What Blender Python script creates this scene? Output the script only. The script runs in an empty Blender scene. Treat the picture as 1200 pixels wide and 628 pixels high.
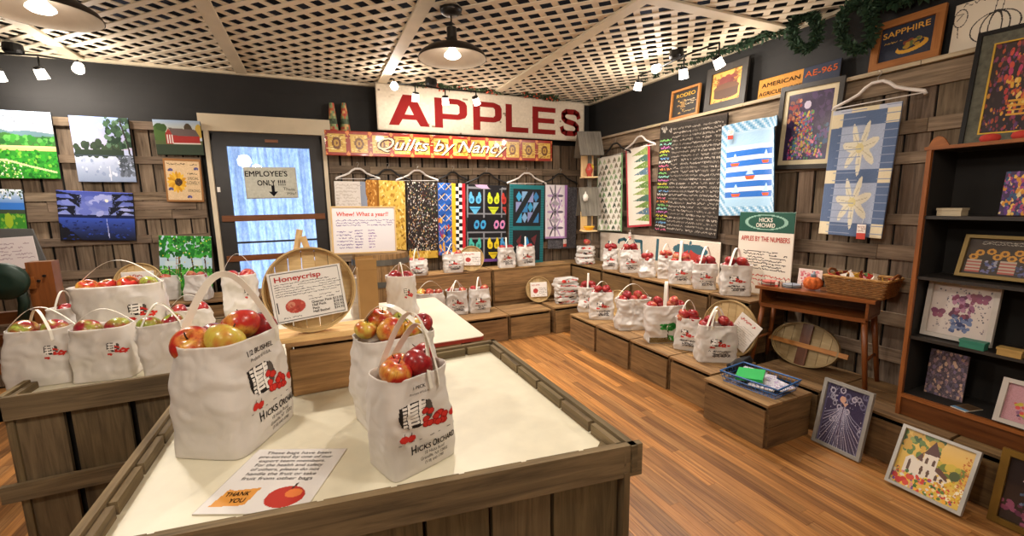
import bpy, math, random
import numpy as np
from mathutils import Vector, Matrix, Euler, noise as mnoise
random.seed(7)
PI = math.pi
SC = bpy.context.scene
COL = SC.collection

# ---------------------------------------------------------------- camera maths
F, PITCH, ROLL, YAW, CH = 503.80, .150716, -.0181464, .422344, 1.6
def cam_axes():
    cy, sy, cp, sp = math.cos(YAW), math.sin(YAW), math.cos(PITCH), math.sin(PITCH)
    fw = Vector((sy*cp, cy*cp, -sp)); r = Vector((cy, -sy, 0)); u = r.cross(fw)
    c, s = math.cos(ROLL), math.sin(ROLL)
    return c*r+s*u, -s*r+c*u, fw
RX, UX, FW = cam_axes()
def ray(x, y): return RX*((x-600)/F) - UX*((y-314)/F) + FW
CAM = Vector((0, 0, CH))
def at_z(x, y, z): d = ray(x, y); return CAM + d*((z-CH)/d.z)
def at_y(x, y, Y): d = ray(x, y); return CAM + d*(Y/d.y)
def at_x(x, y, X): d = ray(x, y); return CAM + d*(X/d.x)

# ---------------------------------------------------------------- room numbers
WX, WY, CZ = 3.68, 5.40, 2.97          # right wall, back wall, ceiling
PX, PY = 3.58, 5.30                     # faces of the pallet cladding

# ---------------------------------------------------------------- materials
def lin(c):
    if isinstance(c, str):
        c = c.lstrip('#'); c = [int(c[i:i+2], 16)/255 for i in (0, 2, 4)]
    return tuple(v/12.92 if v <= .04045 else ((v+.055)/1.055)**2.4 for v in c[:3])
def hexc(c):
    if isinstance(c, str):
        c = c.lstrip('#'); return [int(c[i:i+2], 16)/255 for i in (0, 2, 4)]
    return list(c)
MATS = {}
def new_mat(name):
    m = bpy.data.materials.new(name); m.use_nodes = True; MATS[name] = m
    return m, m.node_tree.nodes, m.node_tree.links, m.node_tree.nodes['Principled BSDF']
def mat(name, c, rough=.6, metal=0, emit=0, ecol=None, spec=.5, var=.08, scale=9, bump=0, alpha=None, trans=0, coat=0):
    if name in MATS: return MATS[name]
    m, N, L, b = new_mat(name)
    b.inputs['Roughness'].default_value = rough; b.inputs['Metallic'].default_value = metal
    b.inputs['Specular IOR Level'].default_value = spec
    b.inputs['Coat Weight'].default_value = coat
    c = lin(c)
    tc = N.new('ShaderNodeTexCoord'); nz = N.new('ShaderNodeTexNoise'); nz.inputs['Scale'].default_value = scale; nz.inputs['Detail'].default_value = 5
    L.new(tc.outputs['Object'], nz.inputs['Vector'])
    rp = N.new('ShaderNodeValToRGB'); e = rp.color_ramp.elements
    e[0].position, e[1].position = .3, .7
    e[0].color = (*[v*(1-var) for v in c], 1); e[1].color = (*[min(1, v*(1+var)) for v in c], 1)
    L.new(nz.outputs['Fac'], rp.inputs['Fac']); L.new(rp.outputs['Color'], b.inputs['Base Color'])
    if bump:
        bp = N.new('ShaderNodeBump'); bp.inputs['Strength'].default_value = bump; bp.inputs['Distance'].default_value = .004
        L.new(nz.outputs['Fac'], bp.inputs['Height']); L.new(bp.outputs['Normal'], b.inputs['Normal'])
    if emit:
        b.inputs['Emission Color'].default_value = (*lin(ecol or '#ffffff'), 1); b.inputs['Emission Strength'].default_value = emit
    if trans: b.inputs['Transmission Weight'].default_value = trans
    return m
def wood(name, dark, light, rough=.75, gs=(3, 45), contrast=1., bump=.25, coat=0, stains=.5):
    """grain runs along U of the 'UVMap' layer; the 'Col' attribute tints each board"""
    if name in MATS: return MATS[name]
    m, N, L, b = new_mat(name)
    uv = N.new('ShaderNodeUVMap'); uv.uv_map = 'UVMap'
    mp = N.new('ShaderNodeMapping'); mp.inputs['Scale'].default_value = (gs[0], gs[1], 1); L.new(uv.outputs[0], mp.inputs['Vector'])
    n1 = N.new('ShaderNodeTexNoise'); n1.inputs['Scale'].default_value = 1; n1.inputs['Detail'].default_value = 8; n1.inputs['Roughness'].default_value = .65; n1.inputs['Distortion'].default_value = .6
    L.new(mp.outputs[0], n1.inputs['Vector'])
    m2 = N.new('ShaderNodeMapping'); m2.inputs['Scale'].default_value = (2.2, 6, 1); L.new(uv.outputs[0], m2.inputs['Vector'])
    n2 = N.new('ShaderNodeTexNoise'); n2.inputs['Scale'].default_value = 1; n2.inputs['Detail'].default_value = 4; L.new(m2.outputs[0], n2.inputs['Vector'])
    mx = N.new('ShaderNodeMix'); mx.inputs['Factor'].default_value = stains*.6
    L.new(n1.outputs['Fac'], mx.inputs['A']); L.new(n2.outputs['Fac'], mx.inputs['B'])
    rp = N.new('ShaderNodeValToRGB'); e = rp.color_ramp.elements
    w = .17/contrast
    e[0].position, e[1].position = .5-w, .5+w
    e[0].color = (*lin(dark), 1); e[1].color = (*lin(light), 1)
    L.new(mx.outputs['Result'], rp.inputs['Fac'])
    at = N.new('ShaderNodeAttribute'); at.attribute_name = 'Col'
    mul = N.new('ShaderNodeMix'); mul.data_type = 'RGBA'; mul.blend_type = 'MULTIPLY'; mul.inputs['Factor'].default_value = 1
    L.new(rp.outputs['Color'], mul.inputs['A']); L.new(at.outputs['Color'], mul.inputs['B'])
    L.new(mul.outputs['Result'], b.inputs['Base Color'])
    b.inputs['Roughness'].default_value = rough; b.inputs['Coat Weight'].default_value = coat; b.inputs['Coat Roughness'].default_value = .25
    b.inputs['Specular IOR Level'].default_value = .35
    if bump:
        bp = N.new('ShaderNodeBump'); bp.inputs['Strength'].default_value = bump; bp.inputs['Distance'].default_value = .003
        L.new(n1.outputs['Fac'], bp.inputs['Height']); L.new(bp.outputs['Normal'], b.inputs['Normal'])
    return m
def attr_mat(name, rough=.6, spec=.4, coat=0, sheen=0, bump=0, bscale=60, trans=0):
    """colour of the painted / printed / dyed pattern from the 'Col' attribute"""
    if name in MATS: return MATS[name]
    m, N, L, b = new_mat(name)
    at = N.new('ShaderNodeAttribute'); at.attribute_name = 'Col'
    L.new(at.outputs['Color'], b.inputs['Base Color'])
    b.inputs['Roughness'].default_value = rough; b.inputs['Specular IOR Level'].default_value = spec
    b.inputs['Coat Weight'].default_value = coat; b.inputs['Coat Roughness'].default_value = .04; b.inputs['Sheen Weight'].default_value = sheen
    if bump:
        tc = N.new('ShaderNodeTexCoord'); nz = N.new('ShaderNodeTexNoise'); nz.inputs['Scale'].default_value = bscale
        L.new(tc.outputs['Object'], nz.inputs['Vector'])
        bp = N.new('ShaderNodeBump'); bp.inputs['Strength'].default_value = bump; bp.inputs['Distance'].default_value = .004
        L.new(nz.outputs['Fac'], bp.inputs['Height']); L.new(bp.outputs['Normal'], b.inputs['Normal'])
    return m

WEATHER = wood('weathered_pallet_wood', '#47392c', '#a6917a', .85, (2.5, 38), .9, .4)
CRATEW = wood('apple_crate_wood', '#4f3a25', '#ad8859', .75, (2.5, 30), .85, .3)
BINW = wood('grey_bin_wood', '#4c4232', '#93805f', .85, (2.5, 40), .9, .4)
FLOORW = wood('floor_plank_wood', '#694222', '#c08d54', .42, (1.8, 55), 1.0, .05, .12, .45)
DESKW = wood('brown_desk_wood', '#5d3115', '#96592b', .4, (3, 40), .8, .1, .2)
SHELFW = wood('orange_shelf_wood', '#6a3a1a', '#a5652f', .5, (3, 40), .8, .1, .1)
BASKW = wood('pale_basket_wood', '#b99a68', '#ead2a2', .6, (3, 35), .8, .15)
FRAMEW = wood('light_frame_wood', '#8b5526', '#c98c4c', .5, (3, 40), .8, .1)
BARNW = wood('birdhouse_grey_wood', '#4a4640', '#8a857b', .8, (3, 40), .9, .3)
PAINT = attr_mat('painted_canvas', .6, .25, 0, 0, .15, 90)
PRINT = attr_mat('printed_paper', .55, .4)
GLAZED = attr_mat('picture_under_glass', .3, .5, 1.0)
FABRIC = attr_mat('quilt_fabric', .95, .1, 0, .3, .5, 70)
CHALK = attr_mat('chalkboard_face', .9, .2)
BLACKW = mat('black_wall_paint', '#191817', .75, var=.25, scale=3, bump=.15)
CREAM = mat('cream_trim_paint', '#d8cbb0', .6, var=.08, scale=4)
LATT = mat('white_lattice_paint', '#e6d8bf', .6, var=.06, scale=4)
VOID = mat('navy_ceiling_void', '#1c2130', .95)
DARK = mat('dark_gap', '#0d0c0b', .95)
BLACKM = mat('black_metal', '#1a1918', .45, .5)
DKFRAME = mat('charcoal_frame', '#2e2a26', .55, var=.2, scale=30, bump=.2)
WHITEP = mat('white_plastic', '#e8e4da', .4)
BAGM = None

# ---------------------------------------------------------------- mesh builder
class MB:
    def __init__(s): s.v = []; s.f = []; s.uv = []; s.c = []; s.m = []
    def face(s, idx, uvs=None, col=(1, 1, 1), mi=0):
        s.f.append(tuple(idx)); s.uv.append(uvs or [(0, 0)]*len(idx)); s.c.append(col); s.m.append(mi)
    def board(s, c, size, M=None, tint=None, mi=0, jit=0., taper=None):
        """box centred at c; grain along the longest side; tint = brightness or rgb"""
        if tint is None: tint = random.uniform(.78, 1.12)
        if not isinstance(tint, (tuple, list)): tint = (tint, tint*random.uniform(.97, 1.02), tint*random.uniform(.94, 1.03))
        hx, hy, hz = [a/2 for a in size]
        o = len(s.v); P = []
        for x in (-1, 1):
            for y in (-1, 1):
                for z in (-1, 1):
                    p = Vector((x*hx, y*hy, z*hz))
                    if jit: p += Vector((random.uniform(-jit, jit), random.uniform(-jit, jit), random.uniform(-jit, jit)))
                    P.append(p)
        L = max(range(3), key=lambda i: size[i])
        ou, ov = random.uniform(0, 50), random.uniform(0, 50)
        c = Vector(c)
        for p in P: s.v.append((M @ p if M else p) + c)
        for q in ((0, 1, 3, 2), (4, 6, 7, 5), (0, 4, 5, 1), (2, 3, 7, 6), (0, 2, 6, 4), (1, 5, 7, 3)):
            pts = [P[i] for i in q]
            ext = [max(p[k] for p in pts)-min(p[k] for p in pts) for k in range(3)]
            nrm = min(range(3), key=lambda k: ext[k])
            ax = [k for k in range(3) if k != nrm]
            if L in ax: ua = L; va = [k for k in ax if k != L][0]
            else: ua, va = ax
            s.face([o+i for i in q], [(p[ua]+ou, p[va]+ov+.37*nrm) for p in pts], tint, mi)
    def beam(s, a, b, w, t, up=(0, 0, 1), tint=None, mi=0):
        """board from a to b, w across, t along 'up'"""
        a, b = Vector(a), Vector(b); d = (b-a); l = d.length; d.normalize()
        u = Vector(up); sd = d.cross(u)
        if sd.length < 1e-4: sd = d.cross(Vector((1, 0, 0)))
        sd.normalize(); u = sd.cross(d)
        M = Matrix((d, sd, u)).transposed()
        s.board((a+b)/2, (l, w, t), M, tint, mi)
    def tube(s, pts, r, n=8, col=(1, 1, 1), mi=0, closed=False):
        pts = [Vector(p) for p in pts]; k = len(pts); o = len(s.v); pn = None
        for i, p in enumerate(pts):
            t = (pts[(i+1) % k]-pts[i-1]) if closed else (pts[min(i+1, k-1)]-pts[max(i-1, 0)])
            t.normalize()
            if pn is None:
                pn = t.cross(Vector((0, 0, 1)))
                if pn.length < .1: pn = t.cross(Vector((1, 0, 0)))
            pn = (pn - t*pn.dot(t)).normalized(); bn = t.cross(pn)
            rr = r(i/(k-1)) if callable(r) else r
            for j in range(n):
                a = 2*PI*j/n; s.v.append(p+pn*math.cos(a)*rr+bn*math.sin(a)*rr)
        for i in range(k if closed else k-1):
            for j in range(n):
                a, b2 = o+i*n+j, o+i*n+(j+1) % n; i2 = (i+1) % k
                s.face((a, b2, o+i2*n+(j+1) % n, o+i2*n+j), None, col, mi)
        if not closed:
            s.face([o+j for j in range(n)][::-1], None, col, mi); s.face([o+(k-1)*n+j for j in range(n)], None, col, mi)
    def lathe(s, prof, n=24, c=(0, 0, 0), M=None, col=(1, 1, 1), mi=0, cap=True):
        o = len(s.v); c = Vector(c)
        for r, z in prof:
            for j in range(n):
                a = 2*PI*j/n; p = Vector((r*math.cos(a), r*math.sin(a), z)); s.v.append((M @ p if M else p)+c)
        k = len(prof)
        for i in range(k-1):
            for j in range(n):
                a, b = j, (j+1) % n
                s.face((o+i*n+a, o+i*n+b, o+(i+1)*n+b, o+(i+1)*n+a), [(a/n*3, i*.1), ((a+1)/n*3, i*.1), ((a+1)/n*3, i*.1+.1), (a/n*3, i*.1+.1)], col, mi)
        if cap:
            s.face([o+j for j in range(n)][::-1], None, col, mi); s.face([o+(k-1)*n+j for j in range(n)], None, col, mi)
    def ribbon(s, pts, wdirs, w, t=.0012, col=(1, 1, 1), mi=0):
        pts = [Vector(p) for p in pts]; k = len(pts); o = len(s.v)
        for i, p in enumerate(pts):
            wd = Vector(wdirs[i] if isinstance(wdirs, list) else wdirs).normalized()
            tg = (pts[min(i+1, k-1)]-pts[max(i-1, 0)]).normalized(); nn = tg.cross(wd).normalized()
            for a, b in ((-1, -1), (1, -1), (1, 1), (-1, 1)): s.v.append(p+wd*(a*w/2)+nn*(b*t/2))
        for i in range(k-1):
            for j in range(4):
                s.face((o+i*4+j, o+i*4+(j+1) % 4, o+i*4+4+(j+1) % 4, o+i*4+4+j), None, col, mi)
        s.face((o, o+3, o+2, o+1)); s.face([o+(k-1)*4+j for j in range(4)])
    def poly(s, pts, col=(1, 1, 1), mi=0):
        o = len(s.v); s.v += [Vector(p) for p in pts]; s.face(range(o, o+len(pts)), [(p[0], p[1]) for p in pts], col, mi)
    def prism(s, pts, dvec, col=(1, 1, 1), mi=0):
        n = len(pts); o = len(s.v); d = Vector(dvec)
        s.v += [Vector(p) for p in pts]; s.v += [Vector(p)+d for p in pts]
        r1, r2 = random.uniform(0, 30), random.uniform(0, 30)
        def uv(i): p = s.v[i]; return (p[0]+p[1]*.7+r1, p[2]+p[1]*.3+r2)
        fs = [list(range(o, o+n))[::-1], list(range(o+n, o+2*n))] + [[o+i, o+(i+1) % n, o+n+(i+1) % n, o+n+i] for i in range(n)]
        for f in fs: s.face(f, [uv(i) for i in f], col, mi)
    def build(s, name, mats, parent=None, smooth=False, loc=None, M=None, recalc=True):
        me = bpy.data.meshes.new(name)
        me.from_pydata([tuple(v) for v in s.v], [], s.f)
        if not isinstance(mats, (list, tuple)): mats = [mats]
        for m in mats: me.materials.append(m)
        uvl = me.uv_layers.new(name='UVMap')
        uvl.data.foreach_set('uv', [x for f in s.uv for p in f for x in p])
        ca = me.color_attributes.new('Col', 'FLOAT_COLOR', 'CORNER')
        ca.data.foreach_set('color', [x for c, f in zip(s.c, s.f) for _ in f for x in (*c, 1)])
        me.polygons.foreach_set('material_index', s.m)
        me.polygons.foreach_set('use_smooth', [smooth]*len(s.f))
        me.update()
        if recalc:
            import bmesh
            bm = bmesh.new(); bm.from_mesh(me); bmesh.ops.recalc_face_normals(bm, faces=bm.faces); bm.to_mesh(me); bm.free()
        o = bpy.data.objects.new(name, me); COL.objects.link(o)
        if parent: o.parent = parent
        if loc is not None: o.location = loc
        if M is not None: o.matrix_local = M
        return o
def smooth_by_angle(o, ang=40):
    me = o.data; me.polygons.foreach_set('use_smooth', [True]*len(me.polygons))
    me.set_sharp_from_angle(angle=math.radians(ang))

# ---------------------------------------------------------------- scene tree
def tag(o, label=None, cat=None, group=None, kind=None):
    if label: o['label'] = label
    if cat: o['category'] = cat
    if group: o['group'] = group
    if kind: o['kind'] = kind
    return o
def thing(name, label, cat, loc=(0, 0, 0), rz=0, group=None, M=None):
    o = bpy.data.objects.new(name, None); COL.objects.link(o); o.empty_display_size = .05
    if M is not None: o.matrix_world = M
    else: o.location = loc; o.rotation_euler = (0, 0, rz)
    return tag(o, label, cat, group)
def structure(mb, name, mats, **k):
    return tag(mb.build(name, mats, **k), kind='structure')

# ---------------------------------------------------------------- small painter
class Img:
    def __init__(s, w, h, bg='#ffffff'):
        s.w, s.h = w, h; s.a = np.zeros((h, w, 3)); s.a[:] = hexc(bg); s.mask = np.zeros((h, w), bool)
        s.X, s.Y = np.meshgrid((np.arange(w)+.5)/w, (np.arange(h)+.5)/h)
    def put(s, m, c): s.a[m] = hexc(c); s.mask |= m
    def rect(s, x0, y0, x1, y1, c): s.put((s.X >= x0) & (s.X < x1) & (s.Y >= y0) & (s.Y < y1), c)
    def ell(s, cx, cy, rx, ry, c, ang=0):
        dx, dy = s.X-cx, s.Y-cy
        if ang: ca, sa = math.cos(ang), math.sin(ang); dx, dy = dx*ca+dy*sa, -dx*sa+dy*ca
        s.put((dx/rx)**2+(dy/ry)**2 <= 1, c)
    def ring(s, cx, cy, rx, ry, t, c):
        q = np.sqrt(((s.X-cx)/rx)**2+((s.Y-cy)/ry)**2); s.put(abs(q-1) < t, c)
    def poly(s, pts, c):
        m = np.zeros((s.h, s.w), bool); n = len(pts)
        for i in range(n):
            (x0, y0), (x1, y1) = pts[i], pts[(i+1) % n]
            if y0 == y1: continue
            cr = ((y0 > s.Y) != (y1 > s.Y)) & (s.X < (x1-x0)*(s.Y-y0)/(y1-y0)+x0); m ^= cr
        s.put(m, c)
    def line(s, pts, w, c):
        asp = s.h/s.w
        for (x0, y0), (x1, y1) in zip(pts, pts[1:]):
            dx, dy = x1-x0, (y1-y0)*asp; L2 = dx*dx+dy*dy+1e-12
            t = np.clip(((s.X-x0)*dx+(s.Y-y0)*asp*dy)/L2, 0, 1)
            s.put((s.X-x0-t*dx)**2+((s.Y-y0)*asp-t*dy)**2 <= (w/2)**2, c)
    def grad(s, x0, y0, x1, y1, cb, ct):
        m = (s.X >= x0) & (s.X < x1) & (s.Y >= y0) & (s.Y < y1); t = ((s.Y-y0)/(y1-y0))[m][:, None]
        s.a[m] = np.array(hexc(cb))*(1-t)+np.array(hexc(ct))*t
    def dots(s, n, x0, y0, x1, y1, r0, r1, cols, seed=0, asp=1.):
        R = random.Random(seed)
        for _ in range(n):
            r = R.uniform(r0, r1); s.ell(R.uniform(x0, x1), R.uniform(y0, y1), r, r*s.w/s.h*asp, R.choice(cols), R.uniform(-1, 1))
    def grain(s, amt, seed=0, m=None):
        R = np.random.default_rng(seed); n = R.normal(0, amt, (s.h, s.w, 1))
        if m is None: s.a += n
        else: s.a[m] += n[m]
        s.a = np.clip(s.a, 0, 1)
    def scribble(s, x0, y0, x1, y1, rows, c, seed=0, fill=.55, w=None):
        """rows of illegible handwriting / small print"""
        R = random.Random(seed); rh = (y1-y0)/rows
        for r in range(rows):
            y = y1-(r+.5)*rh; x = x0
            end = x1-(R.random()*.25*(x1-x0) if R.random() < .4 else 0)
            while x < end:
                L = R.uniform(.04, .13)*(x1-x0)
                if R.random() < .88:
                    k = max(2, int(L*s.w/1.5)); pts = [(x+L*i/k, y+R.uniform(-.5, .5)*rh*fill) for i in range(k+1)]
                    s.line(pts, w or 1.1/s.w, c)
                x += L+.02*(x1-x0)
    def lin(s):
        a = np.clip(s.a, 0, 1); return np.where(a <= .04045, a/12.92, ((a+.055)/1.055)**2.4)

def slab(name, img, W, H, t=.01, parent=None, material=None, deform=None, edge='#d8d0c0', M=None, back=True, masked=False, smooth=False):
    """panel of W x H standing on its lower edge (x right, z up, front = -y), pattern from img, thickness t"""
    w, h = img.w, img.h
    gx, gz = np.meshgrid(np.linspace(-W/2, W/2, w+1), np.linspace(0, H, h+1))
    n1 = (w+1)*(h+1)
    P = np.stack([gx.ravel(), np.zeros(n1), gz.ravel()], 1)
    if deform is not None: P = np.array([deform(*p) for p in P])
    i = np.arange(w)[None, :]+np.arange(h)[:, None]*(w+1)
    Fq = np.stack([i, i+1, i+w+2, i+w+1], -1)
    colf = img.lin()
    if masked: Fq = Fq[img.mask]; colf = colf[img.mask]
    else: Fq = Fq.reshape(-1, 4); colf = colf.reshape(-1, 3)
    V = [P]; F2 = [Fq]; C2 = [colf]
    if back and not masked:
        Q = P+np.array([0, t, 0]); V.append(Q)
        ring = list(range(w+1))+[(k+1)*(w+1)-1+(0) for k in range(1, h+1)]+[h*(w+1)+k for k in range(w-1, -1, -1)]+[k*(w+1) for k in range(h-1, 0, -1)]
        rr = np.array(ring); r2 = np.roll(rr, -1)
        F2.append(np.stack([r2, rr, rr+n1, r2+n1], -1)); C2.append(np.tile(lin(edge), (len(rr), 1)))
        step = i.reshape(-1)
        F2.append(np.stack([step+n1, step+w+1+n1, step+w+2+n1, step+1+n1], -1)); C2.append(np.tile(lin(edge), (len(step), 1)))
    V = np.concatenate(V); F2 = np.concatenate(F2); C2 = np.concatenate(C2)
    me = bpy.data.meshes.new(name); nf = len(F2)
    me.vertices.add(len(V)); me.vertices.foreach_set('co', V.astype('f').ravel())
    me.loops.add(nf*4); me.loops.foreach_set('vertex_index', F2.astype('i').ravel())
    me.polygons.add(nf); me.polygons.foreach_set('loop_start', np.arange(0, nf*4, 4, dtype='i'))
    me.materials.append(material or PRINT)
    me.update(calc_edges=True); me.validate()
    ca = me.color_attributes.new('Col', 'FLOAT_COLOR', 'CORNER')
    cc = np.ones((nf, 4, 4)); cc[:, :, :3] = C2[:, None, :]
    ca.data.foreach_set('color', cc.astype('f').ravel())
    if smooth: me.polygons.foreach_set('use_smooth', [True]*nf)
    o = bpy.data.objects.new(name, me); COL.objects.link(o)
    if parent: o.parent = parent
    if M is not None: o.matrix_local = M
    return o

# ---------------------------------------------------------------- lettering
def glyphs(txt, size=1., shear=0., bold=0., align='LEFT', space=1.):
    """triangulated letter shapes as (verts2d, faces, width)"""
    cu = bpy.data.curves.new('t', 'FONT'); cu.body = txt; cu.size = size; cu.shear = shear; cu.offset = bold
    cu.align_x = align; cu.space_character = space; cu.fill_mode = 'FRONT'; cu.resolution_u = 3
    ob = bpy.data.objects.new('t', cu); COL.objects.link(ob)
    dg = bpy.context.evaluated_depsgraph_get(); dg.update()
    me = ob.evaluated_get(dg).to_mesh()
    v = [(p.co.x, p.co.y) for p in me.vertices]; f = [tuple(p.vertices) for p in me.polygons]
    bpy.data.objects.remove(ob); bpy.data.curves.remove(cu)
    return v, f
def text_mb(mb, txt, x, z, size, width=None, shear=0, bold=0, align='CENTER', y=-.001, col=(0, 0, 0), mapf=None, rot=0, depth=0):
    """lettering lying on the local front face (x right, z up)"""
    v, f = glyphs(txt, 1, shear, 0, align)
    if not v: return
    xs = [p[0] for p in v]; sx = size
    if width: sx = width/(max(xs)-min(xs))
    c = lin(col) if isinstance(col, str) else col
    if bold and not mapf: pass
    cr, sr = math.cos(rot), math.sin(rot)
    e = min(bold, .05)*size
    for k, (ex, ez) in enumerate(((0, 0),) if not bold else ((-e, -e), (e, -e), (-e, e), (e, e))):
        o = len(mb.v)
        for p in v:
            a, b = p[0]*sx+ex, p[1]*size+ez; q = (x+a*cr-b*sr, z+a*sr+b*cr)
            mb.v.append(Vector(mapf(*q)) if mapf else Vector((q[0], y-k*.00004, q[1])))
        for t in f: mb.face([o+i for i in t], None, c)
INK = attr_mat('printed_ink', .85, .1)
def text_obj(name, lines, parent, M=None):
    """lines: dicts for text_mb"""
    for d in lines:
        mb = MB(); text_mb(mb, **d); o = mb.build(name, INK, parent, recalc=False, M=M)
    return o

# ---------------------------------------------------------------- placing flat things by where they stand
def plane_M(pts, out=0., lean=0., normal=None):
    """matrix (base at the lower edge's middle, x along it, z up the sheet) and size from four world corners TL TR BR BL"""
    TL, TR, BR, BL = [Vector(p) for p in pts]
    xd = ((TR-TL)+(BR-BL)); W = xd.length/2; xd.normalize()
    zd = ((TL-BL)+(TR-BR))/2; H = zd.length; zd = (zd-xd*zd.dot(xd)).normalized()
    yd = zd.cross(xd)
    M = Matrix((xd, yd, zd)).transposed().to_4x4(); M.translation = (BL+BR)/2 - yd*out
    return M, W, H
def on_back(q, Y=PY, out=0): return plane_M([at_y(*p, Y) for p in q], out)
def on_right(q, X=PX, out=0): return plane_M([at_x(*p, X) for p in q], out)
def rect_px(x0, y0, x1, y1): return [(x0, y0), (x1, y0), (x1, y1), (x0, y1)]
# ================================================================ the room
XL, YF = -3.0, -2.4
# floor: narrow two-tone planks running to the back wall
mb = MB(); R = random.Random(3); x = XL
tones = [(1, 1, 1), (.82, .78, .74), (.68, .62, .58), (1.18, 1.12, 1.0), (.9, .84, .78), (.58, .52, .48), (1.05, .96, .86), (1.35, 1.22, 1.0)]
while x < WX:
    w = .062; y = YF-R.uniform(0, 1.2)
    while y < WY:
        L = R.choice([.9, 1.2, 1.2]); a, b2 = max(y, YF), min(y+L, WY)
        if b2-a > .02:
            t = R.choice(tones); k = R.uniform(.92, 1.06)
            mb.board((x+w/2, (a+b2)/2, -.01), (w-.0012, b2-a-.0012, .02), None, tuple(c*k for c in t))
        y += L
    x += w
structure(mb, 'floor', FLOORW)
mb = MB(); mb.board(((XL+WX)/2, (YF+WY)/2, -.05), (WX-XL+.4, WY-YF+.4, .05), None, 1); structure(mb, 'trim_1', DARK)

# door opening
DX0, DX1 = at_y(249, 200, PY).x, at_y(380, 200, PY).x
DZ = at_y(315, 158, PY).z
# back wall (black boards above the pallets), opening for the door
mb = MB(); z = 0
while z < 3.3:
    z2 = min(z+.2, 3.3)
    for a, b2 in ((XL-.1, DX0), (DX1, WX+.1)) if z < DZ-.1 else ((XL-.1, WX+.1),):
        mb.board(((a+b2)/2, WY+.05, (z+z2)/2), (b2-a, .1, z2-z-.0003), None, 1)
    z = z2
structure(mb, 'wall_back', BLACKW)
mb = MB(); z = 0
while z < 3.3:
    mb.board((WX+.05, (YF+WY)/2, z+.1), (.1, WY-YF, .1997), None, 1); z += .2
structure(mb, 'wall_right', BLACKW)
mb = MB(); mb.board((XL-.05, (YF+WY)/2, 1.65), (.1, WY-YF+.2, 3.3), None, 1); structure(mb, 'wall_left', BLACKW)
mb = MB(); mb.board(((XL+WX)/2, YF-.05, 1.65), (WX-XL+.2, .1, 3.3), None, 1); structure(mb, 'wall_front', mat('tan_wall_paint', '#a08a68', .8))

def pallets(mb, o, xd, W, z0, z1, battens, out, slat=.118, gap=.016, seed=1):
    """vertical slats over dark gaps with nailed horizontal battens; o = origin on the wall, xd = along, out = into the room"""
    R = random.Random(seed); xd, out, o = Vector(xd), Vector(out), Vector(o)
    M = Matrix((xd, out, Vector((0, 0, 1)))).transposed()
    x = 0
    while x < W:
        w = min(slat*R.uniform(.85, 1.12), W-x)
        mb.board(o+xd*(x+w/2)+out*.06+Vector((0, 0, (z0+z1)/2+R.uniform(-.006, .006))), (w-.002, .018, z1-z0), M, R.uniform(.6, 1.02)); x += w+gap*R.uniform(.6, 1.5)
    for z, h in battens:
        x = -R.uniform(0, .9)
        while x < W:
            L = R.uniform(1.0, 1.3); a, b2 = max(0, x), min(W, x+L)
            if b2-a > .03: mb.board(o+xd*(a+b2)/2+out*.0815+Vector((0, 0, z+R.uniform(-.004, .004))), (b2-a-.004, .024, h), M, R.uniform(.72, 1.15))
            x += L
def zpy(x, y): return at_y(x, y, PY).z
# left of the door
mb = MB(); xr = DX0-.09
bt = [(zpy(158, 146), .075), (zpy(170, 188), .07), (zpy(60, 231), .08), (zpy(55, 243), .085), (zpy(55, 254), .085), (zpy(62, 285), .075), (zpy(75, 323), .08), (zpy(75, 338), .07), (.62, .09), (.3, .09)]
pallets(mb, (XL, WY, 0), (1, 0, 0), xr-XL, .02, zpy(110, 139), bt, (0, -1, 0), seed=4)
# right of the door
xl = DX1+.05
bt = [(zpy(410, 199), .085), (zpy(600, 242), .08), (zpy(600, 275), .08), (1.0, .09), (.55, .09)]
pallets(mb, (xl, WY, 0), (1, 0, 0), WX-xl, .02, zpy(420, 160), bt, (0, -1, 0), slat=.125, seed=8)
structure(mb, 'trim_2', WEATHER)
mb = MB()
for a, b2 in ((XL, xr), (xl, WX)): mb.board(((a+b2)/2, WY-.025, 1.1), (b2-a, .05, 2.2), None, 1)
mb.board((WX-.025, 2.4, 1.15), (.05, 5.9, 2.3), None, 1)
structure(mb, 'trim_3', DARK)
# right wall pallets and the ledge on top of them
LZ = 2.43
mb = MB()
zx = lambda x, y: at_x(x, y, PX).z
bt = [(LZ-.085, .13), (zx(1085, 146), .085), (zx(1060, 185), .075), (zx(960, 255), .07), (zx(960, 289), .1), (1.0, .1), (.75, .09), (.5, .09)]
pallets(mb, (WX, WY-.1, 0), (0, -1, 0), 6.0, .02, LZ-.02, bt, (-1, 0, 0), slat=.13, seed=11)
structure(mb, 'trim_4', WEATHER)
mb = MB(); y = WY-.1
while y > -.7:
    L = 1.25; mb.board((WX-.06, y-L/2, LZ), (.14, L-.004, .026), None, random.uniform(.95, 1.2)); y -= L
structure(mb, 'trim_5', wood('ledge_wood', '#7d6e58', '#c2b297', .8))

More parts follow.
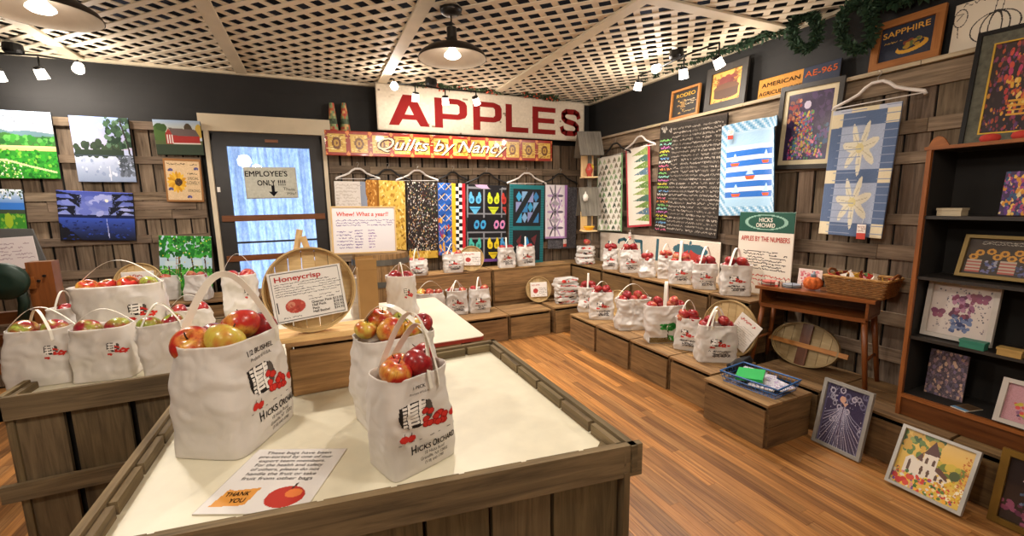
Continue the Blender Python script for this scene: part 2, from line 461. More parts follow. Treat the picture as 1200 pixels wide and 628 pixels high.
# ceiling: dark void, white diagonal lattice, cream battens
mb = MB(); mb.board(((XL+WX)/2, (YF+WY)/2, 3.33), (WX-XL+.4, WY-YF+.4, .06), None, 1); structure(mb, 'ceiling', VOID)
mb = MB(); pitch = .131; sw = .046; s2 = math.sqrt(.5)
def clip(px, py, dx, dy):
    t0, t1 = -20, 20
    for p, d, a, b2 in ((px, dx, XL, WX), (py, dy, YF, WY)):
        ta, tb = (a-p)/d, (b2-p)/d; t0 = max(t0, min(ta, tb)); t1 = min(t1, max(ta, tb))
    return t0, t1
for fam, zz in ((1, CZ+.012), (-1, CZ+.004)):
    d = Vector((s2, fam*s2)); n = Vector((-fam*s2, s2))
    for k in range(-80, 80):
        p = n*(k*pitch)+Vector((.3, 1.5)); t0, t1 = clip(p.x, p.y, d.x, d.y)
        if t1-t0 < .05: continue
        a, b2 = p+d*t0, p+d*t1
        mb.beam((a.x, a.y, zz), (b2.x, b2.y, zz), sw, .007, tint=random.uniform(.95, 1.03))
structure(mb, 'trim_6', LATT)
mb = MB()
for X in (-1.86, -.58, .79, 2.16):
    mb.board((X, (YF+WY)/2, CZ-.012), (.1, WY-YF, .018), None, 1)
for Y in (2.5,): mb.board(((2.16+WX)/2, Y, CZ-.012), (WX-2.16, .1, .017), None, 1)
for Y in (.05,): mb.board(((XL+WX)/2, Y, CZ-.012), (WX-XL, .1, .017), None, 1)
mb.board(((XL+WX)/2, WY-.02, CZ-.012), (WX-XL, .045, .026), None, 1)
mb.board((WX-.02, (YF+WY)/2, CZ-.012), (.045, WY-YF, .026), None, 1)
structure(mb, 'trim_7', CREAM)

# ---------------------------------------------------------------- the glazed door
def bx(mb, q0, q1, y, t, tint=1, mi=0):
    a, b2 = at_y(*q0, PY), at_y(*q1, PY); x0, x1, z0, z1 = min(a.x, b2.x), max(a.x, b2.x), min(a.z, b2.z), max(a.z, b2.z)
    mb.board(((x0+x1)/2, y, (z0+z1)/2), (x1-x0, t, z1-z0), None, tint, mi)
mb = MB(); st = .115; gx0, gx1 = DX0+.02+st, DX1-.02-st
gz1 = at_y(315, 172, PY).z
for X in (DX0+.02+st/2, DX1-.02-st/2): mb.board((X, 5.36, DZ/2), (st, .045, DZ-.03), None, 1)
mb.board(((DX0+DX1)/2, 5.36, (gz1+DZ-.02)/2), (DX1-DX0-.04-2*st, .045, DZ-.02-gz1), None, 1)
mb.board(((DX0+DX1)/2, 5.36, .15), (gx1-gx0, .045, .3), None, 1)
mb.board(((DX0+DX1)/2, 5.36, zpy(300, 284)), (gx1-gx0, .03, .02), None, 1)
for X in (DX0+.0, DX1-.0): mb.board((X, 5.40, DZ/2), (.06, .1, DZ), None, 1)
mb.board(((DX0+DX1)/2, 5.4, DZ-.02), (DX1-DX0, .1, .1), None, 1)
door = structure(mb, 'door_1', mat('dark_door_paint', '#24211f', .5, var=.2))
mb = MB(); mb.board(((DX0+DX1)/2, 5.372, (gz1+.3)/2), (gx1-gx0, .005, gz1-.3), None, 1)
g = mb.build('pane', mat('door_glass', '#ffffff', .02, trans=1, var=0), door)
for yy, x0, x1 in ((255, 264, 377), (301, 270, 365)):
    mb = MB(); mb.board(((DX0+DX1)/2, 5.325, zpy(315, yy)), (DX1-DX0-.06, .02, .062), None, .8); mb.build('crossbar', DESKW, door)
mb = MB(); mb.board(((DX0+DX1)/2+.03, 5.33, zpy(320, 165)), (.12, .012, .03), None, 1); mb.build('top_catch', DESKW, door)
mb = MB(); mb.board((DX0+.03, 5.33, zpy(262, 222)), (.025, .02, .05), None, 1); mb.build('latch_plate', WHITEP, door)
mb = MB()
hz0, hz1 = at_y(250, 153, PY).z, at_y(250, 133, PY).z
mb.board(((at_y(231, 140, PY).x+at_y(386, 140, PY).x)/2, 5.33, (hz0+hz1)/2), (at_y(386, 140, PY).x-at_y(231, 140, PY).x, .05, hz1-hz0), None, 1)
for X in (DX0-.02, DX1+.02): mb.board((X, 5.335, hz0/2), (.04, .07, hz0), None, .75)
structure(mb, 'trim_8', CREAM)
# plastic strip curtain hanging outside the glass, lit by the grey-blue daylight behind it
mb = MB(); n = 90; zt, zb = DZ+.1, .05; X0, X1 = DX0-.1, DX1+.1
for i in range(n+1):
    x = X0+(X1-X0)*i/n; d = .035*math.sin(i*.62)+.02*math.sin(i*.23+1)+.012*math.sin(i*1.7)
    mb.v += [Vector((x, 5.62+d, zb)), Vector((x, 5.62+d*.8, zt))]
for i in range(n): mb.face((2*i, 2*i+2, 2*i+3, 2*i+1))
m, N, L, b = new_mat('plastic_curtain')
tr = N.new('ShaderNodeBsdfTranslucent'); tr.inputs['Color'].default_value = (*lin('#cfdcee'), 1)
ms = N.new('ShaderNodeMixShader'); ms.inputs[0].default_value = .8
tc = N.new('ShaderNodeTexCoord'); nz = N.new('ShaderNodeTexNoise'); nz.inputs['Scale'].default_value = 14; nz.inputs['Detail'].default_value = 9; nz.inputs['Roughness'].default_value = .8
mpp = N.new('ShaderNodeMapping'); mpp.inputs['Scale'].default_value = (2.2, 1, .8); L.new(tc.outputs['Object'], mpp.inputs['Vector']); L.new(mpp.outputs[0], nz.inputs['Vector'])
rp = N.new('ShaderNodeValToRGB'); rp.color_ramp.elements[0].position = .42; rp.color_ramp.elements[1].position = .6
rp.color_ramp.elements[0].color = (*lin('#aebfd8'), 1); rp.color_ramp.elements[1].color = (*lin('#e3ecf8'), 1)
L.new(nz.outputs['Fac'], rp.inputs['Fac']); L.new(rp.outputs[0], tr.inputs['Color']); L.new(rp.outputs[0], b.inputs['Base Color'])
L.new(b.outputs[0], ms.inputs[1]); L.new(tr.outputs[0], ms.inputs[2]); L.new(ms.outputs[0], N['Material Output'].inputs['Surface'])
cur = tag(mb.build('door_curtain', m, smooth=True), 'bluish translucent plastic curtain hanging behind the glazed door', 'curtain')
# ================================================================ crates, tables, shelves
def crate(x0, x1, y0, y1, z0, z1, face, label, name='wooden_crate', cat='crate', group=None, rows=1, tone=1.0, open_gap=.026):
    """apple crate standing on its side; 'face' = side towards the room ('-x' or '-y')"""
    t = thing(name, label, cat, ((x0+x1)/2, (y0+y1)/2, z0), 0, group)
    c = Vector(((x0+x1)/2, (y0+y1)/2, z0)); W, D, H = x1-x0, y1-y0, z1-z0
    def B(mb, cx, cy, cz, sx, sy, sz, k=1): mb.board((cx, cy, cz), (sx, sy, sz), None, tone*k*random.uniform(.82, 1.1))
    th = .016
    mb = MB()                                                  # top boards, running along the front
    n = 3
    for i in range(n):
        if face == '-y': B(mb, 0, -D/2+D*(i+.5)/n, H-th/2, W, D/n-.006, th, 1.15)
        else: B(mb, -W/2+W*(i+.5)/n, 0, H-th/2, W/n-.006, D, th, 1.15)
    mb.build('top_board', CRATEW, t)
    mb = MB(); fh = H-th-open_gap
    for r in range(rows):
        h = fh/rows; zc = h*(r+.5)
        if face == '-y': B(mb, 0, -D/2+th/2+.003, zc, W-.03, th, h-.004, 1.0)
        else: B(mb, -W/2+th/2+.003, 0, zc, th, D-.03, h-.004, 1.0)
    mb.build('front_panel', CRATEW, t)
    for s in (-1, 1):
        mb = MB()
        for r in range(2):
            h = (H-th)/2
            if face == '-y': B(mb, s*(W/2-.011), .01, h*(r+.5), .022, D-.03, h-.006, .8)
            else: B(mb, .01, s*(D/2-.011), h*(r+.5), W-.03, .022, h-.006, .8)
        mb.build('end_panel', CRATEW, t)
    mb = MB()                                                  # back and bottom, tinted darker to paint in the shade inside
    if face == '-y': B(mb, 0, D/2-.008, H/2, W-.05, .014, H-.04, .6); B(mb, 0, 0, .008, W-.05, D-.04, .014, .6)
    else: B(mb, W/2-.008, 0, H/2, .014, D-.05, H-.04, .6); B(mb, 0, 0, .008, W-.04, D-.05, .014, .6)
    mb.build('back_panel', CRATEW, t)
    return t
LOWZ, UPZ = .305, .775
# low row in front of the right wall, from the room corner to the desk
ly = [(4.175, 3.67, 'low crate under the folded bag pile end of the right row, first from the room corner'),
      (3.655, 3.12, 'low crate of the side row, second from the room corner'),
      (3.105, 2.62, 'low crate of the side row carrying the bag printed with a green tree'),
      (2.605, 2.185, 'low crate of the side row carrying the two brown barrel bags by the leaning lid')]
labs = ['low brown crate starting the side row, beside the corner crate, small bags on top',
        'low brown crate second along the side row, under crinkled white bags',
        'low brown crate third along the side row, under the bag with a green tree',
        'low brown crate fourth along the side row, under two bags before the leaning basket lid']
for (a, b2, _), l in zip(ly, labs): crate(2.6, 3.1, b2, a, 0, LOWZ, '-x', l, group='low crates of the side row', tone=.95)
crate(2.5, 2.95, 1.67, 2.165, 0, .3, '-x', 'low grey-brown crate jutting out under the blue wire basket', tone=.85)
# low row along the back wall
lx = [(.9, 1.42, 'low grey crate along the back, partly behind the white topped table'), (1.435, 1.955, 'low grey crate along the back under the pair of bags on the floor bench'),
      (1.97, 2.525, 'bare low grey crate along the back with nothing on its top')]
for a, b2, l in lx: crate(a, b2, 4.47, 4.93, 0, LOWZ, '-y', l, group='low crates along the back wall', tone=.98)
crate(2.56, 3.06, 4.44, 4.9, 0, .325, '-y', 'low crate in the room corner under the pile of folded white bags', tone=.98)
# upper row along the back wall (two-board boxes on a plinth) and along the right wall
for a, b2, l in ((.75, 1.945, 'tall two-board wooden box against the back wall behind the pair of low bags'), (1.965, 3.115, 'tall two-board wooden box against the back wall, small lid leaning on its front')):
    crate(a, b2, 4.95, 5.28, .36, UPZ, '-y', l, name='display_box', cat='box', rows=2, tone=1.2, open_gap=.004)
    mb = MB(); mb.board(((a+b2)/2, 5.13, .18), (b2-a-.01, .3, .36), None, .9)
    tag(mb.build('wooden_plinth', CRATEW), 'wooden plinth carrying the %s' % ('tall box behind the pair of low bags' if a < 1 else 'tall box the small lid leans on'), 'plinth')
uy = [(5.27, 4.3), (4.285, 3.75), (3.735, 3.2), (3.185, 2.7), (2.685, 2.3)]
ul = ['upper crate in the room corner below the birdhouse, folded bag pile on it', 'upper side crate below the tulip table runner, two bags on it', 'upper side crate in front of the white painted sign, behind crinkled bags',
      'upper side crate below the red painted apple of the white sign', 'upper side crate next to the desk, under the last bag and the white notice']
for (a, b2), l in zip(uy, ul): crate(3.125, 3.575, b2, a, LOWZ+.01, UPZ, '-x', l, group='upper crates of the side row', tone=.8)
# platform crates under the desk and bookshelf
for a, b2, l in ((2.17, 1.66, 'dark crate of the platform under the brown desk'), (1.65, 1.0, 'dark low crate behind the purple framed picture'), (.985, .3, 'dark low crate behind the church picture'), (.285, -.5, 'dark low crate of the platform behind the gold framed picture')):
    crate(3.02, 3.575, b2, a, 0, .3, '-x', l, tone=.6)

# ---------------------------------------------------------------- front display table (bin with slatted rim)
TFR, TFL, TBR, TBL = Vector((.855, .972, 0)), Vector((-.585, 1.18, 0)), Vector((.848, 2.15, 0)), Vector((-.572, 2.12, 0))
RZ, SZ = .85, .80
t = thing('display_table', 'big grey slatted wooden display table with white top holding the two largest printed bags', 'table', ((TFR+TBL)/2))
off = -Vector(t.location)
def rel(p): return Vector(p)+off
mb = MB(); ins = .03
q = [TFL+Vector((ins, ins, 0)), TFR+Vector((-ins, ins, 0)), TBR+Vector((-ins, -ins, 0)), TBL+Vector((ins, -ins, 0))]
mb.prism([rel((p.x, p.y, SZ-.012)) for p in q], (0, 0, .012), (1, 1, 1)); 
# white board tongues show through the gaps of the front rim
tp = mb.build('white_top', mat('white_worn_tabletop', '#dcd7c0', .45, var=.05, scale=14, bump=.05), t)
def rim(mb, a, b2, inside, seg, outer_h, inner=True):
    """outer rail a-b with short inner blocks (gaps between)"""
    a, b2 = Vector(a), Vector(b2); d = (b2-a); L = d.length; d.normalize(); n = Vector(inside).normalized()
    mb.beam(rel(a+n*.011+Vector((0, 0, RZ-outer_h/2))), rel(b2+n*.011+Vector((0, 0, RZ-outer_h/2))), .022, outer_h)
    if inner:
        k = max(1, int(L/seg))
        for i in range(k):
            p0, p1 = a+d*(L*i/k+.008), a+d*(L*(i+1)/k-.008)
            h = .062*random.uniform(.9, 1.05)
            mb.beam(rel(p0+n*.034+Vector((0, 0, RZ-.012-h/2))), rel(p1+n*.034+Vector((0, 0, RZ-.012-h/2))), .02, h)
for nm, a, b2, n in (('front_rail', TFL+Vector((-.02, 0, 0)), TFR+Vector((.02, 0, 0)), (0, 1, 0)), ('side_rail', TFR, TBR, (-1, 0, 0)), ('side_rail', TFL, TBL, (1, 0, 0)), ('back_rail', TBL, TBR, (0, -1, 0))):
    mb = MB(); rim(mb, a, b2, n, .17, .105 if nm == 'front_rail' else .09); mb.build(nm, BINW, t)
def skirt(mb, a, b2, inside, z1, w=.21, gap=.012):
    a, b2 = Vector(a), Vector(b2); d = b2-a; L = d.length; d.normalize(); n = Vector(inside).normalized(); x = 0
    while x < L-.02:
        ww = min(w*random.uniform(.85, 1.1), L-x)
        p = a+d*(x+ww/2)+n*.035; M = Matrix((d, n, Vector((0, 0, 1)))).transposed()
        mb.board(rel((p.x, p.y, z1/2+.01)), (ww-gap, .02, z1-.02), M, random.uniform(.7, .98)); x += ww
for nm, a, b2, n in (('front_slats', TFL, TFR, (0, 1, 0)), ('side_slats', TFR, TBR, (-1, 0, 0)), ('side_slats', TFL, TBL, (1, 0, 0)), ('back_slats', TBL, TBR, (0, -1, 0))):
    mb = MB(); skirt(mb, a, b2, n, RZ-.09); mb.build(nm, BINW, t)
mb = MB(); v = [TFR+Vector((-.02, .02, 0)), TFR+Vector((-.15, .04, 0)), TFR+Vector((-.02, .15, 0))]
mb.prism([rel((p.x, p.y, RZ-.06)) for p in v], (0, 0, .02), (.95, .92, .85)); mb.build('corner_block', BINW, t)
mb = MB(); 
for p in (TFR+Vector((-.07, .07, 0)), TFL+Vector((.07, .07, 0)), TBR+Vector((-.07, -.07, 0)), TBL+Vector((.07, -.07, 0))):
    mb2 = MB(); mb2.board(rel((p.x, p.y, .39)), (.05, .05, .78), None, .5); mb2.build('post', BINW, t)

# ---------------------------------------------------------------- grey bin with the small bags
BX0, BX1, BY0, BY1 = -1.255, -.1, 2.365, 3.5
t = thing('display_bin', 'grey slatted wooden bin full of small white apple bags beside the big table', 'bin', ((BX0+BX1)/2, (BY0+BY1)/2, 0))
off = -Vector(t.location)
mb = MB(); mb.board(rel(((BX0+BX1)/2, (BY0+BY1)/2, .80)), (BX1-BX0-.03, BY1-BY0-.03, .014), None, 1); mb.build('white_top', MATS['white_worn_tabletop'], t)
for nm, a, b2, n in (('front_rail', (BX0-.03, BY0, 0), (BX1, BY0, 0), (0, 1, 0)), ('side_rail', (BX0, BY0, 0), (BX0, BY1, 0), (1, 0, 0)), ('side_rail', (BX1, BY0, 0), (BX1, BY1, 0), (-1, 0, 0)), ('back_rail', (BX0, BY1, 0), (BX1, BY1, 0), (0, -1, 0))):
    mb = MB(); rim(mb, a, b2, n, .2, .1); mb.build(nm, BINW, t)
for nm, a, b2, n in (('front_slats', (BX0, BY0, 0), (BX1, BY0, 0), (0, 1, 0)), ('side_slats', (BX0, BY0, 0), (BX0, BY1, 0), (1, 0, 0)), ('side_slats', (BX1, BY0, 0), (BX1, BY1, 0), (-1, 0, 0)), ('back_slats', (BX0, BY1, 0), (BX1, BY1, 0), (0, -1, 0))):
    mb = MB(); skirt(mb, a, b2, n, .78, .205, .026); mb.build(nm, BINW, t)
mb = MB(); mb.beam(rel((BX0-.03, BY0+.006, .43)), rel((BX1, BY0+.006, .43)), .022, .075, tint=1); mb.build('middle_rail', BINW, t)
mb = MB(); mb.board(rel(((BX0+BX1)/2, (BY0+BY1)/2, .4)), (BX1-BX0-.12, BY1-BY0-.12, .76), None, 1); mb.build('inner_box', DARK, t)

# ---------------------------------------------------------------- white topped table with a red edge behind the big table
T3X0, T3X1, T3Y0, T3Y1, T3Z = -.06, .815, 2.2, 3.34, .862
t = thing('folding_table', 'white topped table with thin red edge behind the big display table', 'table', ((T3X0+T3X1)/2, (T3Y0+T3Y1)/2, 0)); off = -Vector(t.location)
def rrect(x0, x1, y0, y1, r, z):
    P = []
    for cx, cy, a0 in ((x1-r, y1-r, 0), (x0+r, y1-r, 90), (x0+r, y0+r, 180), (x1-r, y0+r, 270)):
        for k in range(5): a = math.radians(a0+k*22.5); P.append(rel((cx+r*math.cos(a), cy+r*math.sin(a), z)))
    return P
mb = MB(); mb.prism(rrect(T3X0, T3X1, T3Y0, T3Y1, .03, T3Z-.004), (0, 0, .004)); mb.build('white_top', mat('cream_table_top', '#e6d9c4', .35, var=.03, scale=6), t)
mb = MB(); mb.prism(rrect(T3X0, T3X1, T3Y0, T3Y1, .03, T3Z-.024), (0, 0, .02)); mb.build('red_edge', mat('red_edge_band', '#a23a2c', .5), t)
for x in (T3X0+.08, T3X1-.08):
    for y in (T3Y0+.1, T3Y1-.08):
        mb = MB(); mb.board(rel((x, y, .42)), (.05, .05, .836), None, .8); mb.build('leg', CRATEW, t)

# bench below the paintings and the door
crate(-1.45, -.55, 4.75, 5.25, .25, .74, '-y', 'wooden bench box below the orchard painting, bags on it', name='display_box', cat='box', rows=2, tone=.75)
mb = MB(); mb.board((-1.0, 5.0, .125), (.88, .46, .25), None, .7); tag(mb.build('wooden_plinth', CRATEW), 'wooden plinth under the bench box below the orchard painting', 'plinth')

# ---------------------------------------------------------------- crate under the Honeycrisp lid
CRT = crate(-.16, .215, 1.955, 2.068, SZ+.001, 1.035, '-y', 'small warm brown crate standing on the big table under the large round lid', tone=1.35, open_gap=.012)
mb = MB(); mb.board((.03, 2.05, 1.046), (.5, .17, .022), None, (1.25, 1.15, 1.0)); tag(mb.build('shelf_board', BASKW), 'pale board lying on the small brown crate below the large round lid', 'board')

# ---------------------------------------------------------------- barrel behind the white table
def barrel(x, y, r, h, label):
    t = thing('wooden_barrel', label, 'barrel', (x, y, 0)); n = 22
    mb = MB()
    for i in range(n):
        a0, a1 = 2*PI*i/n+.006, 2*PI*(i+1)/n-.006; k = random.uniform(.75, 1.1); o = len(mb.v); m = 8
        for j in range(m+1):
            z = h*j/m; rr = r*(.82+.18*math.sin(PI*(j/m*.86+.07)))
            for a in (a0, a1): mb.v.append(Vector((rr*math.cos(a), rr*math.sin(a), z)))
        for j in range(m): mb.face((o+2*j, o+2*j+1, o+2*j+3, o+2*j+2), [(z*.1, i*.2), (z*.1, i*.2+.1), (z*.1+.1, i*.2+.1), (z*.1+.1, i*.2)], (k, k*.97, k*.92))
    mb.lathe([(r*.8, 0), (r*.8, .02)], 24, col=(.7, .7, .7)); mb.lathe([(r*.83, h-.03), (r*.83, h-.01)], 24, col=(.9, .88, .8))
    mb.build('staves', CRATEW, t)
    for fz in (.06, .22, .78, .94):
        mb = MB(); rr = r*(.82+.18*math.sin(PI*(fz*.86+.07)))+.003
        mb.lathe([(rr, h*fz-.025), (rr+.003, h*fz-.025), (rr+.003, h*fz+.025), (rr, h*fz+.025)], 28, cap=False); mb.build('hoop', mat('grey_hoop_steel', '#6c6a63', .5, .6), t)
    return t
p = at_y(447, 300, 4.0); BAR = barrel(p.x, 4.05, .28, at_y(440, 297, 3.95).z, 'wooden barrel with grey hoops carrying the white price board')

# ---------------------------------------------------------------- old desk
deskM = Matrix.Translation((3.315, 1.905, .301)) @ Matrix.Rotation(math.radians(-90+13), 4, 'Z')
t = thing('school_desk', 'old brown wooden school desk with open tray carrying pumpkin and basket', 'desk', M=deskM)
dw, dd, dh = .74, .30, .625
mb = MB(); mb.board((0, 0, dh-.011), (dw, dd, .022), None, 1.05); mb.build('desk_top', DESKW, t)
mb = MB()
mb.board((0, .005, dh-.135), (dw-.06, dd-.02, .014), None, .8); mb.board((0, dd/2-.012, dh-.08), (dw-.06, .014, .11), None, .6)
for s in (-1, 1): mb.board((s*(dw/2-.04), 0, dh-.08), (.016, dd-.02, .115), None, .8)
mb.build('open_tray', DESKW, t)
mb = MB(); mb.board((0, -dd/2+.012, dh-.142), (dw-.08, .014, .028), None, .85); mb.build('front_rail', DESKW, t)
for sx in (-1, 1):
    for sy in (-1, 1):
        mb = MB(); a = Vector((sx*(dw/2-.055), sy*(dd/2-.04), dh-.14)); b2 = Vector((sx*(dw/2-.005), sy*(dd/2-.01), .0))
        mb.tube([a, a*.5+b2*.5, b2], lambda q: .019-.005*q, 10, (.95, .9, .85)); mb.build('leg', DESKW, t, smooth=True)
for sx in (-1, 1):
    mb = MB(); mb.tube([(sx*(dw/2-.03), -dd/2+.03, .2), (sx*(dw/2-.03), dd/2-.03, .2)], .01, 8); mb.build('stretcher', DESKW, t, smooth=True)

# ---------------------------------------------------------------- bookshelf
SX = 3.1; sz = lambda y, x=1080: at_x(x, y, SX).z
Y1 = 1.28; Y0 = .1; top = at_x(1090, 176, SX).z
t = thing('bookshelf', 'tall orange-brown bookshelf with dark inside full of framed pictures', 'bookshelf', (SX+.15, (Y0+Y1)/2, .301)); off = -Vector(t.location)
D = .3; cx = SX+D/2
for y in (Y1-.01, Y0+.01):
    mb = MB(); mb.board(rel((cx, y, (.301+top)/2)), (D, .02, top-.301), None, 1); mb.build('side_panel', SHELFW, t)
mb = MB(); mb.board(rel((cx, (Y0+Y1)/2, top+.009)), (D+.01, Y1-Y0+.02, .018), None, 1.1)
mb.prism([rel((SX+.02, Y1+.005-.09*k/8, top+.018+.055*max(0, math.sin(PI*min(1, k/8*1.1)))**.6)) for k in range(9)][::-1]+[rel((SX+.02, Y1+.005, top+.018))], (.014, 0, 0), (1.1, 1.1, 1.1))
mb.build('top_board', SHELFW, t)
mb = MB(); mb.board(rel((SX+D-.006, (Y0+Y1)/2, (.301+top)/2)), (.01, Y1-Y0-.03, top-.31), None, 1); mb.build('back_panel', mat('dark_shelf_back', '#17130f', .8), t)
SHZ = [sz(253, 1087), sz(325, 1085), sz(394, 1068)]
BZ = at_x(1052, 459, SX).z-.004
for z in SHZ:
    mb = MB(); mb.board(rel((cx+.005, (Y0+Y1)/2, z-.009)), (D-.02, Y1-Y0-.04, .018), None, .5); mb.build('shelf', mat('dark_shelf_board', '#2b2622', .5), t)
mb = MB(); mb.board(rel((cx, (Y0+Y1)/2, BZ-.009)), (D, Y1-Y0-.04, .02), None, 1.05); mb.build('bottom_shelf', SHELFW, t)
mb = MB(); mb.board(rel((cx+.015, (Y0+Y1)/2, BZ+.003)), (D-.03, Y1-Y0-.045, .004), None, 1)
for y in (Y1-.0215, Y0+.0215): mb.board(rel((cx+.012, y, (BZ+top)/2)), (D-.024, .003, top-BZ-.004), None, 1)
mb.board(rel((cx+.012, (Y0+Y1)/2, top-.002)), (D-.024, Y1-Y0-.05, .003), None, 1)
mb.build('inner_lining', MATS['dark_shelf_back'], t)
mb = MB(); mb.board(rel((SX+.02, (Y0+Y1)/2, (.302+BZ-.02)/2)), (.018, Y1-Y0-.03, BZ-.02-.302), None, .55); mb.build('plinth_board', DESKW, t)

# ---------------------------------------------------------------- cider press at the window side (wood frame, green iron)
PYc = 3.75
q = at_y(49, 306, PYc); zt = q.z
t = thing('cider_press', 'orange-brown wooden cider press frame with dark green iron wheel', 'press', (q.x-.45, PYc, 0)); off = -Vector(t.location)
for dx in (0, -.9):
    mb = MB(); mb.board(rel((q.x+dx, PYc, zt/2)), (.125, .09, zt), None, .9); 
    p_ = mb.build('post', DESKW, t)
    for k in (0, 1):
        mb = MB(); mb.lathe([(.008, 0), (.008, .012)], 10, rel((q.x+dx+.02-.03*k, PYc-.046, zt-.09-.03*k)), Matrix.Rotation(PI/2, 3, 'X')); b_ = mb.build('bolt', BLACKM, p_)
for yy, k in ((332, 1), (372, .6), (398, .55), (428, .9)):
    mb = MB(); z = at_y(15, yy, PYc).z; mb.board(rel((q.x-.45, PYc-.03 if k > .8 else PYc+.02, z)), (.85, .05, .075), None, k); mb.build('crossbeam', DESKW, t)
GREEN = mat('dark_green_iron', '#14291f', .45, .3, var=.2)
gp = at_y(5, 330, PYc-.12)
mb = MB(); mb.lathe([(.04, -.03), (.105, -.03), (.115, 0), (.105, .03), (.04, .03)], 24, rel(gp), Matrix.Rotation(PI/2, 3, 'X')); mb.build('crusher_wheel', GREEN, t, smooth=True)
g2 = at_y(24, 345, PYc-.1)
mb = MB(); mb.tube([rel((g2.x, PYc-.1, gp.z)), rel((g2.x+.01, PYc-.1, g2.z-.05)), rel((g2.x-.02, PYc-.09, at_y(24, 378, PYc).z))], .028, 8); mb.build('iron_arm', GREEN, t, smooth=True)
# ================================================================ paper bags and apples
def bag_paper():
    m, N, L, b = new_mat('white_bag_paper')
    tc = N.new('ShaderNodeTexCoord'); nz = N.new('ShaderNodeTexNoise'); nz.inputs['Scale'].default_value = 16; nz.inputs['Detail'].default_value = 6
    L.new(tc.outputs['Object'], nz.inputs['Vector'])
    vo = N.new('ShaderNodeTexVoronoi'); vo.feature = 'DISTANCE_TO_EDGE'; vo.inputs['Scale'].default_value = 13; L.new(nz.outputs['Color'], vo.inputs['Vector']) if False else L.new(tc.outputs['Object'], vo.inputs['Vector'])
    b.inputs['Base Color'].default_value = (*lin('#e9e5e0'), 1); b.inputs['Roughness'].default_value = .42
    bp = N.new('ShaderNodeBump'); bp.inputs['Strength'].default_value = .35; bp.inputs['Distance'].default_value = .006
    L.new(nz.outputs['Fac'], bp.inputs['Height']); L.new(bp.outputs['Normal'], b.inputs['Normal'])
    tr = N.new('ShaderNodeBsdfTranslucent'); tr.inputs['Color'].default_value = (*lin('#e8dcc8'), 1)
    ms = N.new('ShaderNodeMixShader'); ms.inputs[0].default_value = .22
    L.new(b.outputs[0], ms.inputs[1]); L.new(tr.outputs[0], ms.inputs[2]); L.new(ms.outputs[0], N['Material Output'].inputs['Surface'])
    return m
BAGM = bag_paper()
HANDM = mat('white_bag_handle', '#ece8dc', .4, var=.02)
BROWNIN = mat('bag_inside', '#8f7f70', .8)

